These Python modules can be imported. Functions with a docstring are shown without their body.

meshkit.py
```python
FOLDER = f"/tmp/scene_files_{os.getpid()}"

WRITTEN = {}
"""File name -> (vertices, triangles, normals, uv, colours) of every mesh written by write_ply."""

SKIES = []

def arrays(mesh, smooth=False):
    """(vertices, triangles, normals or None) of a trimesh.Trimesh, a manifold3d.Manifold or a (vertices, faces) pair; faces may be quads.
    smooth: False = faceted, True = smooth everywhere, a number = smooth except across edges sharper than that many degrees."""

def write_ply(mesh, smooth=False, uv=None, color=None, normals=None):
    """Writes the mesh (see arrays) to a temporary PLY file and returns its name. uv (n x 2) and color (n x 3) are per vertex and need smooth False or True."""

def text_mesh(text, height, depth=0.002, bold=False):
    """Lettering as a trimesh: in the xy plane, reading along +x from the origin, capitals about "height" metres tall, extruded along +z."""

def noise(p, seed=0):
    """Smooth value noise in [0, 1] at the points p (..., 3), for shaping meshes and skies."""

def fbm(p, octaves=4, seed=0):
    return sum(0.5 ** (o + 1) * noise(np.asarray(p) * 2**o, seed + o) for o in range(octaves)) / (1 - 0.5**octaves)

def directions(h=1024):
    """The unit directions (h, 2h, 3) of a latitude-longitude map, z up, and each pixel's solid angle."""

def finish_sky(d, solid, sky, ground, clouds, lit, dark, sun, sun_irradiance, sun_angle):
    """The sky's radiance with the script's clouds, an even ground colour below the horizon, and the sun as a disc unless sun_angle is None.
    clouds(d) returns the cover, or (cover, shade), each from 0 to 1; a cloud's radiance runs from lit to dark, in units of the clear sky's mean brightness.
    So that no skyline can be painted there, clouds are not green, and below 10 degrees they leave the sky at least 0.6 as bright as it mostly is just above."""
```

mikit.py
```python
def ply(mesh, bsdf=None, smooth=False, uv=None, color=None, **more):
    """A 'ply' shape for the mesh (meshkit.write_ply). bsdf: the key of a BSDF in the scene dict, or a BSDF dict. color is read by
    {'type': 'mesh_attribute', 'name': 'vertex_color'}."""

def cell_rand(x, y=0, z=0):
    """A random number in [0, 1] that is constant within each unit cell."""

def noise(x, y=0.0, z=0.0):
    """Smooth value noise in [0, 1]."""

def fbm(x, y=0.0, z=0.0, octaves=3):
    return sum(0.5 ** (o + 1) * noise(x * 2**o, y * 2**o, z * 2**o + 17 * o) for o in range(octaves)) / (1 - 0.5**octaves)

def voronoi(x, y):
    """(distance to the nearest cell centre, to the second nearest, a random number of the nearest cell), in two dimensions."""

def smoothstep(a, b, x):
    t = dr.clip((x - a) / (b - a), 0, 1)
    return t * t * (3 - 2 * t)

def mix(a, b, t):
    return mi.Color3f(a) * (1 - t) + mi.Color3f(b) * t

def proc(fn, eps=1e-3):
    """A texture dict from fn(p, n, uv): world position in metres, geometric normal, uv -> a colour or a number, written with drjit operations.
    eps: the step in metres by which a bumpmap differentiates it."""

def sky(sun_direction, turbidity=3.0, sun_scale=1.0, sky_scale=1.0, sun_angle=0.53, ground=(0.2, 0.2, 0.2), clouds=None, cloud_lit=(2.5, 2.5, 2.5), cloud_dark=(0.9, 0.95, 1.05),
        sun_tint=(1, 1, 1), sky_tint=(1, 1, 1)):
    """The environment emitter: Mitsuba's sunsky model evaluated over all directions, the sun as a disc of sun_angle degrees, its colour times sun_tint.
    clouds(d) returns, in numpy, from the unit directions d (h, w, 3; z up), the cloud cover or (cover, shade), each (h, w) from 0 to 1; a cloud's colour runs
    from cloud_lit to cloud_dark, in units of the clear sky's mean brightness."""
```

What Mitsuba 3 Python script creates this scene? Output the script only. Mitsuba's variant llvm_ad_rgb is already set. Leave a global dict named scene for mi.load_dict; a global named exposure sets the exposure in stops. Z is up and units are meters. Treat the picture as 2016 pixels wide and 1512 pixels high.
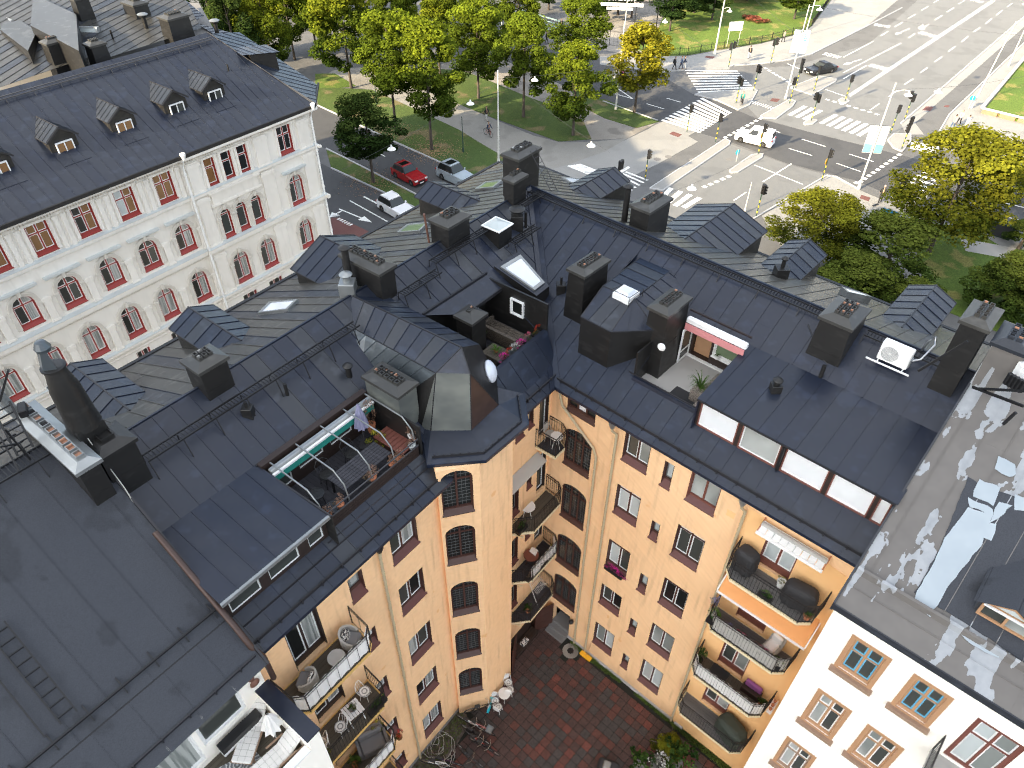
import math, random
import numpy as np, trimesh, manifold3d, shapely
import shapely.geometry as sg, shapely.affinity as sa
from shapely.ops import unary_union
import drjit as dr
import mitsuba as mi, mikit, meshkit
from mikit import noise, fbm, voronoi, cell_rand, smoothstep, mix, proc

# ------------------------------------------------------------------ camera, light, exposure
T = mi.ScalarTransform4f
EYE = np.array([0.0, 0.0, 36.0]); FPX = 1420.0
_th, _ro = math.radians(42.08), math.radians(0.432)
_F = np.array([0, math.cos(_th), -math.sin(_th)]); _r = np.array([1, 0, 0.0]); _u = np.array([0, math.sin(_th), math.cos(_th)])
_R = _r * math.cos(_ro) + _u * math.sin(_ro); _U = _u * math.cos(_ro) - _r * math.sin(_ro)
scene, labels = {}, {}
scene['camera'] = dict(type='perspective', fov=70.735, fov_axis='x', near_clip=0.5, far_clip=1500.0,
                       to_world=T().look_at(origin=EYE.tolist(), target=(EYE + _F).tolist(), up=_U.tolist()))
SUN_AZ, SUN_EL = math.radians(232.5), math.radians(25.0)
SUN = [math.sin(SUN_AZ) * math.cos(SUN_EL), math.cos(SUN_AZ) * math.cos(SUN_EL), math.sin(SUN_EL)]
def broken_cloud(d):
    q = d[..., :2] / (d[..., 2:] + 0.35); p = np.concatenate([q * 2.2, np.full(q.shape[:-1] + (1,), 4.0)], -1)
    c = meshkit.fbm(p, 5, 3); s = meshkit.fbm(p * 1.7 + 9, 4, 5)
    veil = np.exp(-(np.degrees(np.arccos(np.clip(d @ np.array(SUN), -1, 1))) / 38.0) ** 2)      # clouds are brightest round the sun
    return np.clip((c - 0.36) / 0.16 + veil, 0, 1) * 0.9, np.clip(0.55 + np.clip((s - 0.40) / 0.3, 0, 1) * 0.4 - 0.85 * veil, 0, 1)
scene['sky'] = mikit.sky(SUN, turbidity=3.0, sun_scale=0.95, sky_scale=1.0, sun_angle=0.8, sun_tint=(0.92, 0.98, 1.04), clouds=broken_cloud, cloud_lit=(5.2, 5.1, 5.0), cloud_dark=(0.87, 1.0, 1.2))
exposure = 3.4

# ------------------------------------------------------------------ survey: world points of the place from sight lines
def ray(x, y): return _F * FPX + _R * (x - 1008) - _U * (y - 756)
def at(x, y, z=0.0):
    d = ray(x, y); return EYE + d * ((z - EYE[2]) / d[2])
def on_plane(x, y, n, c):
    d = ray(x, y); return EYE + d * ((c - EYE @ n) / (d @ n))
def az(a): a = math.radians(a); return np.array([math.sin(a), math.cos(a), 0.0])
def to_px(p):
    d = np.asarray(p, float) - EYE; k = FPX / (d @ _F); return np.array([1008 + k * (d @ _R), 756 - k * (d @ _U)])
def z_at(y, p):          # height of the point above p that is seen on image row y
    lo, hi = -5.0, 35.9
    for _ in range(50):
        m = (lo + hi) / 2
        if to_px([p[0], p[1], m])[1] > y: lo = m
        else: hi = m
    return lo

class Frame:              # s along the wing, d outwards from the courtyard, z up
    def __init__(f, O, a_u, a_o):
        f.O = np.array([O[0], O[1], 0.0]); f.u = az(a_u); f.o = az(a_o)
        f.m = np.eye(4); f.m[:3, 0], f.m[:3, 1], f.m[:3, 3] = f.u, f.o, f.O
    def P(f, s, d, z=0.0): return f.O + f.u * s + f.o * d + np.array([0, 0, z])
    def l(f, p): q = np.asarray(p, float) - f.O; return np.array([q @ f.u, q @ f.o, q[2]])
    def on(f, x, y, d=0.0): return f.l(on_plane(x, y, f.o, d + f.O @ f.o))
    def ons(f, x, y, s): return f.l(on_plane(x, y, f.u, s + f.O @ f.u))
    def at(f, x, y, z): return f.l(at(x, y, z))
    def slope(f, x, y, z0, k, d0=0.0):   # plane z = z0 + k (d - d0)
        n = np.array([0, 0, 1.0]) - k * f.o
        return f.l(on_plane(x, y, n, z0 - k * (d0 + f.O @ f.o)))
FL = Frame(at(825, 1490.5), 37.8, 307.8)
FR = Frame(at(1153, 1282), 131.8, 41.8)
FW = Frame((0, 0), 90, 0)
K = 0.55; EAVE = 17.7; RIDGE = 21.0; KF = 0.45; DR = 6.0
def meet(dL, dR):
    A = np.array([FL.o[:2], FR.o[:2]]); return np.append(np.linalg.solve(A, [dL + FL.O @ FL.o, dR + FR.O @ FR.o]), 0)

# ------------------------------------------------------------------ meshes
BOXF = np.array([[0,2,1],[0,3,2],[4,5,6],[4,6,7],[0,1,5],[0,5,4],[1,2,6],[1,6,5],[2,3,7],[2,7,6],[3,0,4],[3,4,7]])
I4 = np.eye(4)
class MB:
    def __init__(m): m.v, m.f, m.n = [], [], 0
    def add(m, v, f, M=None):
        v = np.asarray(v, float); f = np.asarray(f, int)
        if M is not None: v = v @ M[:3, :3].T + M[:3, 3]
        m.v.append(v); m.f.append(f + m.n); m.n += len(v); return m
    def mesh(m, me, M=None): return m.add(me.vertices, me.faces, M)
    def box(m, x0, x1, y0, y1, z0, z1, M=None):
        return m.add([[x0,y0,z0],[x1,y0,z0],[x1,y1,z0],[x0,y1,z0],[x0,y0,z1],[x1,y0,z1],[x1,y1,z1],[x0,y1,z1]], BOXF, M)
    def cbox(m, x0, x1, y0, y1, z0, z1, c=0.02, M=None):      # box with chamfered upright and top edges
        p = lambda e: [(x0+e,y0),(x1-e,y0),(x1,y0+e),(x1,y1-e),(x1-e,y1),(x0+e,y1),(x0,y1-e),(x0,y0+e)]
        q = lambda e: [(x0+e,y0+e),(x1-e,y0+e),(x1-e,y0+e),(x1-e,y1-e),(x1-e,y1-e),(x0+e,y1-e),(x0+e,y1-e),(x0+e,y0+e)]
        v = [(*a, z0) for a in p(c)] + [(*a, z1-c) for a in p(c)] + [(*a, z1) for a in q(c)]
        f = []
        for r in (0, 8):
            for i in range(8): j = (i+1) % 8; f += [[r+i, r+j, r+8+j], [r+i, r+8+j, r+8+i]]
        f += [[16, 16+i, 17+i] for i in range(1, 7)] + [[0, i+1, i] for i in range(1, 7)]
        return m.add(v, f, M)
    def hexa(m, lo, hi, M=None):        # 4 bottom and 4 top points
        return m.add(list(lo) + list(hi), BOXF, M)
    def tube(m, pts, r, n=6, M=None, cap=True):
        pts = np.asarray(pts, float); r = np.broadcast_to(np.asarray(r, float), len(pts)); V = []
        for i, p in enumerate(pts):
            t = pts[min(i+1, len(pts)-1)] - pts[max(i-1, 0)]; t = t / (np.linalg.norm(t) + 1e-12)
            a = np.cross(t, [0, 0, 1] if abs(t[2]) < 0.95 else [1, 0, 0]); a /= np.linalg.norm(a); b = np.cross(t, a)
            for k in range(n): c = 2*math.pi*k/n; V.append(p + r[i]*(a*math.cos(c) + b*math.sin(c)))
        f = []
        for i in range(len(pts)-1):
            for k in range(n): j = (k+1) % n; f += [[i*n+k, i*n+j, i*n+n+j], [i*n+k, i*n+n+j, i*n+n+k]]
        if cap:
            f += [[0, k+1, k] for k in range(1, n-1)]; e = (len(pts)-1)*n; f += [[e, e+k, e+k+1] for k in range(1, n-1)]
        return m.add(V, f, M)
    def bar(m, a, b, w, h=None, M=None, up=(0, 0, 1)):       # square bar from a to b
        a, b = np.asarray(a, float), np.asarray(b, float); h = h or w; t = b - a; L = np.linalg.norm(t); t /= L
        x = np.cross(t, up); x = x / np.linalg.norm(x) if np.linalg.norm(x) > 1e-6 else np.array([1, 0, 0.0]); y = np.cross(x, t)
        G = np.eye(4); G[:3, 0], G[:3, 1], G[:3, 2], G[:3, 3] = x, t, y, a
        return m.box(-w/2, w/2, 0, L, -h/2, h/2, G if M is None else M @ G)
    def lathe(m, prof, n=16, M=None):    # (radius, z) profile
        V = [(r*math.cos(2*math.pi*k/n), r*math.sin(2*math.pi*k/n), z) for r, z in prof for k in range(n)]; f = []
        for i in range(len(prof)-1):
            for k in range(n): j = (k+1) % n; f += [[i*n+k, i*n+j, i*n+n+j], [i*n+k, i*n+n+j, i*n+n+k]]
        f += [[0, k+1, k] for k in range(1, n-1)]; e = (len(prof)-1)*n; f += [[e, e+k, e+k+1] for k in range(1, n-1)]
        return m.add(V, f, M)
    def prism(m, poly, z0, z1, M=None, fn=None):   # shapely polygon extruded, fn maps (x, y, z) rows
        for p in polys(poly):
            p = sg.polygon.orient(p.simplify(1e-4))
            if p.is_empty or p.area < 1e-6: continue
            rings = [np.array(r.coords)[:-1] for r in [p.exterior, *p.interiors]]
            t = manifold3d.triangulate([r for r in rings]); P = np.vstack(rings); n = len(P)
            v = np.vstack([np.c_[P, np.full(n, z0)], np.c_[P, np.full(n, z1)]]); f = [np.asarray(t)[:, ::-1], np.asarray(t) + n]; o = 0
            for r in rings:
                i = np.arange(len(r)) + o; j = np.roll(i, -1); f += [np.c_[i, j, j+n], np.c_[i, j+n, i+n]]; o += len(r)
            if fn is not None: v = fn(v)
            m.add(v, np.vstack(f), M)
        return m
    def get(m): return np.vstack(m.v), np.vstack(m.f)
def polys(g):
    if g.is_empty: return []
    if g.geom_type == 'Polygon': return [g]
    return [p for p in getattr(g, 'geoms', []) if p.geom_type == 'Polygon']
def rect(x0, y0, x1, y1): return sg.box(min(x0, x1), min(y0, y1), max(x0, x1), max(y0, y1))
def place(x, y, z=0, a=0, s=1.0):     # a: compass bearing of local +y, in degrees
    M = np.eye(4); c, k = math.cos(math.radians(-a)), math.sin(math.radians(-a)); M[:3, :3] = np.array([[c, -k, 0], [k, c, 0], [0, 0, 1]]) * s; M[:3, 3] = [x, y, z]; return M
def fpl(F, s, d, z=0, turn=0): 
    M = F.m.copy(); M[:3, 3] = F.P(s, d, z); return M @ place(0, 0, 0, turn)

# ------------------------------------------------------------------ scene entries
_count = {}
def numbered(key):
    k = _count.get(key, 0); _count[key] = k + 1
    return key if k == 0 else f'{key}_{k:03d}'
def obj(name, mesh, mat, parent=None, label=None, cat=None, group=None, kind=None, smooth=False, M=None, **kw):
    if isinstance(mesh, MB) and not mesh.v: return None
    key = numbered((parent + '__' if parent else '') + name)
    if isinstance(mesh, MB): mesh = mesh.get()
    d = mesh if isinstance(mesh, dict) else mikit.ply(mesh, 'mat_' + mat, smooth=smooth, **kw)
    if isinstance(mesh, dict):
        d = dict(mesh)
        if mat: d['bsdf'] = {'type': 'ref', 'id': 'mat_' + mat}
    if M is not None: d['to_world'] = T(np.asarray(M).tolist())
    scene[key] = d; tag(key, label, cat, group, kind); return key
def tag(key, label=None, cat=None, group=None, kind=None):
    t = {a: b for a, b in dict(label=label, category=cat, group=group, kind=kind).items() if b}
    if t: labels.setdefault(key, {}).update(t)
def thing(name, label, cat, group=None):
    key = numbered(name); tag(key, label, cat, group); return key
def clone(src, name, label, cat, group, M, src_M=None):      # a copy of a thing's parts under a new key
    key = thing(name, label, cat, group)
    for k in [k for k in scene if k.startswith(src + '__')]:
        _count[key + k[len(src):]] = 1
        d = dict(scene[k]); d['to_world'] = T(np.asarray(M).tolist()); scene[key + k[len(src):]] = d
        if k in labels: labels[key + k[len(src):]] = dict(labels[k])
    return key
rnd = random.Random(7); npr = np.random.default_rng(11)
# ------------------------------------------------------------------ materials
def rgb(c): return {'type': 'rgb', 'value': list(map(float, c))}
def pr(c, rough=0.6, metal=0.0, spec=0.5, **k):
    return dict(type='principled', base_color=c if isinstance(c, dict) else rgb(c), roughness=rough, metallic=metal, specular=spec, **k)
def mat(name, b): scene['mat_' + name] = b if b['type'] in ('twosided', 'dielectric', 'thindielectric', 'principledthin') else {'type': 'twosided', 'bsdf': b}
def solid(name, c, rough=0.6, metal=0.0, spec=0.5, **k): mat(name, pr(c, rough, metal, spec, **k))
def bump(b, fn, eps=0.004): return {'type': 'bumpmap', 'height': proc(fn, eps), 'scale': 1.0, 'bsdf': b}
def C(*c): return mi.Color3f(*c)

def _dent(p, n, uv): return 0.016 * fbm(p.x * 1.3, p.y * 1.3, p.z * 1.9, 2) + 0.0012 * noise(p.x * 9, p.y * 9, p.z * 9)
def _roofc(a, b):
    def f(p, n, uv):
        w = fbm(p.x * 0.5, p.y * 0.5, p.z * 0.9, 3); s = smoothstep(0.55, 0.8, fbm(p.x * 2.4 + 9, p.y * 2.4, p.z * 5, 3))
        return mix(a, b, w) * (1.0 + 0.55 * s)
    return proc(f)
for nm, a, b, r in (('roof_metal', (.008,.012,.024), (.014,.019,.032), .36), ('roof_metal_street', (.036,.036,.034), (.050,.049,.045), .34), ('roof_metal_worn', (.017,.021,.030), (.029,.032,.038), .34), ('roof_metal_dark', (.006,.010,.023), (.010,.015,.029), .34)):  # street tone: sky reflection on grazing slopes and cap tops mixed into its grey
    mat(nm, bump(pr(_roofc(a, b), r, 0.0, 0.5), _dent, 0.01))
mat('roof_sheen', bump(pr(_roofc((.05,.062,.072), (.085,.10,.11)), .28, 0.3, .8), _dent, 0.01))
solid('copper_dark', proc(lambda p, n, uv: mix((.045,.026,.020), (.075,.045,.036), fbm(p.x * 3, p.y * 3, p.z * 3, 3))), .4, .2)
solid('chimney_metal', _roofc((.009,.009,.009), (.017,.016,.015)), .42)
solid('seam_black', (.018,.018,.021), .45)
def _patina(p, n, uv):
    w = fbm(p.x * 0.9, p.y * 0.9, p.z * 1.2, 4); return mix((.11,.12,.115), (.19,.20,.18), smoothstep(.3, .75, w))
mat('roof_patina', bump(pr(proc(_patina), .38, .25), _dent, 0.01))
def _felt(p, n, uv):
    g = noise(p.x * 55, p.y * 55, p.z * 55); w = fbm(p.x * 0.45, p.y * 0.45, 0, 4); s = smoothstep(.62, .72, fbm(p.x * 1.1 + 5, p.y * 1.1, 0, 4))
    return mix((.034,.038,.048), (.045,.049,.058), w) * (0.82 + 0.36 * g) * (1 - 0.22 * s)
mat('roof_felt', pr(proc(_felt), .85))
def _peel(p, n, uv):
    u = p.x * .667 + p.y * .745; s = p.x * .745 - p.y * .667
    w = fbm(u * 0.8, s * 2.3, p.z * 0.3, 4); e = fbm(u * 7, s * 7, 0, 3)
    k = smoothstep(.575, .585, w + 0.12 * (e - .5)); g = fbm(p.x * 3, p.y * 3, p.z * 3, 3)
    return mix(mix((.115,.106,.099), (.150,.139,.128), g), mix((.25,.27,.29), (.34,.355,.37), e), k)
mat('roof_peeling', pr(proc(_peel), .6))
mat('roof_primer', pr(proc(lambda p, n, uv: mix((.29,.34,.38), (.37,.42,.45), fbm(p.x * 2, p.y * 2, p.z * 2, 3))), .5))
def _orange(p, n, uv):
    w = fbm(p.x * 0.35, p.y * 0.35, p.z * 0.25, 4); sp = smoothstep(.79, .84, fbm(p.x * 1.7, p.y * 1.7, p.z * 1.3 + 3, 3)); r = smoothstep(.5, .9, fbm(p.x * 6, p.y * 6, p.z * .5, 3))
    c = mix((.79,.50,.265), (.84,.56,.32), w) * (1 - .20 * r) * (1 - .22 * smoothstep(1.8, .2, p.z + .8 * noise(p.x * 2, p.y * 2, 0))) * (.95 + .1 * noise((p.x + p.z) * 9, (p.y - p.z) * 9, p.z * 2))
    return c * (1 - sp) + C(.74, .42, .19) * sp
def _render(p, n, uv): return 0.006 * fbm(p.x * 5, p.y * 5, p.z * 9, 3) + 0.0015 * noise(p.x * 40, p.y * 40, p.z * 40)
mat('stucco_orange', bump(pr(proc(_orange), .9), _render, 0.01))
solid('stucco_patch', proc(lambda p, n, uv: mix((.80,.47,.20), (.83,.52,.25), fbm(p.x * .8, p.y * .8, p.z * .8, 3))), .9)
solid('stucco_cream', proc(lambda p, n, uv: mix((.88,.84,.75), (.91,.88,.80), fbm(p.x * .5, p.y * .5, p.z * .4, 4))), .9)
def _white(p, n, uv):
    w = fbm(p.x * 0.5, p.y * 0.5, p.z * 0.5, 4); r = smoothstep(.45, .95, fbm(p.x * 5, p.y * 5, p.z * .6, 3))
    return mix((.66,.63,.57), (.74,.72,.67), w) * (1 - .10 * r)
solid('stucco_white', proc(_white), .85)
solid('stucco_trim', proc(lambda p, n, uv: mix((.50,.475,.42), (.60,.575,.52), fbm(p.x * 1.5, p.y * 1.5, p.z * 1.5, 3))), .85)
solid('sill_zinc', (.52,.56,.56), .45, .2)
solid('ochre_trim', (.62,.40,.13), .8); solid('beige_trim', (.70,.60,.38), .8)
for nm, c, r in (('wood_brown', (.060,.026,.020), .5), ('wood_dark', (.028,.018,.015), .5), ('sill_red', (.105,.035,.030), .55), ('wood_red', (.25,.026,.020), .45),
                 ('frame_white', (.74,.75,.74), .4), ('wood_tan', (.42,.24,.13), .6), ('wood_taupe', (.30,.20,.14), .6), ('frame_blue', (.12,.42,.62), .45), ('wood_mahogany', (.16,.055,.04), .5),
                 ('iron_black', (.008,.008,.009), .5), ('steel_dark', (.05,.05,.055), .45), ('plastic_white', (.78,.78,.76), .4), ('plastic_black', (.015,.015,.016), .4),
                 ('cloth_white', (.72,.71,.68), .9), ('banner_blue', (.16,.33,.40), .8), ('cloth_pale', (.55,.68,.74), .8), ('cloth_grey', (.17,.17,.175), .9), ('cloth_light', (.40,.39,.36), .9), ('cloth_orange', (.68,.32,.12), .9), ('cloth_teal', (.012,.19,.155), .85), ('cloth_pink', (.55,.22,.22), .9),
                 ('cloth_black', (.022,.022,.024), .75), ('cloth_green', (.035,.045,.035), .75), ('cloth_lilac', (.22,.22,.33), .9), ('cloth_purple', (.24,.08,.24), .9),
                 ('terracotta', (.42,.16,.08), .8), ('mat_dark', (.03,.03,.032), .95), ('concrete', (.36,.35,.33), .9), ('concrete_dark', (.17,.165,.16), .9), ('stone_grey', (.42,.42,.42), .85),
                 ('paint_yellow', (.70,.48,.03), .5), ('sign_orange', (.80,.36,.01), .5), ('sign_blue', (.02,.25,.50), .45), ('sign_cyan', (.02,.50,.60), .45), ('brick_dull', (.38,.20,.13), .85),
                 ('tyre', (.014,.014,.014), .8), ('plum', (.05,.02,.05), .5), ('lamp_green', (.03,.06,.045), .5), ('pole_pale', (.58,.58,.54), .5), ('broom_yellow', (.85,.42,.02), .5), ('metal_green', (.30,.42,.36), .5)):
    solid(nm, c, r)
solid('zinc', proc(lambda p, n, uv: mix((.22,.23,.23), (.40,.42,.42), fbm(p.x * 2, p.y * 2, p.z * 2, 3))), .4, .7)
solid('copper', proc(lambda p, n, uv: mix((.16,.085,.065), (.30,.15,.11), fbm(p.x * 3, p.y * 3, p.z * 3, 3))), .4, .6)
solid('pipe_beige', (.44,.37,.24), .5); solid('chrome', (.6,.6,.6), .2, 1.0)
solid('glass_dark', (.010,.012,.012), .04, 0, .6); solid('glass_mid', (.05,.055,.05), .05, 0, .6); solid('glass_curtain', proc(lambda p, n, uv: mix((.20,.22,.21), (.40,.42,.40), smoothstep(.35, .65, noise((p.x + p.y) * 14, 0, p.z * .4)))), .12, 0, .5)
solid('glass_blind', (.72,.74,.75), .25, 0, .5); solid('glass_pale', (.45,.50,.50), .1, 0, .5); solid('skylight_pane', (.62,.66,.72), .08, 0, .6); solid('glass_green', (.16,.22,.13), .06, 0, .6)
solid('glass_warm', (.20,.10,.035), .06, 0, .6)  # warm pane colour paints in the reflected ochre building opposite
def _deck(dirx, diry, c0, c1, w):
    def f(p, n, uv):
        t = p.x * dirx + p.y * diry; q = -p.x * diry + p.y * dirx; i = dr.floor(t / w); g = smoothstep(0, .08, dr.abs(t / w - i - .5) * -1 + .5)
        return mix(c0, c1, .5 * cell_rand(i, 3, 0) + .5 * noise(t * 30, q * 2.5, 0)) * (.4 + .6 * g)
    return proc(f)
solid('deck_dark', _deck(.79, -.61, (.060,.050,.036), (.105,.090,.068), .14), .75); solid('deck_grey', _deck(.667, .745, (.075,.070,.066), (.15,.145,.14), .14), .8); solid('deck_black', _deck(.61, .79, (.022,.022,.027), (.045,.045,.055), .14), .75)
solid('wicker', proc(lambda p, n, uv: mix((.035,.028,.022), (.11,.09,.07), smoothstep(.3, .7, noise(p.x * 38, p.y * 38, p.z * 50)))), .7)
solid('wicker_pale', proc(lambda p, n, uv: mix((.11,.09,.075), (.27,.235,.20), smoothstep(.3, .7, noise(p.x * 38, p.y * 38, p.z * 50)))), .7)
solid('cloth_pattern', proc(lambda p, n, uv: mix((.03,.03,.035), (.72,.70,.66), smoothstep(.46, .54, noise(p.x * 26, p.y * 26, p.z * 26)))), .9)
solid('rug_pattern', proc(lambda p, n, uv: mix((.52,.53,.53), (.16,.17,.18), smoothstep(.30, .42, (lambda r: (r * 4.5 - dr.floor(r * 4.5)))(voronoi(p.x * 2.4, p.y * 2.4)[0])))), .95)
def _asph(a, b, g, st):
    def f(p, n, uv):
        w = fbm(p.x * .12, p.y * .12, 0, 4); q = fbm(p.x * 1.4, p.y * 1.4, 0, 3); h = noise(p.x * 22, p.y * 22, 0)
        return mix(a, b, .6 * w + .4 * q) * (1 - g + 2 * g * h) * (1 - st * smoothstep(.56, .68, fbm(p.x * .5 + 7, p.y * .5, 0, 3)))
    return proc(f)
solid('asphalt', _asph((.105,.106,.108), (.137,.137,.136), .06, .12), .9); solid('asphalt_dark', _asph((.058,.059,.062), (.080,.081,.084), .06, .12), .85); solid('asphalt_pale', _asph((.140,.144,.146), (.175,.178,.178), .05, .1), .9)
solid('paving_pale', _asph((.235,.232,.222), (.29,.287,.275), .05, .08), .9); solid('gravel_tan', _asph((.20,.185,.165), (.29,.27,.245), .10, .25), .95); solid('gravel_path', _asph((.205,.20,.185), (.275,.265,.245), .08, .12), .95)
solid('cobble_red', _asph((.12,.05,.045), (.17,.08,.07), .1, .2), .9); solid('court_grey', _asph((.10,.10,.10), (.13,.13,.13), .05, .2), .9)
def _grass(a, b, y):
    def f(p, n, uv):
        w = fbm(p.x * .25, p.y * .25, 0, 4); g = noise(p.x * 11, p.y * 11, 0); d = smoothstep(.56, .72, fbm(p.x * .6 + 3, p.y * .6, 0, 4))
        return mix(mix(a, b, w), y, d) * (.72 + .56 * g)
    return proc(f)
solid('lawn', _grass((.060,.105,.016), (.105,.155,.022), (.17,.165,.045)), .95); solid('verge_grass', _grass((.040,.075,.016), (.075,.105,.022), (.14,.12,.055)), .95)
solid('blades', proc(lambda p, n, uv: mix((.05,.09,.015), (.13,.18,.03), noise(p.x * 3, p.y * 3, 0))), .9)
solid('road_paint', proc(lambda p, n, uv: mix((.50,.50,.48), (.80,.80,.77), smoothstep(.25, .5, fbm(p.x * 2.5, p.y * 2.5, 0, 4)))), .7)
def _tile(a, b):
    return proc(lambda p, n, uv: mix(a, b, fbm(p.x * 2.2, p.y * 2.2, 0, 3)) * (.75 + .5 * noise(p.x * 17, p.y * 17, 0)))
for i, (a, b) in enumerate((((.075,.030,.024), (.11,.042,.032)), ((.052,.030,.026), (.075,.042,.036)), ((.042,.036,.034), (.060,.050,.047)), ((.10,.032,.025), (.15,.05,.038)))): solid(f'tile_{"abcd"[i]}', _tile(a, b), .8)
solid('joint_dark', (.016,.017,.013), .95)
solid('bark', proc(lambda p, n, uv: mix((.045,.035,.028), (.12,.10,.085), noise(p.x * 9, p.y * 9, p.z * 2.2))), .95)
VCOL = {'type': 'mesh_attribute', 'name': 'vertex_color'}
scene['mat_leaf'] = dict(type='principledthin', base_color=VCOL, roughness=.6, spec_trans=0.0, diff_trans=.55)
mat('painted', dict(type='principled', base_color=VCOL, roughness=.7, specular=.4))
for nm, c in (('car_red', (.30,.008,.012)), ('car_white', (.80,.80,.80)), ('car_silver', (.36,.42,.46)), ('car_black', (.012,.012,.014)), ('van_white', (.82,.81,.82))):
    solid(nm, c, .3, .25 if nm == 'car_silver' else 0.0, .5, clearcoat=1.0, clearcoat_gloss=.95)
solid('lamp_red', (.45,.01,.01), .2); solid('lamp_clear', (.75,.76,.74), .15)
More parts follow.
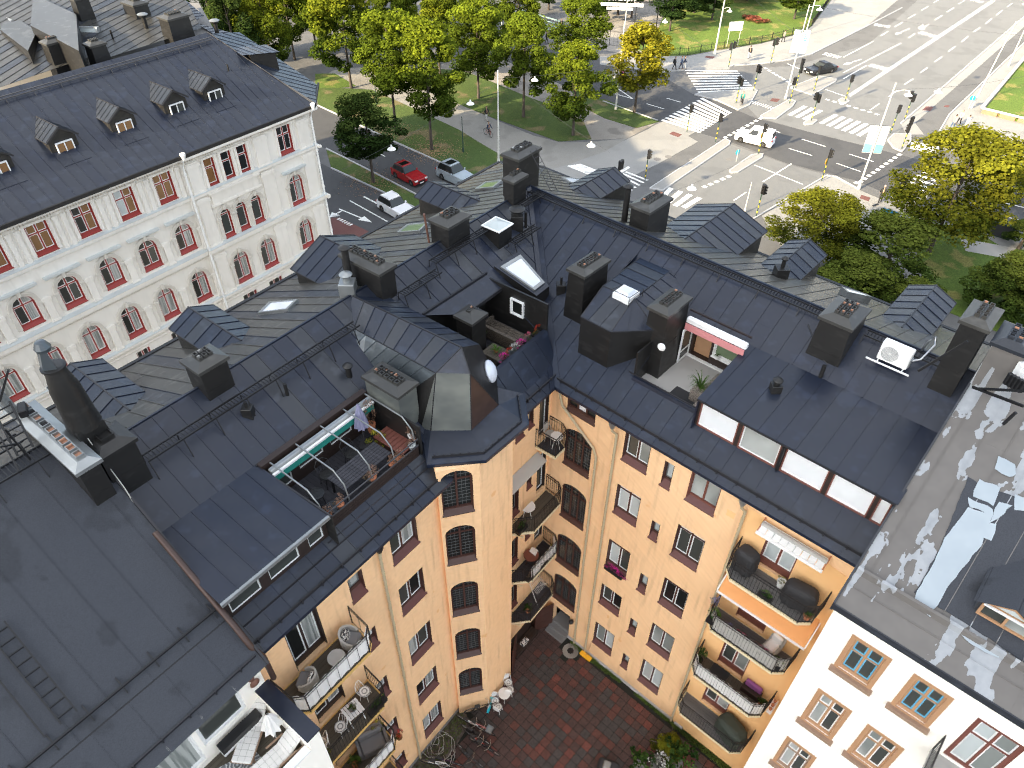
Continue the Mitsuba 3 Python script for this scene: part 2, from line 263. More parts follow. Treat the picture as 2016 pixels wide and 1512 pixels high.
# ------------------------------------------------------------------ builders shared by the buildings
def facet(parent, pts, seam=None, w=0.62, mats=('roof_metal', 'roof_metal_worn', 'roof_metal_dark'), name='panel', th=0.012, hole=None, sh=0.028, lift=0.0, edge=False, off=0.0, lap=True, gap=0.0):
    """Sheet-metal face over a flat 3D polygon: one entry per panel, each with its standing seam. seam: direction of the seams."""
    P = np.asarray(pts, float); c = P.mean(0); n = np.zeros(3)
    for i in range(len(P)): n += np.cross(P[i] - c, P[(i + 1) % len(P)] - c)
    n /= np.linalg.norm(n)
    if n[2] < -1e-6: n = -n
    e1 = np.asarray(seam if seam is not None else P[1] - P[0], float); e1 = e1 - n * (e1 @ n); e1 /= np.linalg.norm(e1); e2 = np.cross(n, e1)
    G = np.eye(4); G[:3, 0], G[:3, 1], G[:3, 2], G[:3, 3] = e1, e2, n, c
    to2 = lambda q: sg.Polygon([((p - c) @ e1, (p - c) @ e2) for p in np.asarray(q, float)]).buffer(0)
    g = to2(pts)
    for h in hole or []: g = g.difference(to2(h))
    x0, y0, x1, y1 = g.bounds; w = w if seam is not None else 99
    y = y0 - off * w; i = 0
    while y < y1 - 0.02:
        q = g.intersection(sg.box(x0 - 1, y, x1 + 1, y + w)); i += 1
        for a in polys(q):
            if a.area < 0.004: continue
            m = MB().prism(a.buffer(-gap, join_style=2) if gap else a, lift - th, lift + rnd.uniform(0, .002), G)
            if seam is not None:
                for ln in lines(a.intersection(sg.LineString([(x0 - 1, y + .012), (x1 + 1, y + .012)]))):
                    (u0, _), (u1, _) = ln.coords[0], ln.coords[-1]
                    if y > y0 + .01 and abs(u1 - u0) > .12: m.box(min(u0, u1) + .02, max(u0, u1) - .02, y - .011, y + .011, lift, lift + sh, G)
                if lap and rnd.random() < .55:
                    u = rnd.uniform(x0, x1)
                    for ln in lines(a.intersection(sg.LineString([(u, y), (u, y + w)]))):
                        v0, v1 = ln.coords[0][1], ln.coords[-1][1]; m.box(u - .02, u + .02, min(v0, v1) + .02, max(v0, v1) - .01, lift, lift + .007, G)
            obj(name, m, mats[i % len(mats)] if rnd.random() < .6 else mats[0], parent)
        y += w
def lines(g):
    if g.is_empty: return []
    if g.geom_type == 'LineString': return [g] if g.length > 1e-6 else []
    return [x for x in getattr(g, 'geoms', []) if x.geom_type == 'LineString' and x.length > 1e-6]
def arch(s0, s1, z0, z1, rise):
    if not rise: return rect(s0, z0, s1, z1)
    n = 9; a = [(s0 + (s1 - s0) * (1 - math.cos(math.pi * i / (n - 1))) / 2, z1 - rise + rise * math.sin(math.pi * i / (n - 1))) for i in range(n)]
    return sg.Polygon([(s1, z0), *a[::-1], (s0, z0)])
def upright(poly, d0, d1, M, m=None):        # polygon in (s, z) given depth from d0 to d1
    return (m or MB()).prism(poly, d0, d1, M, lambda v: v[:, [0, 2, 1]])
def wall(parent, F, poly, mat_, holes=(), d0=0.0, d1=0.38, name='wall', **k):
    g = poly
    for h in holes: g = g.difference(h)
    return obj(name, upright(g, d0, d1, F.m if isinstance(F, Frame) else F), mat_, parent, **k)
def window(parent, F, s0, s1, z0, z1, d=0.0, fm='wood_brown', sash='frame_white', glass='glass_dark', cols=2, transom=0.0, sill='sill_red', rise=0.0, rec=0.17, name='window', lead=None, label=None, drop=0.24, jamb=0.055):
    """Recessed casement window: casing and mullions, inner sashes, one pane per light, sloping sill flashing."""
    M = F.m if isinstance(F, Frame) else F; zb = z0 + drop; transom = max(transom, rise * .95) if rise and transom else transom; o = arch(s0, s1, z0 + .01, z1, rise)
    m = MB(); inner = arch(s0 + jamb, s1 - jamb, zb + .03, z1 - jamb, max(0, rise - jamb * .6))
    upright(o.difference(inner), d + rec - .05, d + rec + .08, M, m)
    for s in (s0, s1): m.box(*sorted((s, s + (.03 if s == s0 else -.03))), d + .02, d + rec, z0 + .02, z1 - rise, M)
    W = (s1 - s0 - 2 * jamb) / cols; mull = .035
    for i in range(1, cols): m.box(s0 + jamb + W * i - mull, s0 + jamb + W * i + mull, d + rec - .03, d + rec + .06, zb, z1 - .02 if not rise else z1 - rise * .12, M)
    zt = z1 - jamb; zs = zb + .03; ztr = zt - transom
    if transom: m.box(s0 + jamb, s1 - jamb, d + rec - .025, d + rec + .055, ztr - .03, ztr + .03, M)
    key = obj(name, m, fm, parent, label)
    sm = MB()
    for i in range(cols):
        a, b = s0 + jamb + W * i + (mull if i else 0), s0 + jamb + W * (i + 1) - (mull if i < cols - 1 else 0)
        for q, r in ((zs, ztr - .03 if transom else zt), (ztr + .03, zt))[:2 if transom else 1]:
            L = rect(a, q, b, r).intersection(inner)
            if L.is_empty: continue
            if sash:
                hole = L.buffer(-.042, join_style=2)
                if not hole.is_empty: upright(L.difference(hole), d + rec, d + rec + .04, M, sm)
            gl = glass[i % len(glass)] if isinstance(glass, (list, tuple)) else glass
            obj('pane', upright(L, d + rec + .02, d + rec + .03, M), gl, key)
            if lead:
                lm = MB(); x0, y0, x1, y1 = L.bounds; nx = max(2, round((x1 - x0) / .14)); ny = max(2, round((y1 - y0) / .17))
                for k in range(1, nx): 
                    x = x0 + (x1 - x0) * k / nx
                    for ln in lines(L.intersection(sg.LineString([(x, y0), (x, y1)]))): lm.box(x - .004, x + .004, d + rec + .008, d + rec + .02, ln.bounds[1], ln.bounds[3], M)
                for k in range(1, ny):
                    y = y0 + (y1 - y0) * k / ny
                    for ln in lines(L.intersection(sg.LineString([(x0, y), (x1, y)]))): lm.box(ln.bounds[0], ln.bounds[2], d + rec + .008, d + rec + .02, y - .004, y + .004, M)
                obj('glazing_bar', lm, lead, key, kind='stuff')
    if sash and sm.n: obj('sash', sm, sash, key)
    if sill:
        e = .03
        m = MB().hexa([(s0 - e, d - .05, z0 - .03), (s1 + e, d - .05, z0 - .03), (s1 - .01, d + rec + .02, zb - .06), (s0 + .01, d + rec + .02, zb - .06)], [(s0 - e, d - .05, z0), (s1 + e, d - .05, z0), (s1 - .01, d + rec + .02, zb + .03), (s0 + .01, d + rec + .02, zb + .03)], M)
        obj('sill', m, sill, key)
    return key
def chimney(parent, F, s, d, ls, ld, zb, zt, n=(2, 4), mat_='chimney_metal', cap='roof_metal_street', flue='brick_dull', over=.08, taper=0.0, label=None, pyramid=False):
    """Sheet-clad chimney stack: s, d are its corner nearest the courtyard on the low side of s. n: flue rows along d and s."""
    M = F.m; t = taper; m = MB().hexa([(s - t, d - t, zb), (s + ls + t, d - t, zb), (s + ls + t, d + ld, zb), (s - t, d + ld, zb)], [(s, d, zt - .12), (s + ls, d, zt - .12), (s + ls, d + ld, zt - .12), (s, d + ld, zt - .12)], M)
    for q in (zb + (zt - zb) * .5,): m.box(s - t * .5 - .008, s + ls + t * .5 + .008, d - t * .5 - .008, d + ld + .008, q, q + .02, M)
    key = obj('chimney', m, mat_, parent, label)
    o = over; c = MB().box(s - o, s + ls + o, d - o, d + ld + o, zt - .14, zt - .03, M)
    r = min(ls, ld); i = r * (.42 if pyramid else .24); h = .20 if pyramid else .10
    c.hexa([(s - o, d - o, zt - .03), (s + ls + o, d - o, zt - .03), (s + ls + o, d + ld + o, zt - .03), (s - o, d + ld + o, zt - .03)], [(s + i, d + i, zt + h), (s + ls - i, d + i, zt + h), (s + ls - i, d + ld - i, zt + h), (s + i, d + ld - i, zt + h)], M)
    nd, ns = n; z = zt + h; a0, a1, b0, b1 = s + i, s + ls - i, d + i, d + ld - i
    if pyramid: a0, a1, b0, b1 = s + ls * .25, s + ls * .75, d + ld * .35, d + ld * .65; z -= .08
    fl = []
    for u in range(ns):
        for v in range(nd):
            x0, x1 = a0 + (a1 - a0) * (u + .14) / ns, a0 + (a1 - a0) * (u + .86) / ns; y0, y1 = b0 + (b1 - b0) * (v + .14) / nd, b0 + (b1 - b0) * (v + .86) / nd; e = .022
            for q in ((x0, x1, y0, y0 + e), (x0, x1, y1 - e, y1), (x0, x0 + e, y0, y1), (x1 - e, x1, y0, y1)): c.box(*q, z - .05, z + .11, M)
            fl.append((x0 + e, x1 - e, y0 + e, y1 - e))
    obj('cap', c, cap, key)
    for x0, x1, y0, y1 in fl:
        b = MB().box(x0, x1, y0, y1, z - .05, z + .035, M)
        if rnd.random() < .3: b.box(x0, x1, y1 - .03, y1, z + .03, z + .12, M)
        obj('flue', b, flue if rnd.random() < .6 else 'cloth_black', key)
    return key
def pipe(parent, pts, r, mat_, name='downpipe', rings=0, n=8):
    m = MB().tube(pts, r, n); P = np.asarray(pts, float)
    if rings:
        a, b = P[-2], P[-1]; L = np.linalg.norm(b - a); k = max(1, int(L / rings))
        for i in range(1, k + 1): q = a + (b - a) * i / (k + .3); m.tube([q, q + (b - a) / L * .09], r * 1.22, n)
    return obj(name, m, mat_, parent, smooth=40)
def railing(parent, F, pts, zb, h=.95, gap=.12, mat_='iron_black', name='railing', top=.03, bar=.012, closed=False):
    """Iron railing along local points (s, d)."""
    M = F.m if isinstance(F, Frame) else F; m = MB(); P = [np.array([*p, 0.0]) for p in pts]
    for a, b in zip(P[:-1], P[1:]):
        m.bar(a + [0, 0, zb + h], b + [0, 0, zb + h], top, top, M); m.bar(a + [0, 0, zb + .09], b + [0, 0, zb + .09], .02, .02, M); m.bar(a + [0, 0, zb + h - .14], b + [0, 0, zb + h - .14], .016, .016, M)
        L = np.linalg.norm(b - a); n = max(1, round(L / gap))
        for i in range(n + 1): q = a + (b - a) * i / n; w = .03 if i in (0, n) else bar; m.box(q[0] - w/2, q[0] + w/2, q[1] - w/2, q[1] + w/2, zb, zb + h, M)
    return obj(name, m, mat_, parent)
def gable_dormer(parent, F, sc, hw, zr, df, drop, zroof, walls='chimney_metal', label=None, mats=('roof_metal', 'roof_metal_worn'), w=.58, over=.18, sign=1, d0=None):
    """Gabled dormer: ridge at height zr running along d; zroof(d) is the roof it stands on. sign=+1 looks towards +d."""
    ze = zr - drop; inv = lambda z: DR + (RIDGE - z) / KF if sign > 0 else None
    db, dbe = (inv(zr), inv(ze)) if d0 is None else d0
    P = lambda s, d, z: F.P(s, d, z); zf = min(zroof(df), ze) - .25; fi = df - over * sign
    b = MB(); sec = sg.Polygon([(sc - hw + .12, zf), (sc + hw - .12, zf), (sc + hw - .12, ze - .06), (sc, zr - .06), (sc - hw + .12, ze - .06)])
    upright(sec, *sorted((dbe, fi)), F.m, b); key = obj('dormer', b, walls, parent, label)
    for k in (-1, 1):
        q = [P(sc, db, zr), P(sc, df, zr), P(sc + k * hw, df, ze), P(sc + k * hw, dbe, ze)]
        facet(key, q, F.u * k * hw - np.array([0, 0, drop]), w, mats, lap=False, off=.35)
    r = MB().bar(P(sc, db, zr + .02), P(sc, df, zr + .02), .05, .04)
    for k in (-1, 1): r.bar(P(sc, df, zr - .03), P(sc + k * hw, df, ze - .03), .03, .09); r.bar(P(sc + k * hw, dbe, ze - .02), P(sc + k * hw, df, ze - .02), .03, .05)
    obj('ridge_cap', r, 'seam_black', key); return key
def skylight(parent, pts, glass='skylight_pane', h=.12, frame='zinc', name='skylight'):
    """Roof window: pts are the four corners on the roof, in order."""
    P = np.asarray(pts, float); n = np.cross(P[1] - P[0], P[3] - P[0]); n /= np.linalg.norm(n); n = n if n[2] > 0 else -n; c = P.mean(0)
    m = MB(); I = c + (P - c) * .82
    for i in range(4): j = (i + 1) % 4; m.hexa([P[i] - n * .05, P[j] - n * .05, I[j] - n * .05, I[i] - n * .05], [P[i] + n * h, P[j] + n * h, I[j] + n * h, I[i] + n * h])
    key = obj(name, m, frame, parent); obj('pane', MB().hexa(I + n * (h - .05), I + n * (h - .03)), glass, key); return key
def walkway(parent, a, b, zo, F, w=.34, legs=1.1, name='walkway'):
    """Steel roof walkway between two roof points, with its stays."""
    a, b = np.asarray(a, float), np.asarray(b, float); t = (b - a) / np.linalg.norm(b - a); x = np.cross(t, [0, 0, 1.0]); L = np.linalg.norm(b - a); m = MB(); up = np.array([0, 0, zo])
    for k in (-.5, .5): m.bar(a + x * w * k + up, b + x * w * k + up, .035, .05)
    for i in range(int(L / .115)): q = a + t * (.05 + i * .115) + up; m.bar(q - x * w / 2, q + x * w / 2, .022, .03)
    for i in range(int(L / legs) + 1):
        q = a + t * min(L, i * legs); m.bar(q - x * w / 2 + up, q - x * w / 2 - [0, 0, .12], .025); m.bar(q + x * w / 2 + up, q + x * (w / 2 + .22) - [0, 0, .26 if zo < .6 else .3], .025)
    return obj(name, m, 'iron_black', parent)
def vent(parent, P, h=.5, r=.07, cap=True, mat_='chimney_metal', box=None, name='vent'):
    M = place(*P); m = MB()
    if box: m.cbox(-box, box, -box, box, -.25, box * 1.9, .015, M); z0 = box * 1.9
    else: z0 = -.15
    m.lathe([(r, z0), (r, z0 + h)] + ([(r * 1.6, z0 + h), (r * 1.75, z0 + h + .05), (r * 1.2, z0 + h + .11), (.01, z0 + h + .15)] if cap else [(r * .8, z0 + h)]), 12, M)
    return obj(name, m, mat_, parent, smooth=35)
def gutter(parent, F, s0, s1, d, z, mat_='seam_black', name='gutter', h=.10):
    """Standing eaves gutter with its brackets, along s."""
    m = MB(); M = F.m; m.box(s0, s1, d - .012, d + .012, z - .03, z + h, M); m.box(s0, s1, d - .025, d + .012, z + h, z + h + .025, M)
    for i in range(int((s1 - s0) / .75) + 1): s = s0 + .2 + i * .75; m.box(s - .018, s + .018, d - .06, d + .03, z - .05, z + h + .05, M) if s < s1 else None
    return obj(name, m, mat_, parent)
# ------------------------------------------------------------------ the ochre apartment building round the courtyard
AB = thing('apartment_building', 'ochre rendered apartment building with black sheet metal roofs, wrapping two sides of the courtyard', 'building')
zc = lambda d: EAVE + K * d
zf = lambda d: RIDGE - KF * (d - DR)
cor = lambda F, a, b: tuple(F.l(meet(a, b))[:2])
S0, S1 = -4.75, 9.08; DF = 12.55
CL, CRp = (21.9, DF), (-14.35, 12.65)
# walls
TT = FT = None
_T0 = at(905, 1405); FT = Frame(_T0, 75.2, -14.8); TW = 18.08
tp = [FL.l(FT.P(0, 0)), FL.l(FT.P(1.45, 0)), FL.l(at(1005.6, 1329)), np.array([6.3, 0.0, 0])]
WL = [(.55, 1.77, 15.17, 16.85), (.55, 1.77, 11.95, 13.66), (.56, 1.78, 8.17, 10.0), (.57, 1.78, 4.6, 6.3), (.57, 1.77, 1.05, 3.0)]
SM = [(-1.29, -.69, 15.18, 16.47), (-1.29, -.69, 11.8, 13.0), (-1.29, -.69, 8.0, 9.4), (-1.29, -.69, 4.4, 5.8), (-1.29, -.69, 1.0, 2.3)]
DL = [(-3.7, -2.5, z, z + 2.5) for z in (14.42, 10.6, 6.8)]
CD = [(8.75, 9.4, z, z + 2.45) for z in (14.55, 11.0, 7.35, 3.75)]
CS = [(8.02, 8.38, z, z + 1.15) for z in (15.7, 12.0, 8.4)] + [(7.2, 7.75, z, z + .95) for z in (15.6,)] + [(6.7, 7.5, z, z + 1.9) for z in (11.1, 7.5, 3.8)]
hol = [rect(a, z0, b, z1) for a, b, z0, z1 in WL + SM + DL + CD + CS]
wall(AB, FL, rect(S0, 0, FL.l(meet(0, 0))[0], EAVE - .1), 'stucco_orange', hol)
RB = [(.30, 1.43, 15.34, 17.08), (.30, 1.43, 12.1, 13.89), (.32, 1.44, 8.3, 10.26), (.31, 1.45, 5.2, 6.8), (.31, 1.46, 1.43, 3.4)]
RC = [(3.14, 4.31, 15.3, 17.0), (3.14, 4.31, 11.85, 13.81), (3.15, 4.3, 8.37, 10.25), (3.14, 4.3, 4.72, 6.65), (3.15, 4.28, 1.25, 3.34)]
RS = [(2.07, 2.47, 15.25, 16.57), (2.07, 2.45, 12.0, 13.1), (2.07, 2.47, 8.2, 9.45), (2.07, 2.46, 4.6, 5.8), (2.09, 2.46, 1.3, 2.54)]
RA = [(-2.45, -1.08, 16.2, 17.5), (-2.42, -1.08, 13.1, 15.35), (-2.36, -1.05, 9.6, 12.0), (-2.40, -1.0, 6.0, 8.35), (-2.40, -1.0, 2.75, 5.05)]
RD = [(6.25, 7.4, z, z + 2.15) for z in (14.35, 10.85, 7.2, 3.6)]
hol = [rect(a, z0, b, z1) for a, b, z0, z1 in RB + RC + RS + RD] + [arch(a, b, z0, z1, .38) for a, b, z0, z1 in RA] + [rect(-2.35, -.1, -1.2, 2.05)]
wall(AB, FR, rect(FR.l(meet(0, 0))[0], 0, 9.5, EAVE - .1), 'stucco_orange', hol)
upright(rect(5.35, 0, 9.05, 16.62), -.006, .02, FR.m, pm := MB()) ; g = sg.Polygon([(5.38, 0), (9.1, 0), (9.1, 16.2), (5.38, 16.75)])
for h in [rect(a, z0 - .02, b, z1) for a, b, z0, z1 in RD]: g = g.difference(h)
obj('wall_recess', upright(g, -.012, .01, FR.m), 'stucco_patch', AB); obj('wall_patch', upright(rect(4.72, 15.75, 5.02, 16.05), -.010, .01, FR.m), 'stucco_patch', AB)
# bay tower in the inner corner
TWN = [(.11, 1.21, 15.72, 17.95), (.11, 1.21, 12.75, 15.0), (.12, 1.22, 9.1, 11.4), (.12, 1.22, 5.5, 7.85), (.12, 1.21, 2.0, 4.35)]
tl = np.linalg.norm(tp[1] - tp[0])
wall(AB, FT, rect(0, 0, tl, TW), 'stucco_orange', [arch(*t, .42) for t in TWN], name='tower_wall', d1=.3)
q = sg.Polygon([tp[0][:2], tp[1][:2], tp[2][:2], tp[3][:2], (6.3, .5), (3.2, .5)])
ring = q.difference(q.buffer(-.3, join_style=2)).difference(sg.Polygon([FL.l(FT.P(*a))[:2] for a in ((-.05, -.3), (tl, -.3), (tl, .31), (-.05, .31))]))
obj('tower_wall', MB().prism(ring, 0, TW, FL.m), 'stucco_orange', AB)
obj('tower_core', MB().prism(q.buffer(-.55, join_style=2), 0, TW + .05, FL.m), 'plastic_black', AB)
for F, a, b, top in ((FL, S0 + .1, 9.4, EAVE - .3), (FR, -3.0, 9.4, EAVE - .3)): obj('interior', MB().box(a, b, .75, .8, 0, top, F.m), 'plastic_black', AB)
for i, t in enumerate(TWN): window(AB, FT, *t, rise=.42, sash=None, lead='zinc', fm='wood_brown', sill='wood_brown', transom=.5, drop=.2, jamb=.07)
GL = [['glass_mid', 'glass_curtain'], ['glass_mid', 'glass_dark'], ['glass_curtain', 'glass_mid'], ['glass_dark', 'glass_curtain'], ['glass_curtain', 'glass_curtain']]
for i, t in enumerate(WL): window(AB, FL, *t, glass=GL[i], rec=.2, transom=0)
for i, t in enumerate(SM): window(AB, FL, *t, cols=1, glass='glass_curtain', sash='zinc' if i == 0 else 'frame_white', rec=.2, drop=.5)
for i, t in enumerate(DL): k = window(AB, FL, *t, glass=['glass_dark', 'glass_curtain'], fm='wood_dark', sill=None, drop=.25, rec=.2, name='balcony_door', jamb=.08)
for i, t in enumerate(CD): window(AB, FL, *t, cols=1, fm='wood_dark', sill=None, drop=.05, rec=.15, name='balcony_door', glass='glass_mid')
for i, t in enumerate(CS): window(AB, FL, *t, cols=1, glass='glass_dark', sash='zinc')
GR = [['glass_mid', 'glass_curtain'], ['glass_pale', 'glass_pale'], ['glass_pale', 'glass_mid'], ['glass_mid', 'glass_dark'], ['glass_curtain', 'glass_pale']]
for i, t in enumerate(RB): window(AB, FR, *t, glass=GR[i], transom=.28 if i in (1, 2, 4) else 0, rec=.2)
GC = [['glass_curtain', 'glass_curtain'], ['glass_mid', 'glass_mid'], ['glass_dark', 'glass_dark'], ['glass_curtain', 'glass_curtain'], ['glass_curtain', 'glass_pale']]
for i, t in enumerate(RC): window(AB, FR, *t, glass=GC[i], transom=.28 if i else 0, rec=.2, sash=None if i == 0 else 'frame_white', fm='wood_mahogany' if i == 0 else 'wood_brown')
for i, t in enumerate(RS): window(AB, FR, *t, cols=1, glass='glass_pale', rec=.2, drop=.35, sash='zinc')
for i, t in enumerate(RA): window(AB, FR, *t, cols=3, rise=.38, sash=None, lead='zinc' if i else None, fm='wood_brown', sill='wood_brown', glass=['glass_dark', 'glass_blind', 'glass_dark'] if i == 0 else 'glass_dark', transom=.55 if i else 0, rec=.1)
for i, t in enumerate(RD): window(AB, FR, *t, fm='wood_mahogany', sill=None, drop=.32, rec=.16, name='balcony_door', glass=['glass_pale', 'glass_pale'] if i == 0 else ['glass_mid', 'glass_curtain'])
# entrance to the stair hall, with its steps and its open leaf
e = MB(); M = FR.m
for i in range(3): e.box(-2.35, -1.2, -.55 + .3 * i, .9, 0, .14 * (i + 1), M)
obj('entrance_step', e, 'concrete_dark', AB)
dm = MB().box(0, .05, -1.05, 0, .05, 2.05); [dm.box(-.015, .065, -.92, -.14, z, z + .5) for z in (.2, .82, 1.42)]
obj('entrance_door', dm, 'wood_brown', AB, M=FR.m @ place(*FR.l(FR.P(-2.32, -.02))[:2], .1, 22))
obj('basement_door', dm, 'wood_brown', AB, M=FL.m @ place(6.0, -.95, 0, -118))
# plinth along the court
obj('plinth', MB().box(FR.l(meet(0, 0))[0] + 1.9, 5.3, -.06, .02, 0, .22, FR.m), 'concrete', AB); obj('plinth', MB().box(S0, 3.2, -.05, .02, 0, .2, FL.m), 'concrete_dark', AB)
for s in (.9, 2.9, 5.5): obj('cellar_vent', MB().box(s, s + .45, -.09, 0, .05, .2, FR.m), 'stone_grey', AB)
# street fronts (mostly unseen), the street corner is cut off
for F, a, b in ((FL, S0, CL[0]), (FR, CRp[0], S1 + .4)): obj('street_wall', MB().box(a, b, DF - .75, DF - .4, 0, zf(DF) - .2, F.m), 'stucco_white', AB)
obj('street_wall', MB().bar([*FL.P(21.6, DF - .5)[:2], 8.9], [*FR.P(-14.2, DF - .5)[:2], 8.9], .3, 17.8), 'stucco_white', AB)
for (F, s) in ((FL, S0),): obj('party_wall', upright(sg.Polygon([(.4, 0), (12, 0), (12, zf(12) - .1), (DR, RIDGE - .15), (.4, zc(.4) - .12)]), 0, .3, F.m @ np.array([[0, 1, 0, S0], [1, 0, 0, 0], [0, 0, 1, 0], [0, 0, 0, 1.0]])), 'stucco_cream', AB)

# ---- roofs
RF = obj('roof', MB().prism(sg.Polygon([(S0, 5.9), cor(FL, 5.9, 5.9), (16.4, 6.1), (S0, 6.1)]), RIDGE - .2, RIDGE - .08, FL.m), 'seam_black', AB)
L3 = lambda pts, z=zc: [FL.P(s, d, z(d)) for s, d in pts]
R3 = lambda pts, z=zc: [FR.P(s, d, z(d)) for s, d in pts]
t1 = [(-1.05, .75), (3.0, .75), (3.0, 3.3), (-1.3, 3.35)]; t2 = [(7.0, 1.12), (10.35, 1.12), (10.5, 4.0), (6.95, 4.1)]
t3 = [(-.35, 1.23), (2.42, 1.23), (2.42, 3.62), (.1, 3.62), (-.35, 2.3)]
tq = [p[:2] for p in (FL.l(FT.P(-.1, -.1)), FL.l(FT.P(1.5, -.1)), (6.1, -1.0, 0), (6.4, .2, 0), (3.2, .55, 0))]
vL = [(S0, -.45), (3.25, -.45), (3.25, .45), (6.6, .45), (6.6, -.45), cor(FL, -.45, -.45), cor(FL, DR, DR), (S0, DR)]
sh = dict(hole=[L3(t1), L3(t2), L3([(S0 - .1, .72), (-1.05, .72), (-1.3, 3.35), (S0 - .1, 3.35)])])
facet(RF, L3(vL), FL.o + np.array([0, 0, K]), .62, **sh)
vR = [cor(FR, -.45, -.45), (S1, -.45), (S1, DR), cor(FR, DR, DR)]
facet(RF, R3(vR), FR.o + np.array([0, 0, K]), .62, mats=('roof_metal_dark', 'roof_metal', 'roof_metal_dark'), hole=[R3(t3), R3([(2.44, .85), (S1 + .1, .85), (S1 + .1, 3.88), (2.44, 3.88)])])
cRdg = FL.l(meet(DR, DR)); fl = L3([(S0, DR), tuple(cRdg[:2]), CL, (S0, DF)], zf); fr = [FR.P(*FR.l(meet(DR, DR))[:2], RIDGE), FR.P(S1 + .3, DR, RIDGE), FR.P(S1 + .3, DF, zf(DF)), FR.P(*CRp, zf(DF))]
wm = ('roof_metal_street', 'roof_metal_worn', 'roof_metal_street')
facet(RF, fl, FL.o - np.array([0, 0, KF]), .60, wm); facet(RF, fr, FR.o - np.array([0, 0, KF]), .60, wm)
facet(RF, [FL.P(*cRdg[:2], RIDGE), FL.P(*CL, zf(DF)), FR.P(*CRp, zf(DF))], (FL.o + FR.o) - np.array([0, 0, .6]), .6, wm)
m = MB()
for a, b in ((FL.P(S0, DR, RIDGE), FL.P(*cRdg[:2], RIDGE)), (FL.P(*cRdg[:2], RIDGE), FR.P(S1 + .2, DR, RIDGE)), (FL.P(*cRdg[:2], RIDGE), FL.P(*CL, zf(DF))), (FL.P(*cRdg[:2], RIDGE), FR.P(*CRp, zf(DF)))): m.bar(a + [0, 0, .02], b + [0, 0, .02], .07, .05)
for F, sg_ in ((FL, -1), (FR, 1)):
    q0, q1 = cor(F, -.45, -.45), cor(F, DR, DR); facet(RF, [F.P(*q0, zc(q0[1]) + .045), F.P(*q1, zc(q1[1]) + .045), F.P(q1[0] + sg_ * .3, q1[1], zc(q1[1]) + .045), F.P(q0[0] + sg_ * .3, q0[1], zc(q0[1]) + .045)], None, mats=('roof_metal_dark',))
obj('ridge_cap', m, 'roof_metal', RF)
# eaves: fascia, standing gutters, street gutters
for F, a, b in ((FL, S0, 3.2), (FL, 6.6, 9.7), (FR, -3.0, S1)):
    obj('fascia', MB().box(a, b, -.46, -.43, zc(-.45) - .12, zc(-.45) + .0, F.m).box(a, b, -.43, .02, zc(-.45) - .12, zc(-.45) - .09, F.m), 'roof_metal_dark', AB)
    gutter(AB, F, a + .1, b - .1, -.18, zc(-.18))
for F, a, b in ((FL, S0, CL[0]), (FR, CRp[0], S1 + .3)): obj('street_gutter', MB().box(a, b, DF - .02, DF + .14, zf(DF) - .12, zf(DF) + .05, F.m), 'iron_black', AB)
obj('street_gutter', MB().bar(FL.P(*CL, zf(DF)) , FR.P(*CRp, zf(DF)), .16, .16), 'iron_black', AB)
for F, a, b in ((FL, -4.5, 3.0), (FR, -2.5, 2.2)):
    gm = MB().box(a, b, .28, .31, zc(.3) + .01, zc(.3) + .05, F.m) if F is FL else None
    if gm: obj('roof_rail', gm, 'seam_black', AB)

# ---- left attic range with windows (towards the neighbour)
zs = lambda d: 19.22 + .11 * (d - .40)
facet(RF, L3([(S0, .40), (-1.07, .40), (-1.3, 3.36), (S0, 3.36)], zs), FL.o + np.array([0, 0, .1]), .62, mats=('roof_metal_dark', 'roof_metal'), lap=False)
obj('attic_cheek', MB().hexa([FL.P(-1.09, .3, 17.8), FL.P(-1.05, .3, 17.8), FL.P(-1.28, 3.36, 18.2), FL.P(-1.32, 3.36, 18.2)], [FL.P(-1.09, .3, 19.2), FL.P(-1.05, .3, 19.2), FL.P(-1.28, 3.36, 19.5), FL.P(-1.32, 3.36, 19.5)]), 'chimney_metal', AB)
op = [(-4.55, -3.45), (-3.25, -2.1), (-1.85, -1.2)]
wall(AB, FL, rect(S0, 17.9, -1.07, 19.18), 'wood_dark', [rect(a, 18.1, b, 19.08) for a, b in op], d0=.66, d1=.95, name='attic_wall')
for i, (a, b) in enumerate(op): window(AB, FL, a, b, 18.1, 19.08, d=.66, cols=1, fm='wood_dark', sill=None, drop=.03, rec=.05, glass='glass_mid')
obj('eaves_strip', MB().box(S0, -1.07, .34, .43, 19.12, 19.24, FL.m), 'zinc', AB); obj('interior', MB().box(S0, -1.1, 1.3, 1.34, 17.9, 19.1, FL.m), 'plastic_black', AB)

# ---- right attic range with white blinds
zr_ = lambda d: 19.44 + .125 * (d - .65)
facet(RF, R3([(2.44, .63), (S1 + .05, .63), (S1 + .05, 3.92), (2.44, 3.92)], zr_), FR.o + np.array([0, 0, .2]), .64, mats=('roof_metal_dark', 'roof_metal_dark', 'roof_metal'), lap=False)
obj('attic_cheek', MB().hexa([FR.P(2.44, .6, 17.8), FR.P(2.48, .6, 17.8), FR.P(2.48, 4.3, 18.0), FR.P(2.44, 4.3, 18.0)], [FR.P(2.44, .7, 19.42), FR.P(2.48, .7, 19.42), FR.P(2.48, 3.9, 19.83), FR.P(2.44, 3.9, 19.83)]), 'roof_metal_dark', AB)
obj('eaves_strip', MB().bar(FR.P(2.44, .66, 19.39), FR.P(S1, .66, 19.39), .10, .07), 'seam_black', AB)
op = [(2.56, 3.98), (4.12, 5.5), (5.66, 7.08), (7.22, 8.52), (8.64, 9.0)]
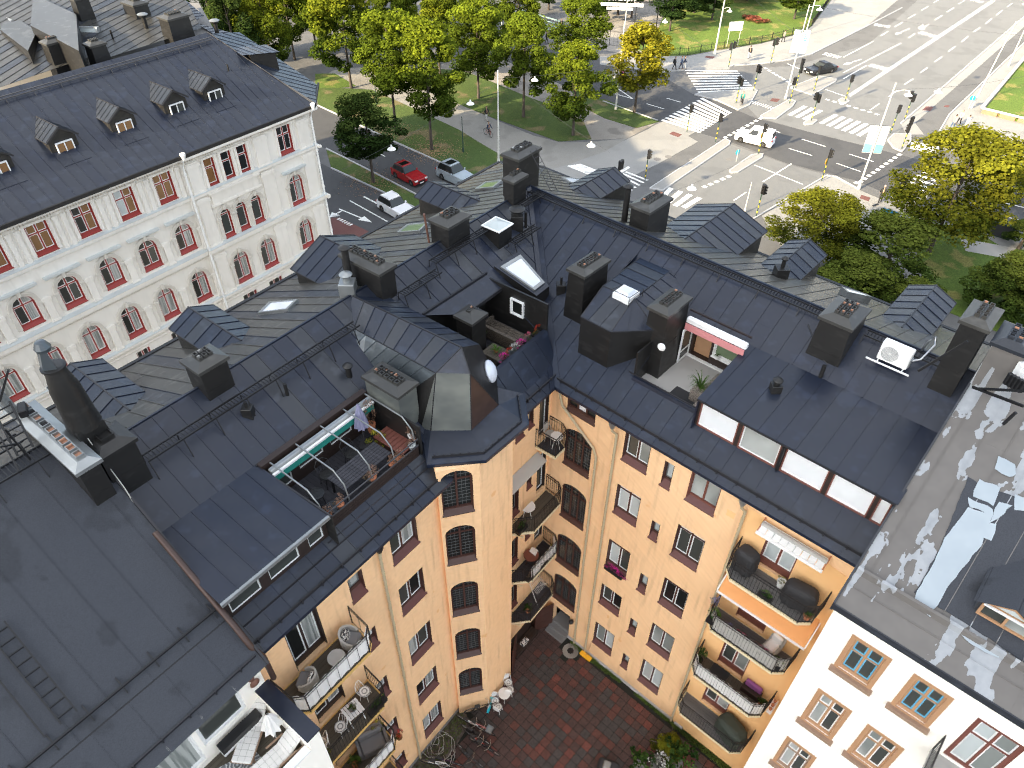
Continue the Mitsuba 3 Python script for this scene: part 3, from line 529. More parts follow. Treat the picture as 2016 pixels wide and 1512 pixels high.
wall(AB, FR, rect(2.46, 17.9, S1, 19.42), 'wood_dark', [rect(a, 18.12, b, 19.36) for a, b in op], d0=.80, d1=1.0, name='attic_wall')
for i, (a, b) in enumerate(op): window(AB, FR, a, b, 18.12, 19.36, d=.80, cols=1, fm='wood_mahogany', sill=None, drop=.03, rec=.04, jamb=.04, glass='glass_curtain' if i == 1 else 'glass_blind')
obj('downpipe', MB().tube([FR.P(5.6, .68, 19.3), FR.P(5.6, .7, 18.2)], .05, 8), 'iron_black', AB)

# ---- turret dormer over the bay tower
Rb, Rf = FL.P(5.2, 5.85, 21.06), FL.P(5.30, .80, 21.2)
Lt, Rt = FL.P(4.36, 1.12, 20.55), FL.P(5.02, .22, 20.55)
Lu = FL.P(*FL.at(678, 636, 20.45)); Lb = FL.P(*FL.slope(676.4, 641, EAVE, K)); Lm = FL.P(*FL.slope(726, 722, EAVE, K))
pp = lambda x, y, z: FL.P(*FL.at(600 + x * .34722, 400 + y * .34722, z))
bl, br, rr, X_, LL = pp(715, 1290, 18.42), pp(945, 1287, 18.42), pp(1100, 1142, 18.42), pp(1088, 985, 18.75), pp(660, 1275, 18.36); rt = pp(990, 800, 20.25); rB = FL.P(6.35, 5.2, 20.62)
fz = lambda a, b, t: a + (b - a) * t
def skin(parent, pts, mt, name='panel', th=.03, seams=()):      # bent sheet: fan of triangles with thickness
    P = np.asarray(pts, float); n = len(P); d = np.array([0, 0, th]); m = MB().add(np.vstack([P, P - d]), [[0, i, i + 1] for i in range(1, n - 1)] + [[n, n + i + 1, n + i] for i in range(1, n - 1)] + [q for i in range(n) for q in ([i, (i + 1) % n, n + (i + 1) % n], [i, n + (i + 1) % n, n + i])])
    for a, b in seams: m.bar(a + [0, 0, .012], b + [0, 0, .012], .022, .034)
    obj(name, m, mt, parent)
def strip_skin(parent, a0, a1, b0, b1, n, mts):                 # bent face between the edges a0-a1 and b0-b1 in n seamed sheets
    for i in range(n):
        t, u = i / n, (i + 1) / n; p, q, r, o = fz(a0, a1, t), fz(a0, a1, u), fz(b0, b1, u), fz(b0, b1, t); skin(parent, [p, q, r, o], mts[i % len(mts)], seams=[(p, o)] if i else [])
TR = obj('turret', MB().hexa([bl + [.12, .25, -.5], br + [-.1, .25, -.5], X_ + [-.15, .2, -.6], Lm + [.3, .2, -.5]], [Lt - [-.15, -.2, .3], Rt - [.1, -.2, .3], rt - [.2, -.1, .3], Lu + [.5, .2, -.5]]), 'chimney_metal', AB)
wd_, mt_ = ('roof_metal', 'roof_metal_worn', 'roof_metal'), ('roof_metal_worn', 'roof_metal')
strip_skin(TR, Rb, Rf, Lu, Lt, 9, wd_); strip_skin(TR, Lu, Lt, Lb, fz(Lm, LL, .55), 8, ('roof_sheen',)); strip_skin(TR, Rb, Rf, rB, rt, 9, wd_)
skin(TR, [Lt, LL, fz(Lm, LL, .55)], 'chimney_metal'); skin(TR, [Lt, bl, LL], 'roof_patina'); skin(TR, [Rf, Rt, Lt], 'roof_metal'); skin(TR, [Rt, br, rr], 'copper_dark'); skin(TR, [Rt, rr, X_], 'chimney_metal'); skin(TR, [Rf, Rt, X_, rt], 'chimney_metal'); skin(TR, [rt, X_, X_ + FL.o * 1.2 - [0, 0, .2], rt + FL.o * 1.2], 'copper_dark')
for i in range(3): a, b = i / 3, (i + 1) / 3; skin(TR, [fz(Lt, bl, a) + [0, 0, .01], fz(Rt, br, a) + [0, 0, .01], fz(Rt, br, b), fz(Lt, bl, b)], 'roof_patina')
obj('ridge_cap', MB().bar(Rb, Rf, .05, .05).bar(Rf, Lt, .03).bar(Rf, Rt, .03).bar(Lt, bl, .03).bar(Rt, br, .03).bar(Lu, Lt, .03).bar(Rt, rr, .03), 'seam_black', TR)
ez = 18.2; E_ = [FL.P(*FL.at(*q, ez)[:2], ez) for q in ((840, 916), (957, 906), (1041, 835), (1032, 775))]
sk = 'roof_metal'; B2 = FL.P(6.75, .55, 18.55); skin(TR, [bl, br, E_[1], E_[0]], sk); skin(TR, [br, rr, E_[2], E_[1]], sk); skin(TR, [rr, X_, B2, E_[3], E_[2]], sk); skin(TR, [LL, bl, E_[0], FL.P(3.1, .35, 18.12), fz(Lm, LL, .6)], sk)
m = MB(); 
for a, b in zip(E_[:-1], E_[1:]): m.bar(a + [0, 0, -.06], b + [0, 0, -.06], .03, .13)
obj('fascia', m, 'roof_metal_dark', TR); m = MB()
ce = FL.P(5.3, .6, 18.3); G_ = [fz(p, ce, .12) + [0, 0, .06] for p in E_]
for a, b in zip(G_[:-1], G_[1:]):
    m.bar(a, b, .03, .13)
    for i in range(6): q = fz(a, b, i / 6 + .05); m.box(q[0] - .02, q[0] + .02, q[1] - .02, q[1] + .02, q[2] - .1, q[2] + .11)
obj('gutter', m, 'seam_black', TR)
obj('soffit', MB().prism(sg.Polygon([FL.l(p)[:2] for p in E_] + [(6.6, .6), (3.2, .5)]), ez - .14, ez - .08, FL.m), 'roof_metal_dark', TR)
dm = MB().lathe([(.42, 0), (.42, .06), (.36, .14), (.22, .22), (.02, .26)], 16)
nrm = np.cross(X_ - Rt, rt - Rt); nrm /= np.linalg.norm(nrm); nrm = nrm if nrm[2] > 0 else -nrm; x_ = np.cross([0, 0, 1], nrm); x_ /= np.linalg.norm(x_); G = np.eye(4); G[:3, 0], G[:3, 1], G[:3, 2], G[:3, 3] = x_, np.cross(nrm, x_), nrm, (Rt * .2 + rt * .15 + X_ * .65)
obj('dome_skylight', dm, 'skylight_pane', TR, smooth=True, M=G)

# ---- turret dormer of the right wing
zt = 20.5; P0, P1, Q0, Q1 = [FR.P(*FR.at(1080 + x * .19841, 460 + y * .19841, zt)) for x, y in ((540, 520), (920, 230), (850, 640), (1370, 250))]
za = 19.97; a, b, c = FR.P(-2.86, .99, za), FR.P(-1.49, 1.0, za), FR.P(-.35, 2.2, za); cb = FR.P(-.30, 4.5, 20.17)
T2 = obj('turret', MB().prism(sg.Polygon([(-2.84, 1.03), (-1.5, 1.04), (-.39, 2.2), (-.4, 4.3), (-2.9, 4.3)]), 18.0, za - .05, FR.m), 'chimney_metal', AB)
facet(T2, [P0, P1, Q1, Q0], FR.u, .55, lap=False); facet(T2, [a, b, Q0, P0], FR.o, .52, ('roof_metal_worn', 'roof_metal'), lap=False); facet(T2, [b, c, Q0], FR.o + FR.u * -.6, .5, ('roof_metal_dark', 'roof_metal'), lap=False)
facet(T2, [Q0, c, cb, Q1], FR.u - [0, 0, .5], .55, lap=False); lf = FR.P(-3.45, 2.6, 19.35); lb = FR.P(-3.6, 4.1, 19.97)
facet(T2, [P0, a, lf, lb, P1], FR.u * -1 - [0, 0, .5], .5, ('roof_metal_worn',), lap=False)
for (u, w_) in ((a, b), (b, c)):
    facet(T2, [u, w_, w_ - [0, 0, 1.7], u - [0, 0, 1.7]], [0, 0, 1.0], .46, ('chimney_metal',), lap=False, lift=.02)
obj('ridge_cap', MB().bar(P0, P1, .03).bar(Q0, Q1, .03).bar(P0, a, .03).bar(Q0, b, .03).bar(Q0, c, .03).bar(P0, Q0, .03).bar(a, b, .05).bar(b, c, .05), 'seam_black', T2)
k = FR.P(-2.05, 2.62, 20.46); M = np.eye(4); M[:3, 0], M[:3, 1] = FR.u, FR.o; M[:3, 3] = k
kk = obj('dome_skylight', MB().box(-.36, .36, -.36, .36, -.15, .16, M), 'frame_white', T2); obj('pane', MB().hexa([M[:3, :3] @ np.array(q) + k for q in ((-.3, -.3, .16), (.3, -.3, .16), (.3, .3, .16), (-.3, .3, .16))], [M[:3, :3] @ np.array(q) + k for q in ((-.2, -.2, .28), (.2, -.2, .28), (.2, .2, .28), (-.2, .2, .28))]), 'skylight_pane', kk)
m = MB(); [m.tube([M[:3, :3] @ np.array(q) + k for q in pts], .014, 5) for pts in ([(-.42, -.42, -.1), (-.4, -.4, .3), (.4, -.4, .3), (.42, -.42, -.1)], [(-.4, -.4, .3), (-.4, .4, .1)], [(.4, -.4, .3), (.44, .44, .3), (.44, .44, -.1)])]
obj('guard_rail', m, 'iron_black', T2)

# ---- chimneys of the court side and ridge
CH = 'dark sheet metal chimney'
chimney(AB, FL, -1.05, 5.5, .92, .85, 20.2, 21.95, (2, 3), flue='concrete')
chimney(AB, FL, 6.0, 5.2, .72, 2.0, 20.0, 21.9, (6, 2))
chimney(AB, FL, 9.95, 5.5, 1.25, .95, 20.3, 21.86, (2, 3))
chimney(AB, FL, 14.25, 5.65, .88, .5, 20.3, 22.02, (1, 3))
chimney(AB, FL, 15.1, 6.05, 1.5, .85, 20.0, 22.6, (2, 4), flue='stone_grey')
chimney(AB, FR, -4.75, 6.6, .88, 1.6, 19.9, 21.68, (5, 2))
chimney(AB, FR, 4.35, 4.5, 1.02, 1.45, 19.2, 21.75, (4, 3), taper=.12)
chimney(AB, FL, 7.75, 2.5, .78, .78, 17.9, 19.95, (1, 2), pyramid=True)
chimney(AB, FR, -4.30, 2.0, .74, 1.5, 18.5, 21.0, (5, 2), taper=.08)
chimney(AB, FR, -.72, 2.15, .76, 1.45, 17.9, 20.9, (5, 2), taper=.1)
chimney(AB, FL, 3.02, 1.55, .82, 1.55, 17.9, 20.3, (5, 2), mat_='roof_patina')
chimney(AB, FR, 8.05, 5.0, .72, 1.3, 19.6, 23.2, (4, 2), taper=.0)
# ---- dormers of the street slopes
D_ = [(-2.65, .95, 20.3), (1.75, .95, 20.1), (8.1, 1.75, 20.2), (14.75, 1.0, 20.12)]
for s, hw, zr in D_: gable_dormer(AB, FL, s, hw, zr, 11.2, .42 if hw < 1.2 else .75, zf)
for s, hw, zr, df in ((-9.7, 1.0, 19.6, 12.6), (-3.05, 1.85, 19.9, 12.75), (.8, .9, 19.63, 12.6), (6.15, .92, 19.82, 12.35)): gable_dormer(AB, FR, s, hw, zr, df, .42 if hw < 1.2 else .7, zf)
# ---- roof windows
sl = lambda F, pts: [F.P(*F.slope(x, y, RIDGE, -KF, DR)) for x, y in pts]
skylight(AB, sl(FL, [(510, 621), (532, 599), (589, 594), (569, 614)])); skylight(AB, sl(FL, [(783, 462), (803, 446), (845, 442), (828, 459)]), 'glass_green'); skylight(AB, sl(FL, [(936, 376), (957, 362), (990, 359), (972, 373)]), 'glass_green')
skylight(AB, sl(FR, [(1104, 352), (1150, 356), (1170, 372), (1120, 363)])); skylight(AB, sl(FR, [(1650, 577), (1700, 592), (1710, 598), (1662, 588)]), 'frame_white', h=.3)
# ---- boxed roof window beside the valley
b0, b1, b2, b3 = [FL.P(s, d, zc(d)) for s, d in ((11.0, 4.1), (11.15, 2.05), (12.0, 2.05), (12.5, 4.0))]
up = [b0 + [0, 0, .12], b1 + [0, 0, .62], b2 + [0, 0, .62], b3 + [0, 0, .18]]
KB = obj('skylight_box', MB().hexa([b0 - [0, 0, .2], b1 - [0, 0, .2], b2 - [0, 0, .2], b3 - [0, 0, .2]], up), 'chimney_metal', AB); facet(KB, up, None, lift=.01); ins = [np.mean(up, 0) + (p - np.mean(up, 0)) * np.array([.8, .8, .8]) for p in up]; skylight(KB, ins, h=.1)
# small roof window on a black kerb near the ridge
c4 = FL.P(12.35, 5.0, 20.4); M4 = FL.m.copy(); M4[:3, 3] = c4
k4 = obj('skylight_box', MB().box(-.42, .42, -.42, .42, -.3, .62, M4), 'chimney_metal', AB); obj('pane', MB().hexa([FL.P(12.35 + a, 5.0 + b, 21.04) for a, b in ((-.46, -.46), (.46, -.46), (.46, .46), (-.46, .46))], [FL.P(12.35 + a, 5.0 + b, 21.2) for a, b in ((-.05, -.05), (.05, -.05), (.05, .05), (-.05, .05))]), 'glass_pale', k4); obj('frame', MB().box(-.48, .48, -.48, .48, .62, .66, M4), 'frame_white', k4)
# ---- vents, walkways, ladders
zl = lambda F, x, y: F.P(*F.slope(x, y, EAVE, K))
vent(AB, zl(FL, 490, 815), .2, .05, False, box=.16); vent(AB, zl(FL, 566, 777), .62, .055, False); vent(AB, zl(FL, 688, 740), .55, .1); za_ = lambda x, y: FR.P(*FR.slope(x, y, 19.36, .145, .55)); vent(AB, za_(1615, 742), .65, .07, False); vent(AB, za_(1525, 770), .12, .1, True, box=.17); vent(AB, zl(FR, 1104, 572), .3, .05, False, box=.18)
vent(AB, FL.P(5.35, 6.25, 20.9), .25, .14, True, 'zinc', box=.28); vent(AB, FL.P(5.75, 6.6, 20.6), 2.0, .13, True); vent(AB, FR.P(-5.2, 6.9, 20.4), 1.9, .13, True); vent(AB, FL.P(13.6, 4.95, 20.5), .2, .2, True, box=.26); vent(AB, FL.P(13.95, 4.75, 20.4), .75, .06, False)
vent(AB, FR.P(1.25, 8.75, zf(8.75)), .35, .08, True, box=.25)
W_ = lambda a, b, F=FL: walkway(AB, F.P(a, 4.85, zc(4.85)), F.P(b, 4.85, zc(4.85)), .42, F)
W_(-3.6, 4.4); W_(6.6, 8.6); walkway(AB, FL.P(8.7, 5.25, zc(5.25)), FL.P(12.0, 5.25, zc(5.25)), .38, FL); walkway(AB, FL.P(12.4, 4.3, zc(4.3)), FL.P(14.2, 4.3, zc(4.3)), .35, FL); walkway(AB, FL.P(14.3, 5.3, zc(5.3)), FL.P(16.0, 5.3, zc(5.3)), .35, FL)
walkway(AB, FR.P(-9.5, 5.75, zc(5.75)), FR.P(4.2, 5.75, zc(5.75)), .10, FR, legs=1.6); walkway(AB, FR.P(5.6, 5.75, zc(5.75)), FR.P(8.0, 5.75, zc(5.75)), .10, FR, legs=1.6)
m = MB(); A_, B_ = FL.P(15.95, 5.95, 22.75), FL.P(16.75, 5.2, 20.6)
for k in (-.2, .2): m.bar(A_ + FL.u * k, B_ + FL.u * k, .025)
for i in range(8): q = fz(A_, B_, i / 8 + .05); m.bar(q - FL.u * .2, q + FL.u * .2, .02)
obj('ladder', m, 'steel_dark', AB); pipe(AB, [FL.P(9.75, 6.4, 20.9), FL.P(9.7, 6.5, 22.15)], .045, 'copper', 'vent_pipe')
# ---- downpipes
def hopper(F, s, z=17.15): 
    return obj('rain_hopper', MB().lathe([(.07, -.2), (.15, .02), (.16, .14), (.13, .14), (.05, -.05)], 12, fpl(F, s, -.3, z)), 'iron_black' if F is FL else 'zinc', AB, smooth=35)
for F, s, mt in ((FL, 0.0, 'pipe_beige'), (FR, 0.0, 'pipe_beige'), (FR, 5.33, 'pipe_beige')):
    if F is FL or s > 1 or True: hopper(F, s - .12)
    pipe(AB, [F.P(s - .12, -.3, 17.0), F.P(s - .1, -.28, 16.8), F.P(s, -.1, 16.55), F.P(s, -.1, 15.9), F.P(s, -.1, .1)], .055, mt, rings=2.6)
pipe(AB, [FR.P(-2.75, -.2, 17.2), FR.P(-2.6, -.12, 16.4), FR.P(-.95, -.1, 15.1), FR.P(-.78, -.1, 14.7), FR.P(-.72, -.1, .1)], .055, 'pipe_beige', rings=2.6)
pipe(AB, [FL.P(9.5, -.15, 17.2), FL.P(8.6, -.15, 16.95)], .06, 'copper')
pipe(AB, [FL.P(-4.72, 2.9, zc(2.9) + .9), FL.P(-4.75, .1, zc(.1) + .75), FL.P(-4.75, -.4, 18.0), FL.P(-4.62, -.55, 17.4), FL.P(-4.6, -.55, 16.2)], .085, 'copper_dark', n=10)
# ------------------------------------------------------------------ the ornate white corner building across the street
OB = thing('ornate_building', 'white stucco corner building with red window frames and black dormered roof across the street', 'building')
FB = Frame(FL.P(0, 28.3), 37.4, 307.4); B = FB.m; SE = 21.2
zw = lambda d: 18.0 + .56 * d
P4 = -2.42
tops = [(.0 + i * 2.42, 1.12 + i * 2.42, 15.25, 16.98) for i in range(-2, 5)]
row2 = [(.12 + i * 2.43, 1.28 + i * 2.43, 11.72, 13.62) for i in range(-2, 5)]
row3 = [(.14 + i * 2.43, 1.24 + i * 2.43, 8.06, 10.2) for i in range(-2, 5)]
row4 = [(.12 + i * 2.43, 1.0 + i * 2.43, 4.5, 6.95) for i in range(-2, 5)]
bay1 = [(12.94, 13.62, 15.05, 16.87), (14.14, 14.82, 15.05, 16.87), (15.30, 15.98, 15.05, 16.87)]; sing = (18.42, 19.48, 15.18, 17.03)
bay2 = [(13.0, 13.72, 11.5, 13.45), (14.18, 14.9, 11.5, 13.45), (15.34, 16.08, 11.5, 13.45)]; sing2 = (18.5, 19.62, 11.44, 13.6)
bay3 = [(12.96, 14.1, 8.0, 10.2), (15.16, 16.32, 8.0, 10.2)]; sing3 = (18.54, 19.6, 8.04, 10.2); bay4 = [(12.96, 14.1, 4.5, 6.95), (15.16, 16.3, 4.5, 6.95)]
R_ = lambda t: rect(t[0], t[2], t[1], t[3]); A_ = lambda t: arch(*t, (t[1] - t[0]) * .46)
wall(OB, FB, rect(-8, 0, 11.45, 17.6), 'stucco_white', [R_(t) for t in tops + row4] + [A_(t) for t in row2 + row3])
wall(OB, FB, rect(11.45, 0, SE, 17.6), 'stucco_white', [R_(t) for t in bay1 + bay4 + [sing]] + [A_(t) for t in bay2 + bay3 + [sing2, sing3]], d0=-.14, d1=.3)
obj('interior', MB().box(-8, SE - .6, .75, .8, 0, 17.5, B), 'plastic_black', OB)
warm = ['glass_warm', 'glass_dark', 'glass_mid', 'glass_curtain']
for i, t in enumerate(tops): window(OB, FB, *t, fm='wood_red', sill='wood_red', transom=.5, drop=.16, rec=.16, jamb=.07, glass=[('glass_warm', 'glass_dark', 'glass_pale')[i % 3], 'glass_warm'])
for i, t in enumerate(row2): window(OB, FB, *t, fm='wood_red', sill='wood_red', transom=.02, drop=.22, rec=.16, jamb=.07, rise=.53, glass=['glass_dark', 'glass_mid' if i % 2 else 'glass_curtain'])
for i, t in enumerate(row3): window(OB, FB, *t, fm='wood_red', sill='wood_red', transom=.02, drop=.22, rec=.16, jamb=.07, rise=.5, glass=['glass_curtain' if i % 2 else 'glass_dark', 'glass_curtain'])
for t in row4 + bay4: window(OB, FB, *t, fm='wood_red', sill='wood_red', drop=.16, jamb=.07)
bb = dict(d=-.14, fm='wood_red', sill='wood_red', drop=.18, rec=.16, jamb=.06)
for i, t in enumerate(bay1): window(OB, FB, *t, cols=1, transom=.55, glass='glass_warm' if i == 0 else 'glass_dark', **bb)
window(OB, FB, *sing, transom=.55, glass='glass_dark', **bb)
for t in bay2: window(OB, FB, *t, cols=1, rise=.33, transom=.02, glass='glass_mid', **bb)
for t in bay3 + [sing2, sing3]: window(OB, FB, *t, rise=.5, transom=.02, glass=['glass_mid', 'glass_curtain'], **bb)
def band(z0, z1, out, s0=-8, s1=SE + .1, mt='stucco_white', top=None, base=0.0):
    obj('cornice', MB().box(s0, s1, base - out, base + .01, z0, z1, B), mt, OB)
    if top: obj('cornice_flashing', MB().hexa([(s0, base - out - .03, z1), (s1, base - out - .03, z1), (s1, base, z1 + .004), (s0, base, z1 + .004)], [(s0, base - out - .03, z1 + .02), (s1, base - out - .03, z1 + .02), (s1, base, z1 + .12), (s0, base, z1 + .12)], B), 'sill_zinc', OB)
for s0, s1, b in ((-8, 11.44, 0), (11.46, SE + .12, -.14)):
    for z0, z1, o, tp in ((17.42, 17.60, .46, 0), (17.32, 17.42, .30, 0), (14.86, 15.02, .16, 1), (14.76, 14.86, .08, 0), (11.10, 11.34, .26, 1), (10.95, 11.1, .14, 0), (7.55, 7.72, .18, 1), (7.2, 7.34, .08, 0)): band(z0, z1, o, s0, s1, top=tp, base=b)
m = MB()
for i in range(int((SE + 8) / .155)):
    s = -7.95 + i * .155; b = -.14 if s > 11.4 else 0
    if i % 9 < 5: m.box(s, s + .085, b - .24, b, 17.16, 17.32, B)
    else: m.box(s + .02, s + .075, b - .14, b, 17.18, 17.30, B)
obj('dentil', m, 'stucco_trim', OB, kind='stuff'); m = MB()
for i in range(int(19.3 / .11)): s = -7.95 + i * .11; m.box(s, s + .05, -.12, 0, 10.86, 10.95, B)
obj('dentil', m, 'stucco_trim', OB, kind='stuff')
def surround(t, rise=0, b=0.0, hood=True):
    a0, a1, z0, z1 = t; k = MB()
    if rise:
        o = arch(a0 - .24, a1 + .24, z1 - rise - .12, z1 + .24, rise + .24).difference(arch(a0, a1, z0, z1, rise)); upright(o, b - .07, b, B, k)
        o2 = arch(a0 - .24, a1 + .24, z1 - rise, z1 + .24, rise + .24).difference(arch(a0 - .15, a1 + .15, z1 - rise - .1, z1 + .15, rise + .15)); upright(o2, b - .12, b, B, k)
        for s in (a0 - .32, a1 + .02): k.box(s, s + .30, b - .12, b, z1 - rise - .24, z1 - rise - .12, B)
        for s in (a0 - .26, a1 + .06): k.box(s, s + .20, b - .06, b, z0 + .05, z1 - rise - .24, B)
        k.box((a0 + a1) / 2 - .09, (a0 + a1) / 2 + .09, b - .16, b, z1 + .02, z1 + .32, B)
    else:
        for s in (a0 - .20, a1 + .04): k.box(s, s + .16, b - .06, b, z0, z1 + .1, B)
        k.box(a0 - .24, a1 + .24, b - .09, b, z1 + .02, z1 + .14, B)
    obj('window_surround', k, 'stucco_trim' if rise else 'stucco_white', OB)
    if hood and rise: h = MB().box(a0 - .42, a1 + .42, b - .24, b, z1 + .36, z1 + .47, B).box(a0 - .36, a1 + .36, b - .14, b, z1 + .28, z1 + .36, B); obj('window_hood', h, 'sill_zinc', OB)
for t in tops: surround(t)
for t in row2: surround(t, .53)
for t in row3: surround(t, .5, hood=False)
for t in bay1 + [sing]: surround(t, 0, -.14)
for t in bay2: surround(t, .33, -.14, False)
for t in bay3 + [sing3]: surround(t, .5, -.14, False)
surround(sing2, .5, -.14)
obj('balustrade', MB().box(12.75, 16.2, -.24, -.13, 14.0, 14.85, B).box(12.6, 16.35, -.36, -.13, 14.72, 14.85, B).box(12.6, 16.35, -.3, -.13, 13.88, 14.0, B), 'stucco_white', OB)
for a, b in ((11.75, 12.55), (16.55, 17.5), (20.0, 20.9)):
    for z0, z1 in ((15.0, 17.0), (11.35, 14.7), (7.75, 10.8)): obj('pilaster', MB().box(a, b, -.22, -.13, z0, z1, B).box(a - .08, b + .08, -.27, -.13, z1 - .32, z1 - .1, B).box(a - .08, b + .08, -.27, -.13, z0, z0 + .15, B), 'stucco_white', OB)
for i in range(-2, 5):
    for s in (1.42 + i * 2.42, 1.86 + i * 2.42): obj('pilaster', MB().box(s, s + .24, -.07, .01, 15.1, 17.0, B).box(s - .03, s + .27, -.1, .01, 16.85, 17.0, B), 'stucco_white', OB)
    for z0, z1 in ((11.45, 13.0), (7.8, 9.6)): obj('pilaster', MB().box(1.60 + i * 2.43, 2.0 + i * 2.43, -.09, .01, z0, z1, B).box(1.55 + i * 2.43, 2.05 + i * 2.43, -.13, .01, z1 - .2, z1, B).box(1.55 + i * 2.43, 2.05 + i * 2.43, -.13, .01, z0, z0 + .12, B), 'stucco_white', OB)
for s in (11.52, SE - .02):
    pipe(OB, [FB.P(s, -.7, 17.8), FB.P(s, -.6, 17.5), FB.P(s, -.3, 16.9), FB.P(s, -.3, .1)], .065, 'frame_white', rings=3.2); obj('rain_hopper', MB().lathe([(.07, -.25), (.16, .05), (.16, .14), (.1, .14)], 10, fpl(FB, s, -.72, 17.8)), 'frame_white', OB)
# avenue front with its oriels
obj('avenue_wall', MB().box(SE - .3, SE, -.14, 16, 0, 17.6, B), 'stucco_white', OB)
for z0, z1 in ((17.4, 17.6), (14.86, 15.0), (11.1, 11.34), (7.55, 7.72)): obj('cornice', MB().box(SE, SE + .42 if z0 > 17 else SE + .22, -.6, 16, z0, z1, B), 'stucco_white', OB)
for z0, z1 in ((7.8, 10.4), (11.35, 14.0)): obj('oriel', MB().box(SE, SE + .75, .9, 2.6, z0, z1, B).box(SE, SE + .9, .75, 2.75, z1, z1 + .12, B).box(SE, SE + .9, .75, 2.75, z0 - .15, z0, B), 'stucco_white', OB)
for z in (8.2, 11.8, 15.3):
    for d in (.4, 1.6, 4.2): window(OB, FB.m @ np.array([[0, -1, 0, SE + (.76 if d == 1.6 and z < 13 else .01)], [1, 0, 0, 0], [0, 0, 1, 0], [0, 0, 0, 1.0]]), d, d + .75, z, z + 1.7, d=-.15, cols=1, fm='wood_red', sill='wood_red', rec=.1, drop=.1)
# roof
OR = obj('roof', MB().box(-8, 19.2, 6.1, 6.35, 21.25, 21.38, B), 'seam_black', OB)
W3 = lambda pts: [FB.P(s, d, zw(d)) for s, d in pts]
facet(OR, W3([(-8, -.55), (SE + .3, -.55), (19.2, 6.2), (-8, 6.2)]), FB.o + np.array([0, 0, .56]), .60, ('roof_metal', 'roof_metal_dark', 'roof_metal'))
e0, e1, e2, e3 = FB.P(SE + .32, -.55, 17.7), FB.P(25.2, 2.9, 17.95), FB.P(24.4, 12, 19.6), FB.P(19.3, 6.2, zw(6.2))
facet(OR, [e0, FB.P(24.2, 2.2, 17.75), FB.P(22.6, 8.0, 20.3), e3], FB.u - [0, 0, .8], .60, ('roof_metal_worn', 'roof_metal'))
obj('street_gutter', MB().box(-8, SE + .3, -.62, -.5, zw(-.6) - .1, zw(-.6) + .1, B).bar(e0, FB.P(24.2, 2.2, 17.75), .12, .14), 'iron_black', OB)
m = MB(); 
for a, b, r in ((FB.P(-8, 5.6, zw(5.6) + .22), FB.P(19.0, 5.6, zw(5.6) + .22), .05), (FB.P(-8, 5.45, zw(5.45) + .2), FB.P(19.0, 5.45, zw(5.45) + .2), .05), (FB.P(19.2, 6.2, zw(6.2) + .03), e0 + [0, 0, .05], .04)): m.bar(a, b, r, r)
for i in range(18): q = FB.P(-7.5 + i * 1.5, 5.6, zw(5.6)); m.bar(q + [0, 0, .2], q - FB.o * .3 - [0, 0, .2], .03)
obj('roof_rail', m, 'steel_dark', OB)
obj('back_slope', MB().hexa([FB.P(-8, 6.2, 21.3), FB.P(19.2, 6.2, 21.3), FB.P(19.2, 11.5, 19.4), FB.P(-8, 11.5, 19.4)], [FB.P(-8, 6.2, 21.46), FB.P(19.2, 6.2, 21.46), FB.P(19.2, 11.5, 19.5), FB.P(-8, 11.5, 19.5)]), 'roof_metal', OB)
obj('cross_wall', MB().box(-8, -7.7, .3, 12, 0, 20, B), 'stucco_cream', OB)
def street_dormer(s, gl):
    zr, ze, df, hw = 20.38, 19.78, 1.9, .86
    k = gable_dormer(OB, FB, s, hw, zr, df, zr - ze, zw, sign=-1, w=.40, d0=((zr - 18) / .56, (ze - 18) / .56), over=.16, mats=('roof_metal_worn', 'roof_metal_worn'))
    obj('window_casing', upright(rect(s - .46, 18.55, s + .46, 19.62).difference(rect(s - .40, 18.62, s + .40, 19.56)), df + .02, df + .12, B).box(s - .025, s + .025, df + .02, df + .1, 18.6, 19.58, B).box(s - .5, s + .5, df - .06, df + .1, 18.5, 18.56, B), 'frame_white', k)
    for a, g in zip((s - .40, s + .025), gl): obj('pane', MB().box(a, a + .375, df + .06, df + .09, 18.62, 19.56, B), g, k)
    obj('apron', MB().hexa([(s - .75, df - .75, zw(df - .75) - .03), (s + .75, df - .75, zw(df - .75) - .03), (s + .55, df + .1, 18.3), (s - .55, df + .1, 18.3)], [(s - .75, df - .75, zw(df - .75) + .03), (s + .75, df - .75, zw(df - .75) + .03), (s + .55, df + .1, 18.5), (s - .55, df + .1, 18.5)], B), 'roof_metal', k)
for s, g in ((-.2, 'MM'), (3.2, 'PW'), (6.65, 'WW'), (10.1, 'WW'), (13.45, 'MC'), (16.1, 'MC')): street_dormer(s, [{'M': 'glass_dark', 'P': 'glass_pale', 'W': 'glass_warm', 'C': 'glass_mid'}[c] for c in g])
dk = obj('dormer', MB().hexa([FB.P(20.4, 3.6, 18.6), FB.P(22.0, 3.2, 18.2), FB.P(22.4, 4.6, 18.2), FB.P(20.9, 5.0, 18.6)], [FB.P(20.2, 3.6, 20.35), FB.P(21.9, 3.2, 20.15), FB.P(22.3, 4.7, 20.15), FB.P(20.7, 5.1, 20.35)]), 'chimney_metal', OB)
facet(dk, [FB.P(19.6, 3.5, 20.5), FB.P(22.1, 3.0, 20.2), FB.P(22.5, 4.9, 20.2), FB.P(20.0, 5.4, 20.5)], FB.o, .5, lap=False)
vent(OB, FB.P(18.3, 3.4, zw(3.4)), .55, .05, False)
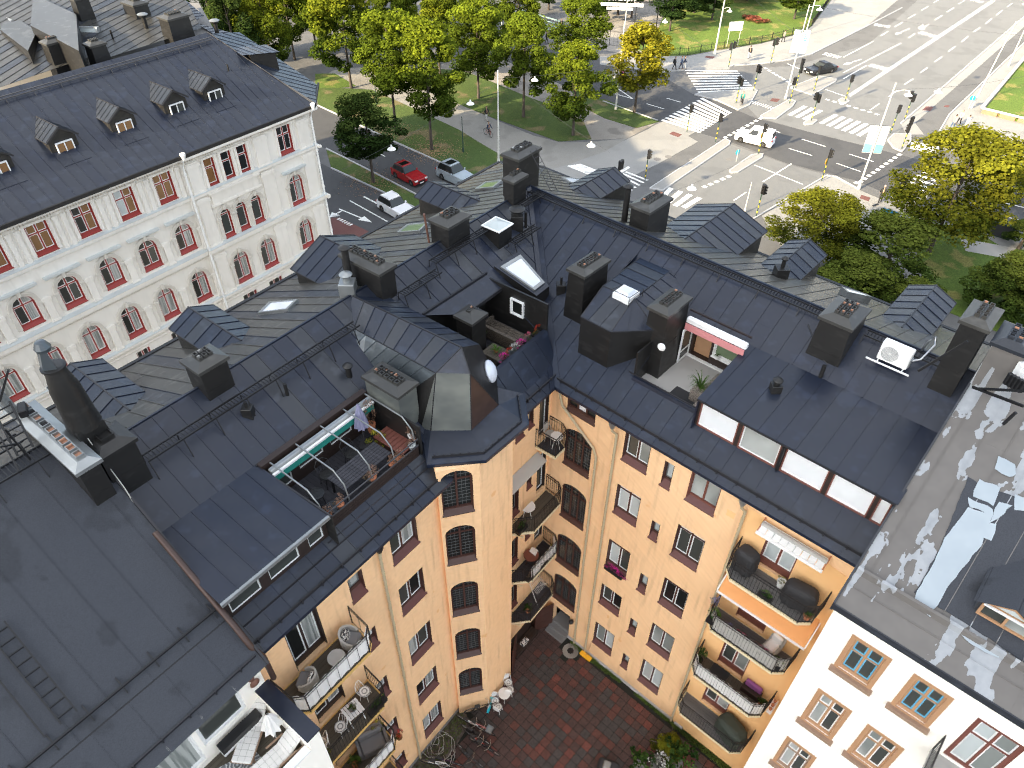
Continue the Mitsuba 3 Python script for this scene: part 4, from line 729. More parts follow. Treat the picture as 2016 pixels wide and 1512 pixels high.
# ------------------------------------------------------------------ the roofs behind it
BB = thing('rear_wing', 'grey seamed roofs of the wing behind the white corner building, at the top left corner', 'building'); pz = lambda x, y, z: at(x, y, z)
rw = ('roof_metal_street', 'roof_metal_worn', 'roof_metal_street'); RR = obj('roof', MB().prism(sg.Polygon([FB.l(pz(*q))[:2] for q in ((-40, 190, 19.6), (430, 70, 19.6), (390, 0, 19.6), (-60, -10, 19.6))]), 0, 19.4, B), 'concrete_dark', BB)
sm = az(12) + np.array([0, 0, .1])
facet(RR, [pz(-30, 175, 20.9), pz(205, 108, 20.9), pz(150, -40, 22.6), pz(-60, -40, 22.6)], sm, .60, rw); facet(RR, [pz(205, 108, 20.9), pz(398, 62, 20.9), pz(345, -40, 22.6), pz(150, -40, 22.6)], az(25) + np.array([0, 0, .12]), .60, rw)
facet(RR, [pz(300, -10, 20.8), pz(355, -10, 20.6), pz(402, 32, 20.2), pz(370, 50, 20.4)], az(40), .6, ('roof_metal', 'roof_metal_dark')); facet(RR, [pz(385, 45, 19.6), pz(440, 60, 19.4), pz(482, 72, 19.2), pz(450, 85, 19.4)], az(40), .6, ('roof_metal', 'roof_metal_dark'))
def block(a, b, c, zt, zb, mt='chimney_metal', top='roof_metal_street', seam=None):
    A0, B0, C0 = pz(*a, zt), pz(*b, zt), pz(*c, zt); D0 = A0 + C0 - B0; up = [A0, B0, C0, D0]
    k = obj('roof_box', MB().hexa([p - [0, 0, zt - zb] for p in up], [p - [0, 0, .02] for p in up]), mt, BB); facet(k, up, seam, mats=(top,)); return k
block((60, 50), (155, 100), (150, 28), 22.3, 20.6); block((0, 58), (55, 100), (72, 62), 21.8, 20.6)
def bchim(x, y, zt, ls, ld, n, mt='chimney_metal'):
    s, d, _ = FB.l(pz(x, y, zt)); chimney(BB, FB, s, d, ls, ld, 20.0, zt, n, mat_=mt, taper=.1)
for a in ((92, 86, 22.2, 1.0, .8, (1, 3)), (178, 90, 22.1, .9, .8, (2, 3)), (262, 10, 22.4, 1.0, 1.4, (2, 4)), (330, 38, 22.2, 1.5, 1.1, (3, 4)), (146, -2, 23.0, .9, .7, (1, 3))): bchim(*a)
for x, y, h, c in ((293, 70, 1.3, 1), (288, 44, 1.3, 1), (428, 66, .8, 1)): vent(BB, pz(x, y, 20.8), h, .14, True, 'chimney_metal'); vent(BB, pz(x, y, 20.8) + [0, 0, h], .12, .20, True, 'zinc')
for x, y in ((182, 45), (224, 80), (130, 115)): vent(BB, pz(x, y, 21.0), .8, .06, False)
vent(BB, pz(112, 122, 20.9), .1, .2, True, 'frame_white', box=.3)
skylight(BB, [pz(158, 62, 21.6), pz(196, 63, 21.6), pz(194, 52, 21.9), pz(155, 52, 21.9)], 'glass_pale', .25); skylight(BB, [pz(2, 40, 21.6), pz(26, 48, 21.6), pz(20, 42, 21.8), pz(-4, 34, 21.8)], 'glass_pale', .2)
m = MB(); [m.bar(pz(*a, 21.4), pz(*b, 21.4), .05, .1) for a, b in (((8, 14), (52, 40)), ((12, 52), (72, 88)))]; obj('roof_rail', m, 'iron_black', BB)

# ------------------------------------------------------------------ cream house with the peeling roof (right)
CH_ = thing('cream_house', 'cream rendered house with a peeling brown tin roof, right of the courtyard', 'building'); DK = -2.0; KB_ = FR.m
zk = lambda d: 17.72 + .50 * (d + 2.3)
kw = [(9.98, 10.88, 14.72, 16.4), (11.74, 12.56, 14.72, 16.4), (9.98, 10.84, 10.95, 12.98), (11.62, 12.5, 10.95, 12.9), (9.95, 10.8, 7.2, 9.2), (11.6, 12.45, 7.2, 9.1)]
dr_ = (13.35, 14.55, 14.0, 16.4)
wall(CH_, FR, rect(9.12, 0, 18, 17.6), 'stucco_cream', [rect(a, z0, b, z1) for a, b, z0, z1 in kw + [dr_]], d0=DK, d1=DK + .35)
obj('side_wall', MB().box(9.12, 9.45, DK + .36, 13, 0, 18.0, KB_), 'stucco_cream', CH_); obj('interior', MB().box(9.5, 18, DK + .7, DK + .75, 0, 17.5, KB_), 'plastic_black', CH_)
for i, t in enumerate(kw):
    k = window(CH_, FR, *t, d=DK, fm='wood_tan' if i != 4 else 'wood_taupe', sash='frame_blue' if i < 2 else 'frame_white', transom=.55, drop=.12, rec=.08, sill=None, jamb=.06, glass=['glass_mid', 'glass_mid'] if i < 2 else ['glass_curtain', 'glass_mid'])
    a, b, z0, z1 = t; m = upright(rect(a - .13, z0 - .05, b + .13, z1 + .13).difference(rect(a, z0, b, z1)), DK - .03, DK + .02, KB_); obj('casing', m, 'wood_tan', k); obj('sill', MB().box(a - .2, b + .2, DK - .16, DK, z0 - .2, z0 - .05, KB_), 'wood_taupe', k)
k = window(CH_, FR, *dr_, d=DK, fm='wood_mahogany', transom=.7, drop=.1, rec=.08, sill=None, jamb=.12, glass=['glass_pale', 'glass_curtain'], name='balcony_door')
bk = obj('balcony', MB().box(13.1, 15.5, DK - 1.2, DK, 13.75, 13.9, KB_), 'concrete', CH_); railing(bk, FR, [(13.12, DK), (13.12, DK - 1.18), (15.5, DK - 1.18)], 13.9, .95)
KR = obj('roof', MB().hexa([FR.P(9.15, -2.2, 17.4), FR.P(18, -2.2, 17.4), FR.P(18, 7, 22.0), FR.P(9.15, 7, 22.0)], [FR.P(9.15, -2.2, zk(-2.2) - .03), FR.P(18, -2.2, zk(-2.2) - .03), FR.P(18, 7, zk(7) - .03), FR.P(9.15, 7, zk(7) - .03)]), 'seam_black', CH_)
K3 = lambda pts, e=0: [FR.P(s, d, zk(d) + e) for s, d in pts]
facet(KR, K3([(9.06, -2.35), (18, -2.35), (18, -1.25), (9.06, -1.25)]), FR.u, 1.2, ('roof_peeling',), off=.4, gap=.008); facet(KR, K3([(9.06, -1.24), (18, -1.24), (18, 7), (9.06, 7)]), FR.o + np.array([0, 0, .5]), .66, ('roof_peeling',), gap=.008)
obj('eaves_upstand', MB().hexa([FR.P(9.1, -1.36, zk(-1.36)), FR.P(18, -1.36, zk(-1.36)), FR.P(18, -1.2, zk(-1.2)), FR.P(9.1, -1.2, zk(-1.2))], [FR.P(9.1, -1.33, zk(-1.3) + .16), FR.P(18, -1.33, zk(-1.3) + .16), FR.P(18, -1.25, zk(-1.25) + .17), FR.P(9.1, -1.25, zk(-1.25) + .17)]), 'roof_peeling', CH_)
obj('fascia', MB().box(9.06, 18, -2.38, -2.33, zk(-2.35) - .2, zk(-2.35) + .03, KB_).box(9.02, 9.06, -2.35, 6, 17.4, 17.6, KB_).hexa([FR.P(9.02, -2.35, 17.4), FR.P(9.08, -2.35, 17.4), FR.P(9.08, 7, 20), FR.P(9.02, 7, 20)], [FR.P(9.02, -2.35, zk(-2.35) + .06), FR.P(9.08, -2.35, zk(-2.35) + .06), FR.P(9.08, 7, zk(7) + .06), FR.P(9.02, 7, zk(7) + .06)]), 'roof_metal_worn', CH_)
# primed (blue-grey) strip and patches where new paint is missing: laid sheets with ragged outlines
def blob(pts, e=.03, j=.05, seed=1):
    r = random.Random(seed); P = []
    for (a, b), (c, d) in zip(pts, pts[1:] + pts[:1]):
        n = max(2, int(math.hypot(c - a, d - b) / .16))
        for i in range(n): t = i / n; P.append((a + (c - a) * t + r.uniform(-j, j), b + (d - b) * t + r.uniform(-j, j)))
    return MB().prism(sg.Polygon(P).buffer(0), 0, .006, KB_, lambda v: np.c_[v[:, :2], zk(v[:, 1]) + e + v[:, 2]])
kp = lambda *q: [tuple(FR.slope(x, y, 17.72, .5, -2.3)[:2]) for x, y in q]
obj('new_roofing', blob(kp((1905, 940), (1940, 960), (2070, 1000), (2070, 1340), (1895, 1225), (1862, 1205), (1800, 1168), (1850, 1080)), .022, .02, 3), 'roof_felt', CH_)
for i, q in enumerate((((1903, 1000), (1953, 1015), (1930, 1075), (1870, 1150), (1830, 1215), (1792, 1190), (1820, 1140), (1860, 1060)), ((1905, 982), (1955, 1003), (1952, 1018), (1908, 998)), ((1925, 945), (1968, 960), (1955, 998), (1915, 978)), ((1965, 900), (1998, 915), (2000, 935), (1985, 940), (1956, 925)), ((1950, 1030), (1962, 1033), (1950, 1065), (1933, 1058)), ((1965, 990), (1990, 998), (1975, 1012), (1948, 1030)), ((1995, 975), (2030, 985), (2020, 1010), (1995, 1005)), ((1880, 1235), (1960, 1275), (1965, 1298), (1900, 1262)))): obj('primer_patch', blob(kp(*q), .034, .025, i), 'roof_primer', CH_)
# felt-clad dormer with a gable window
dd = -.72; sA, sB = 12.0, 13.25
kx = FR.ons; zs_, zt_ = zk(dd) + .1, zk(dd) + .95
dk = obj('dormer', MB().prism(sg.Polygon([(sA - .1, dd + .08), (sB + .1, dd + .08), (sB + .1, 3.2), (sA - .1, 3.2)]), 18.2, zs_ + .55, KB_), 'roof_felt', CH_)
mid = (sA + sB) / 2
for a, b in ((sA - .22, mid), (sB + .22, mid)): facet(dk, [FR.P(a, dd - .15, zs_ + .5), FR.P(b, dd - .15, zt_ + .12), FR.P(b, 2.6, zt_ + .12), FR.P(a, 2.0, zs_ + .5)], FR.o, .9, ('roof_felt',), lap=False)
pent = sg.Polygon([(sA, zs_), (sB, zs_), (sB, zs_ + .5), (mid, zt_), (sA, zs_ + .5)])
inn = [sg.Polygon([(sA + .07, zs_ + .07), (mid - .03, zs_ + .07), (mid - .03, zs_ + .47), (sA + .07, zs_ + .47)]), sg.Polygon([(mid + .03, zs_ + .07), (sB - .07, zs_ + .07), (sB - .07, zs_ + .47), (mid + .03, zs_ + .47)]), sg.Polygon([(sA + .15, zs_ + .55), (sB - .15, zs_ + .55), (mid, zt_ - .07)])]
obj('window_casing', upright(pent.difference(unary_union(inn)), dd - .05, dd + .05, KB_), 'wood_tan', dk)
for q, g in zip(inn, ('glass_mid', 'glass_curtain', 'glass_pale')): obj('pane', upright(q, dd, dd + .03, KB_), g, dk)
obj('window_head', MB().box(sA + .02, sB - .02, dd - .09, dd - .04, zs_ + .47, zs_ + .54, KB_), 'frame_white', dk)
chimney(CH_, FR, 9.05, 4.85, .85, 1.25, 19.5, 23.0, (4, 2), mat_='roof_peeling', cap='roof_metal_worn')
m = MB()
for a, b in (((1905, 672, 22.9), (1808, 730, 21.3)), ((2016, 800, 22.4), (1915, 762, 21.6)), ((2020, 770, 23.6), (1925, 765, 21.5)), ((2000, 812, 21.6), (1975, 835, 21.0))): m.bar(at(*a), at(*b), .07)
for i in range(5): q = at(1985 + i * 7, 745 + i * 4, 22.3); m.cbox(q[0] - .06, q[0] + .06, q[1] - .06, q[1] + .06, q[2] - .2, q[2] + .2)
obj('antenna_frame', m, 'iron_black', CH_); obj('antenna_box', MB().cbox(-.25, .25, -.12, .12, 0, .5, .02, place(*at(2010, 742, 22.2))), 'plastic_white', CH_)

# ------------------------------------------------------------------ felt-roofed house (bottom left)
FH = thing('felt_roof_house', 'white house with a large dark felt roof and a recessed terrace', 'building'); ML = FL.m
zm = lambda d: 17.85 + .58 * (d + .6)
SM0 = -16.0
obj('roof', MB().hexa([FL.P(SM0, -.5, 17.3), FL.P(-4.8, -.5, 17.3), FL.P(-4.8, 6.3, 21.0), FL.P(SM0, 6.3, 21.0)], [FL.P(SM0, -.72, zm(-.72) - .03), FL.P(-4.8, -.72, zm(-.72) - .03), FL.P(-4.62, 6.3, zm(6.3) - .03), FL.P(SM0, 6.3, zm(6.3) - .03)]), 'seam_black', FH); MR = 'felt_roof_house__roof'
M3 = lambda pts, e=0: [FL.P(s, d, zm(d) + e) for s, d in pts]
facet(MR, M3([(SM0, -.95), (-4.72, -.95), (-4.72, .45), (SM0, .45)]), FL.o + np.array([0, 0, .58]), .95, ('roof_felt',), sh=.008, lap=False, gap=.014); facet(MR, M3([(SM0, .46), (-4.72, .46), (-4.5, 6.3), (SM0, 6.3)]), FL.o + np.array([0, 0, .58]), .95, ('roof_felt',), sh=.012, lap=False, gap=.014, off=.5, lift=.006)
facet(MR, [FL.P(SM0, 6.3, zm(6.3)), FL.P(-4.5, 6.3, zm(6.3)), FL.P(-4.5, 12.5, 18.4), FL.P(SM0, 12.5, 18.4)], FL.o - np.array([0, 0, .55]), .62, wm)
obj('verge_trim', MB().bar(FL.P(-4.70, -.95, zm(-.95) + .02), FL.P(-4.5, 6.3, zm(6.3) + .02), .06, .1), 'seam_black', FH); obj('street_gutter', MB().box(SM0, -4.6, 12.4, 12.6, 18.25, 18.45, ML), 'iron_black', FH)
gutter(FH, FL, SM0, -4.8, -.62, zm(-.62), h=.06)
m = MB(); m.bar(FL.P(SM0, .72, zm(.72) + .14), FL.P(-4.8, .72, zm(.72) + .14), .05)
for i in range(14): q = FL.P(-4.9 - i * .85, .72, zm(.72)); m.bar(q + [0, 0, .14], q + FL.o * .3 + [0, 0, .19], .03); m.bar(q + [0, 0, .14], q - FL.o * .12 - [0, 0, .04], .03)
obj('snow_rail', m, 'iron_black', FH)
m = MB(); a, b = FL.P(*FL.slope(-20, 1250, 17.85, .58, -.6)), FL.P(*FL.slope(125, 1430, 17.85, .58, -.6)); t = (b - a) / np.linalg.norm(b - a); x = np.cross(t, [0, 0, 1.0]); x /= np.linalg.norm(x)
for k in (-.42, .0, .42): m.bar(a + x * k * .9 + [0, 0, .12], b + x * k * .9 + [0, 0, .12], .035)
for i in range(9): q = a + (b - a) * (i + .5) / 9 + [0, 0, .12]; m.bar(q - x * .38, q, .03)
obj('roof_ladder', m, 'iron_black', FH)
walkway(FH, FL.P(-9, 6.0, zm(6.0)), FL.P(-5.3, 6.0, zm(6.0)), .22, FL, w=.5); walkway(FH, FL.P(-9, 6.9, zm(6.3) - .2), FL.P(-5.6, 6.9, zm(6.3) - .2), .3, FL, w=.4)
# chimneys at the party wall: long stack with a row of flues, and the cowled steel flue on its block
chimney(FH, FL, -5.3, 4.35, .55, 3.4, 20.0, 22.15, (9, 1), cap='zinc'); chimney(FH, FL, -4.66, 4.6, .95, .95, 20.0, 21.9, (1, 1), cap='chimney_metal', flue='chimney_metal')
fb = FL.P(-4.35, 5.6, 21.3); q = [to_px(fb)]
m = MB().hexa([fb + FL.u * a + FL.o * b for a, b in ((-.42, -.42), (.42, -.42), (.42, .42), (-.42, .42))], [fb + [0, 0, 1.1] + FL.u * a + FL.o * b for a, b in ((-.36, -.36), (.36, -.36), (.36, .36), (-.36, .36))]); m.lathe([(.44, 1.0), (.40, 1.4), (.36, 2.3), (.27, 2.75), (.25, 2.95), (.30, 2.97), (.30, 3.02), (.24, 3.04)], 18, place(*fb))
k = obj('steel_flue', m, 'chimney_metal', FH, smooth=30); m = MB().hexa([fb + [0, 0, 3.0] + FL.u * a + FL.o * b for a, b in ((-.26, -.05), (.0, -.24), (.1, .24), (-.2, .24))], [fb + [0, 0, 3.55] + FL.u * a + FL.o * b for a, b in ((-.12, -.05), (.0, -.14), (.05, .2), (-.1, .2))]); m.lathe([(.005, 3.5), (.17, 3.52), (.2, 3.62), (.12, 3.78), (.01, 3.8)], 10, place(*fb)); obj('cowl', m, 'roof_sheen', k)
m = MB(); pz_ = [at(92, 742, 24.0), at(125, 795, 23.0), at(185, 880, 21.9), at(245, 960, 20.9), at(300, 1050, 19.6)]; m.tube(pz_, .014, 5); obj('cable', m, 'cloth_light', FH)
g0 = FL.P(-5.2, 7.5, 21.6); obj('steel_mast', MB().tube([g0, g0 + np.array([-.55, -.1, 3.4])], .13, 10).tube([g0 + [.3, -.2, -.2], g0 + np.array([-.2, -.3, 1.4])], .03, 6), 'zinc', FH, smooth=40)
m = MB(); l0, l1 = FL.P(-5.75, 6.2, zm(6.2) + .2), FL.P(-5.55, 6.9, 23.1)
for k in (-.2, .2): m.bar(l0 + FL.u * k, l1 + FL.u * k, .05)
for i in range(7): q = l0 + (l1 - l0) * (i + .5) / 7; m.bar(q - FL.u * .2, q + FL.u * .2, .03)
obj('ladder', m, 'iron_black', FH)
for a, b in (((0, 860, 22.6), (42, 935, 21.8)), ((10, 845, 23.4), (60, 905, 22.0)), ((0, 790, 24.6), (16, 730, 25.5)), ((0, 880, 22.6), (40, 872, 22.4))): obj('mast_stay', MB().bar(at(*a), at(*b), .04), 'iron_black', FH)
obj('floodlight', MB().cbox(-.22, .22, -.1, .1, 0, .22, .02, place(*FL.P(-5.15, 7.2, 22.35), 60)), 'iron_black', FH)
# courtyard wall, windows and the roof terrace
TZ = 14.75
ow = [(-6.85, -5.5, 15.55, 16.75), (-8.5, -6.98, 15.0, 16.7), (-10.5, -8.7, 15.0, 16.7)]
wall(FH, FL, rect(SM0, 0, -4.78, 17.4), 'stucco_cream', [rect(a, z0, b, z1) for a, b, z0, z1 in ow], d0=-.3, d1=.0)
for i, (a, b, z0, z1) in enumerate(ow): window(FH, FL, a, b, z0, z1, d=-.3, fm='frame_white', sash='frame_white', cols=1, sill=None, drop=.03, rec=.08, glass='glass_curtain' if i else 'glass_mid', name='terrace_window')
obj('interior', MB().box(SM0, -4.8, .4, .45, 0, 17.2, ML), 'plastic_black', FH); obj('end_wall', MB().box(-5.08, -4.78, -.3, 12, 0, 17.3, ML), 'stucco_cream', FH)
obj('terrace_wall', MB().box(-5.1, -4.72, -2.5, -.31, 0, 15.88, ML).box(SM0, -5.1, -2.5, -2.3, 0, 15.3, ML), 'stucco_cream', FH); obj('terrace_coping', MB().box(-5.14, -4.68, -2.54, -.3, 15.88, 15.94, ML), 'roof_metal_dark', FH); obj('terrace_rail', MB().box(SM0, -5.14, -2.52, -2.28, 15.3, 15.36, ML), 'frame_white', FH)
obj('terrace_floor', MB().box(SM0, -5.1, -2.3, -.3, TZ - .2, TZ, ML), 'deck_dark', FH)
obj('wall_lamp', MB().lathe([(.02, 0), (.14, .02), (.15, .06), (.05, .12), (.01, .13)], 14, FL.m @ np.array([[1, 0, 0, -5.05], [0, 0, -1, -.3], [0, 1, 0, 16.35], [0, 0, 0, 1.0]])).lathe([(.01, 0), (.09, .02), (.09, .05), (.01, .08)], 12, FL.m @ np.array([[1, 0, 0, -5.08], [0, 0, -1, -.3], [0, 1, 0, 16.62], [0, 0, 0, 1.0]])), 'copper', FH, smooth=40)
# ------------------------------------------------------------------ ground, roads, pavements, markings
za = lambda ox, oy, k: (lambda *q: [(ox + x * k, oy + y * k) for x, y in q])
A, Bz, Cc, Dd, Ee, Ff = za(600, 0, .34722), za(1200, 0, .40476), za(1500, 100, .19841), za(1300, 0, .19841), za(1660, 0, .17659), za(950, 260, .19841)
G = lambda q: [tuple(at(x, y)[:2]) for x, y in q]
def sheet(name, q, mt, z=.004, thick=None, smooth_=0.0, label=None, **k):
    p = sg.Polygon(G(q)).buffer(0)
    if smooth_: p = p.buffer(-smooth_).buffer(2 * smooth_).buffer(-smooth_)
    return obj(name, MB().prism(p, z - .3 if thick is None else 0, z), mt, None, label, kind='structure', **k)
obj('ground', MB().box(-500, 500, -200, 800, -1, 0), 'asphalt', kind='structure')
sheet('road', [(900, 35), (1187, 115), (1300, 148), (1362, 184), (1427, 206), (1483, 231), (1605, 263), (1831, 320), (1920, 350), (2300, 470), (2300, 560), (1970, 432), (1763, 389), (1686, 356), (1544, 320), (1440, 280), (1294, 238), (1187, 200), (900, 105)], 'asphalt_dark', .006)
sheet('road', A((-300, 420), (75, 600), (220, 668), (500, 802), (870, 968), (1200, 1120), (1200, 1500), (690, 1135), (400, 985), (122, 845), (-300, 640)), 'asphalt_dark', .006)
sheet('road', A((-300, 740), (150, 955), (300, 1025), (420, 1080), (690, 1212), (1100, 1420), (900, 1600), (480, 1420), (180, 1280), (-300, 1050)), 'asphalt_dark', .006)
sheet('pavement', A((150, 1235), (200, 1235), (420, 1340), (600, 1450), (300, 1500), (100, 1400)), 'cobble_red', .010)
sheet('cross_street', Bz((740, 330), (900, 320), (1260, 215), (1700, -180), (2400, -180), (1440, 600), (1370, 690), (1290, 720), (1000, 650), (720, 570), (620, 470)), 'asphalt_pale', .008)
sheet('cross_street', Bz((270, 900), (585, 700), (850, 795), (1180, 885), (1050, 855), (700, 1060), (500, 1200), (100, 1250)), 'asphalt_pale', .008)
# pavements and plazas
sheet('pavement', Dd((-600, 560), (0, 560), (270, 560), (500, 515), (1000, 435), (1400, 335), (1500, 265), (1640, 80), (1800, -120), (2500, -120), (2016, 285), (1500, 545), (1290, 600), (1000, 640), (700, 660), (680, 690), (300, 700), (0, 720), (-600, 640)), 'paving_pale', .010)
sheet('pavement', A((1310, 960), (1390, 960), (1500, 930), (1700, 850), (2016, 700), (2200, 640), (2300, 700), (1750, 1010), (1600, 1130), (1450, 1100)), 'paving_pale', .012)
sheet('pavement', Bz((430, 690), (230, 800), (20, 900), (-140, 880), (200, 620), (260, 590)), 'paving_pale', .014)
sheet('pavement', Bz((740, 1050), (1055, 856), (1100, 862), (1215, 925), (1390, 1000), (1500, 1060), (1850, 1120), (2300, 1200), (2300, 1500), (1700, 1500), (1200, 1300), (900, 1300)), 'paving_pale', .014)
sheet('pavement', Bz((1610, 720), (1600, 650), (1650, 560), (2100, 130), (2400, 100), (2400, 900), (2000, 830), (1780, 760)), 'paving_pale', .014)
sheet('pavement', Ee((640, 1370), (2200, 20), (2200, 140), (800, 1370), (900, 1500), (700, 1500)), 'paving_pale', .012)
def island(q, mt='paving_pale', h=.13):
    p = sg.Polygon(G(q)).buffer(-.12).buffer(.12); obj('traffic_island', MB().prism(p.buffer(-.13, join_style=2), 0, h + .004), mt, kind='structure'); obj('kerb', MB().prism(p.difference(p.buffer(-.12)), 0, h + .012), 'stone_grey', kind='structure')
for q in (Dd((400, 925), (940, 890), (965, 905), (885, 1050), (770, 1100), (560, 1000), (330, 945)), Dd((990, 1155), (1280, 990), (1345, 1010), (1310, 1065), (1150, 1185), (1010, 1175)), Dd((1415, 1225), (1480, 1185), (1560, 1200), (1510, 1240), (1430, 1245)), Dd((1285, 872), (1570, 760), (1750, 790), (1740, 815), (1510, 950), (1320, 890)), Dd((1760, 1000), (1790, 980), (1850, 985), (1875, 1010), (1840, 1032), (1785, 1028)),
          Bz((190, 920), (560, 677), (588, 690), (582, 708), (260, 930)), Bz((580, 832), (690, 755), (748, 750), (742, 770), (625, 842), (588, 845)), Cc((1240, 890), (1300, 830), (1480, 830), (1478, 905), (1390, 1010), (1300, 970))): island(q)
kb = lambda q, w=.16: obj('kerb', MB().prism(sg.LineString(G(q)).buffer(w / 2, cap_style=2, join_style=2), 0, .13), 'stone_grey', kind='structure')
for q in (A((75, 600), (220, 668), (500, 802), (870, 968), (1130, 1085)), A((122, 845), (400, 985), (690, 1135)), A((150, 955), (420, 1080), (690, 1212)), [(1187, 200), (1294, 238)], Bz((660, 1090), (1055, 856), (1100, 862), (1215, 925)), Dd((700, 655), (1000, 637), (1290, 596), (1500, 540), (2016, 280), (2400, 80)), Bz((1605, 700), (1598, 650), (1650, 560), (2100, 130)), Ee((640, 1380), (2200, 30))): kb(q)
# verges, lawns, gravel
V = dict(mt='verge_grass')
sheet('verge', A((122, 850), (200, 885), (400, 990), (690, 1140), (690, 1205), (640, 1183), (420, 1075), (300, 1020), (150, 952)), 'verge_grass', .05, label=None)
sheet('verge', A((75, 595), (60, 500), (180, 500), (380, 510), (560, 590), (870, 735), (1000, 815), (1110, 880), (1165, 905), (1120, 950), (985, 1005), (870, 962), (500, 797), (220, 662)), 'verge_grass', .05)
sheet('lawn', A((60, 500), (60, 420), (170, 418), (290, 488), (180, 502)), 'lawn', .05)  # lighter grass colour paints the sunlit end of the verge
sheet('gravel_path', A((100, 440), (160, 400), (330, 380), (620, 470), (900, 600), (1080, 680), (1300, 770), (1440, 805), (1620, 805), (1830, 785), (1700, 860), (1500, 932), (1390, 962), (1160, 908), (870, 738), (560, 593), (380, 513), (290, 490)), 'gravel_path', .02)
sheet('verge', A((560, 420), (700, 390), (880, 400), (1000, 440), (1240, 540), (1500, 640), (1580, 690), (1625, 790), (1440, 803), (1080, 673), (900, 603), (600, 463)), 'verge_grass', .05)
sheet('gravel_path', A((700, 385), (900, 330), (1100, 330), (1640, 560), (1700, 672), (1880, 728), (1990, 700), (1830, 785), (1620, 795), (1580, 690), (1500, 640), (1240, 540), (1000, 440), (880, 400)), 'gravel_tan', .018)
sheet('verge', A((1500, 500), (1640, 560), (1700, 565), (2010, 690), (1880, 727), (1700, 672), (1560, 600)), 'verge_grass', .05)
sheet('lawn', Dd((-300, 480), (0, 556), (270, 550), (500, 508), (1000, 428), (1400, 328), (1500, 258), (1630, 80), (1800, -150), (900, -250), (150, -200), (50, 120), (-40, 330)), 'lawn', .06)
sheet('gravel_yard', A((1620, -80), (2120, -120), (2080, 120), (1990, 290), (1850, 310), (1660, 280)), 'gravel_tan', .03)
sheet('sports_court', A((900, -150), (1360, -150), (1420, 60), (1430, 190), (1090, 130), (1000, 60), (930, 20)), 'court_grey', .02)
sheet('lawn', Bz((1815, 548), (2016, 300), (2400, -50), (2400, 720), (2016, 602)), 'lawn', .35); sheet('lawn', Bz((1490, 1090), (1600, 1090), (1760, 1110), (1900, 1200), (2300, 1260), (2300, 1700), (1900, 1620), (1600, 1500), (1500, 1300)), 'lawn', .06)
sheet('gravel_path', [(1640, 680), (1720, 640), (1830, 640), (1930, 700), (1930, 760), (1700, 760)], 'gravel_path', .02)
# painted markings
def paint(name, polys_, z=.017, mt='road_paint', **k):
    m = MB()
    for p in polys_: m.prism(p if not isinstance(p, list) else sg.Polygon(p).buffer(0), z - .012, z)
    return obj(name, m, mt, kind='structure', **k)
seg = lambda a, b, w: sg.LineString(G([a, b])).buffer(w / 2, cap_style=2)
def zebra(a0, a1, b0, b1, n, w=.5, mats_=None):
    m = []
    for i in range(n):
        t = i / max(1, n - 1); p = (a0[0] + (a1[0] - a0[0]) * t, a0[1] + (a1[1] - a0[1]) * t); q = (b0[0] + (b1[0] - b0[0]) * t, b0[1] + (b1[1] - b0[1]) * t); m.append(seg(p, q, w))
    for p in m: obj('crossing_stripe', MB().prism(p, .008, .019), 'road_paint', kind='structure')
def dashes(a, b, n, w=.45, duty=.55):
    r = []
    for i in range(n):
        t0, t1 = i / n, (i + duty) / n; L = lambda t: (a[0] + (b[0] - a[0]) * t, a[1] + (b[1] - a[1]) * t); r.append(seg(L(t0), L(t1), w))
    return r
z_ = lambda f, *q: zebra(*f(*q[:4]), *q[4:])
z_(Dd, (245, 700), (372, 915), (765, 707), (950, 893), 9, .42); z_(Dd, (405, 975), (15, 1190), (695, 1125), (400, 1315), 11, .5)
z_(Cc, (272, 640), (415, 682), (432, 550), (585, 592), 3, .55); z_(Cc, (585, 722), (955, 843), (740, 634), (1115, 745), 6, .55); z_(Bz, (1540, 818), (1370, 955), (1680, 862), (1500, 990), 9, .5); z_(Cc, (1490, 975), (1720, 1035), (1505, 900), (1740, 945), 8, .4)
z_(Ff, (845, 335), (960, 318), (1210, 480), (1300, 450), 5, .28); z_(Ff, (1300, 470), (1420, 395), (1480, 580), (1640, 480), 5, .3); z_(Bz, (235, 985), (360, 1010), (300, 915), (440, 962), 4, .55)
m = [seg(*f(a, b), w) for f, a, b, w in [(Bz, *s, .14) for s in (((720, 615), (830, 645)), ((935, 677), (1050, 713)), ((872, 722), (985, 757)), ((1165, 750), (1285, 787)), ((1105, 795), (1222, 835)), ((180, 505), (265, 530)), ((277, 478), (345, 497)), ((20, 455), (110, 480)), ((1830, 965), (2016, 1010)), ((1815, 1030), (2016, 1075)), ((705, 803), (940, 897)), ((745, 885), (885, 797)), ((605, 975), (665, 935)), ((1050, 435), (1150, 470)), ((930, 430), (1000, 465)), ((865, 310), (935, 340)))]]
m += [seg(*A(a, b), w) for a, b, w in (((335, 1115), (432, 1166), .22), ((255, 1138), (496, 1272), .14), ((410, 865), (455, 887), .14), ((180, 752), (265, 795), .14), ((1740, 480), (1860, 560), .14))]
m += [seg(*Ee(a, b), w) for a, b, w in (((60, 1062), (1660, 5), .16), ((75, 1075), (1690, 8), .14), ((0, 640), (340, 458), .14), ((0, 812), (645, 482), .14), ((0, 880), (260, 730), .16), ((300, 1228), (405, 1155), .14), ((505, 1080), (602, 1010), .14))]
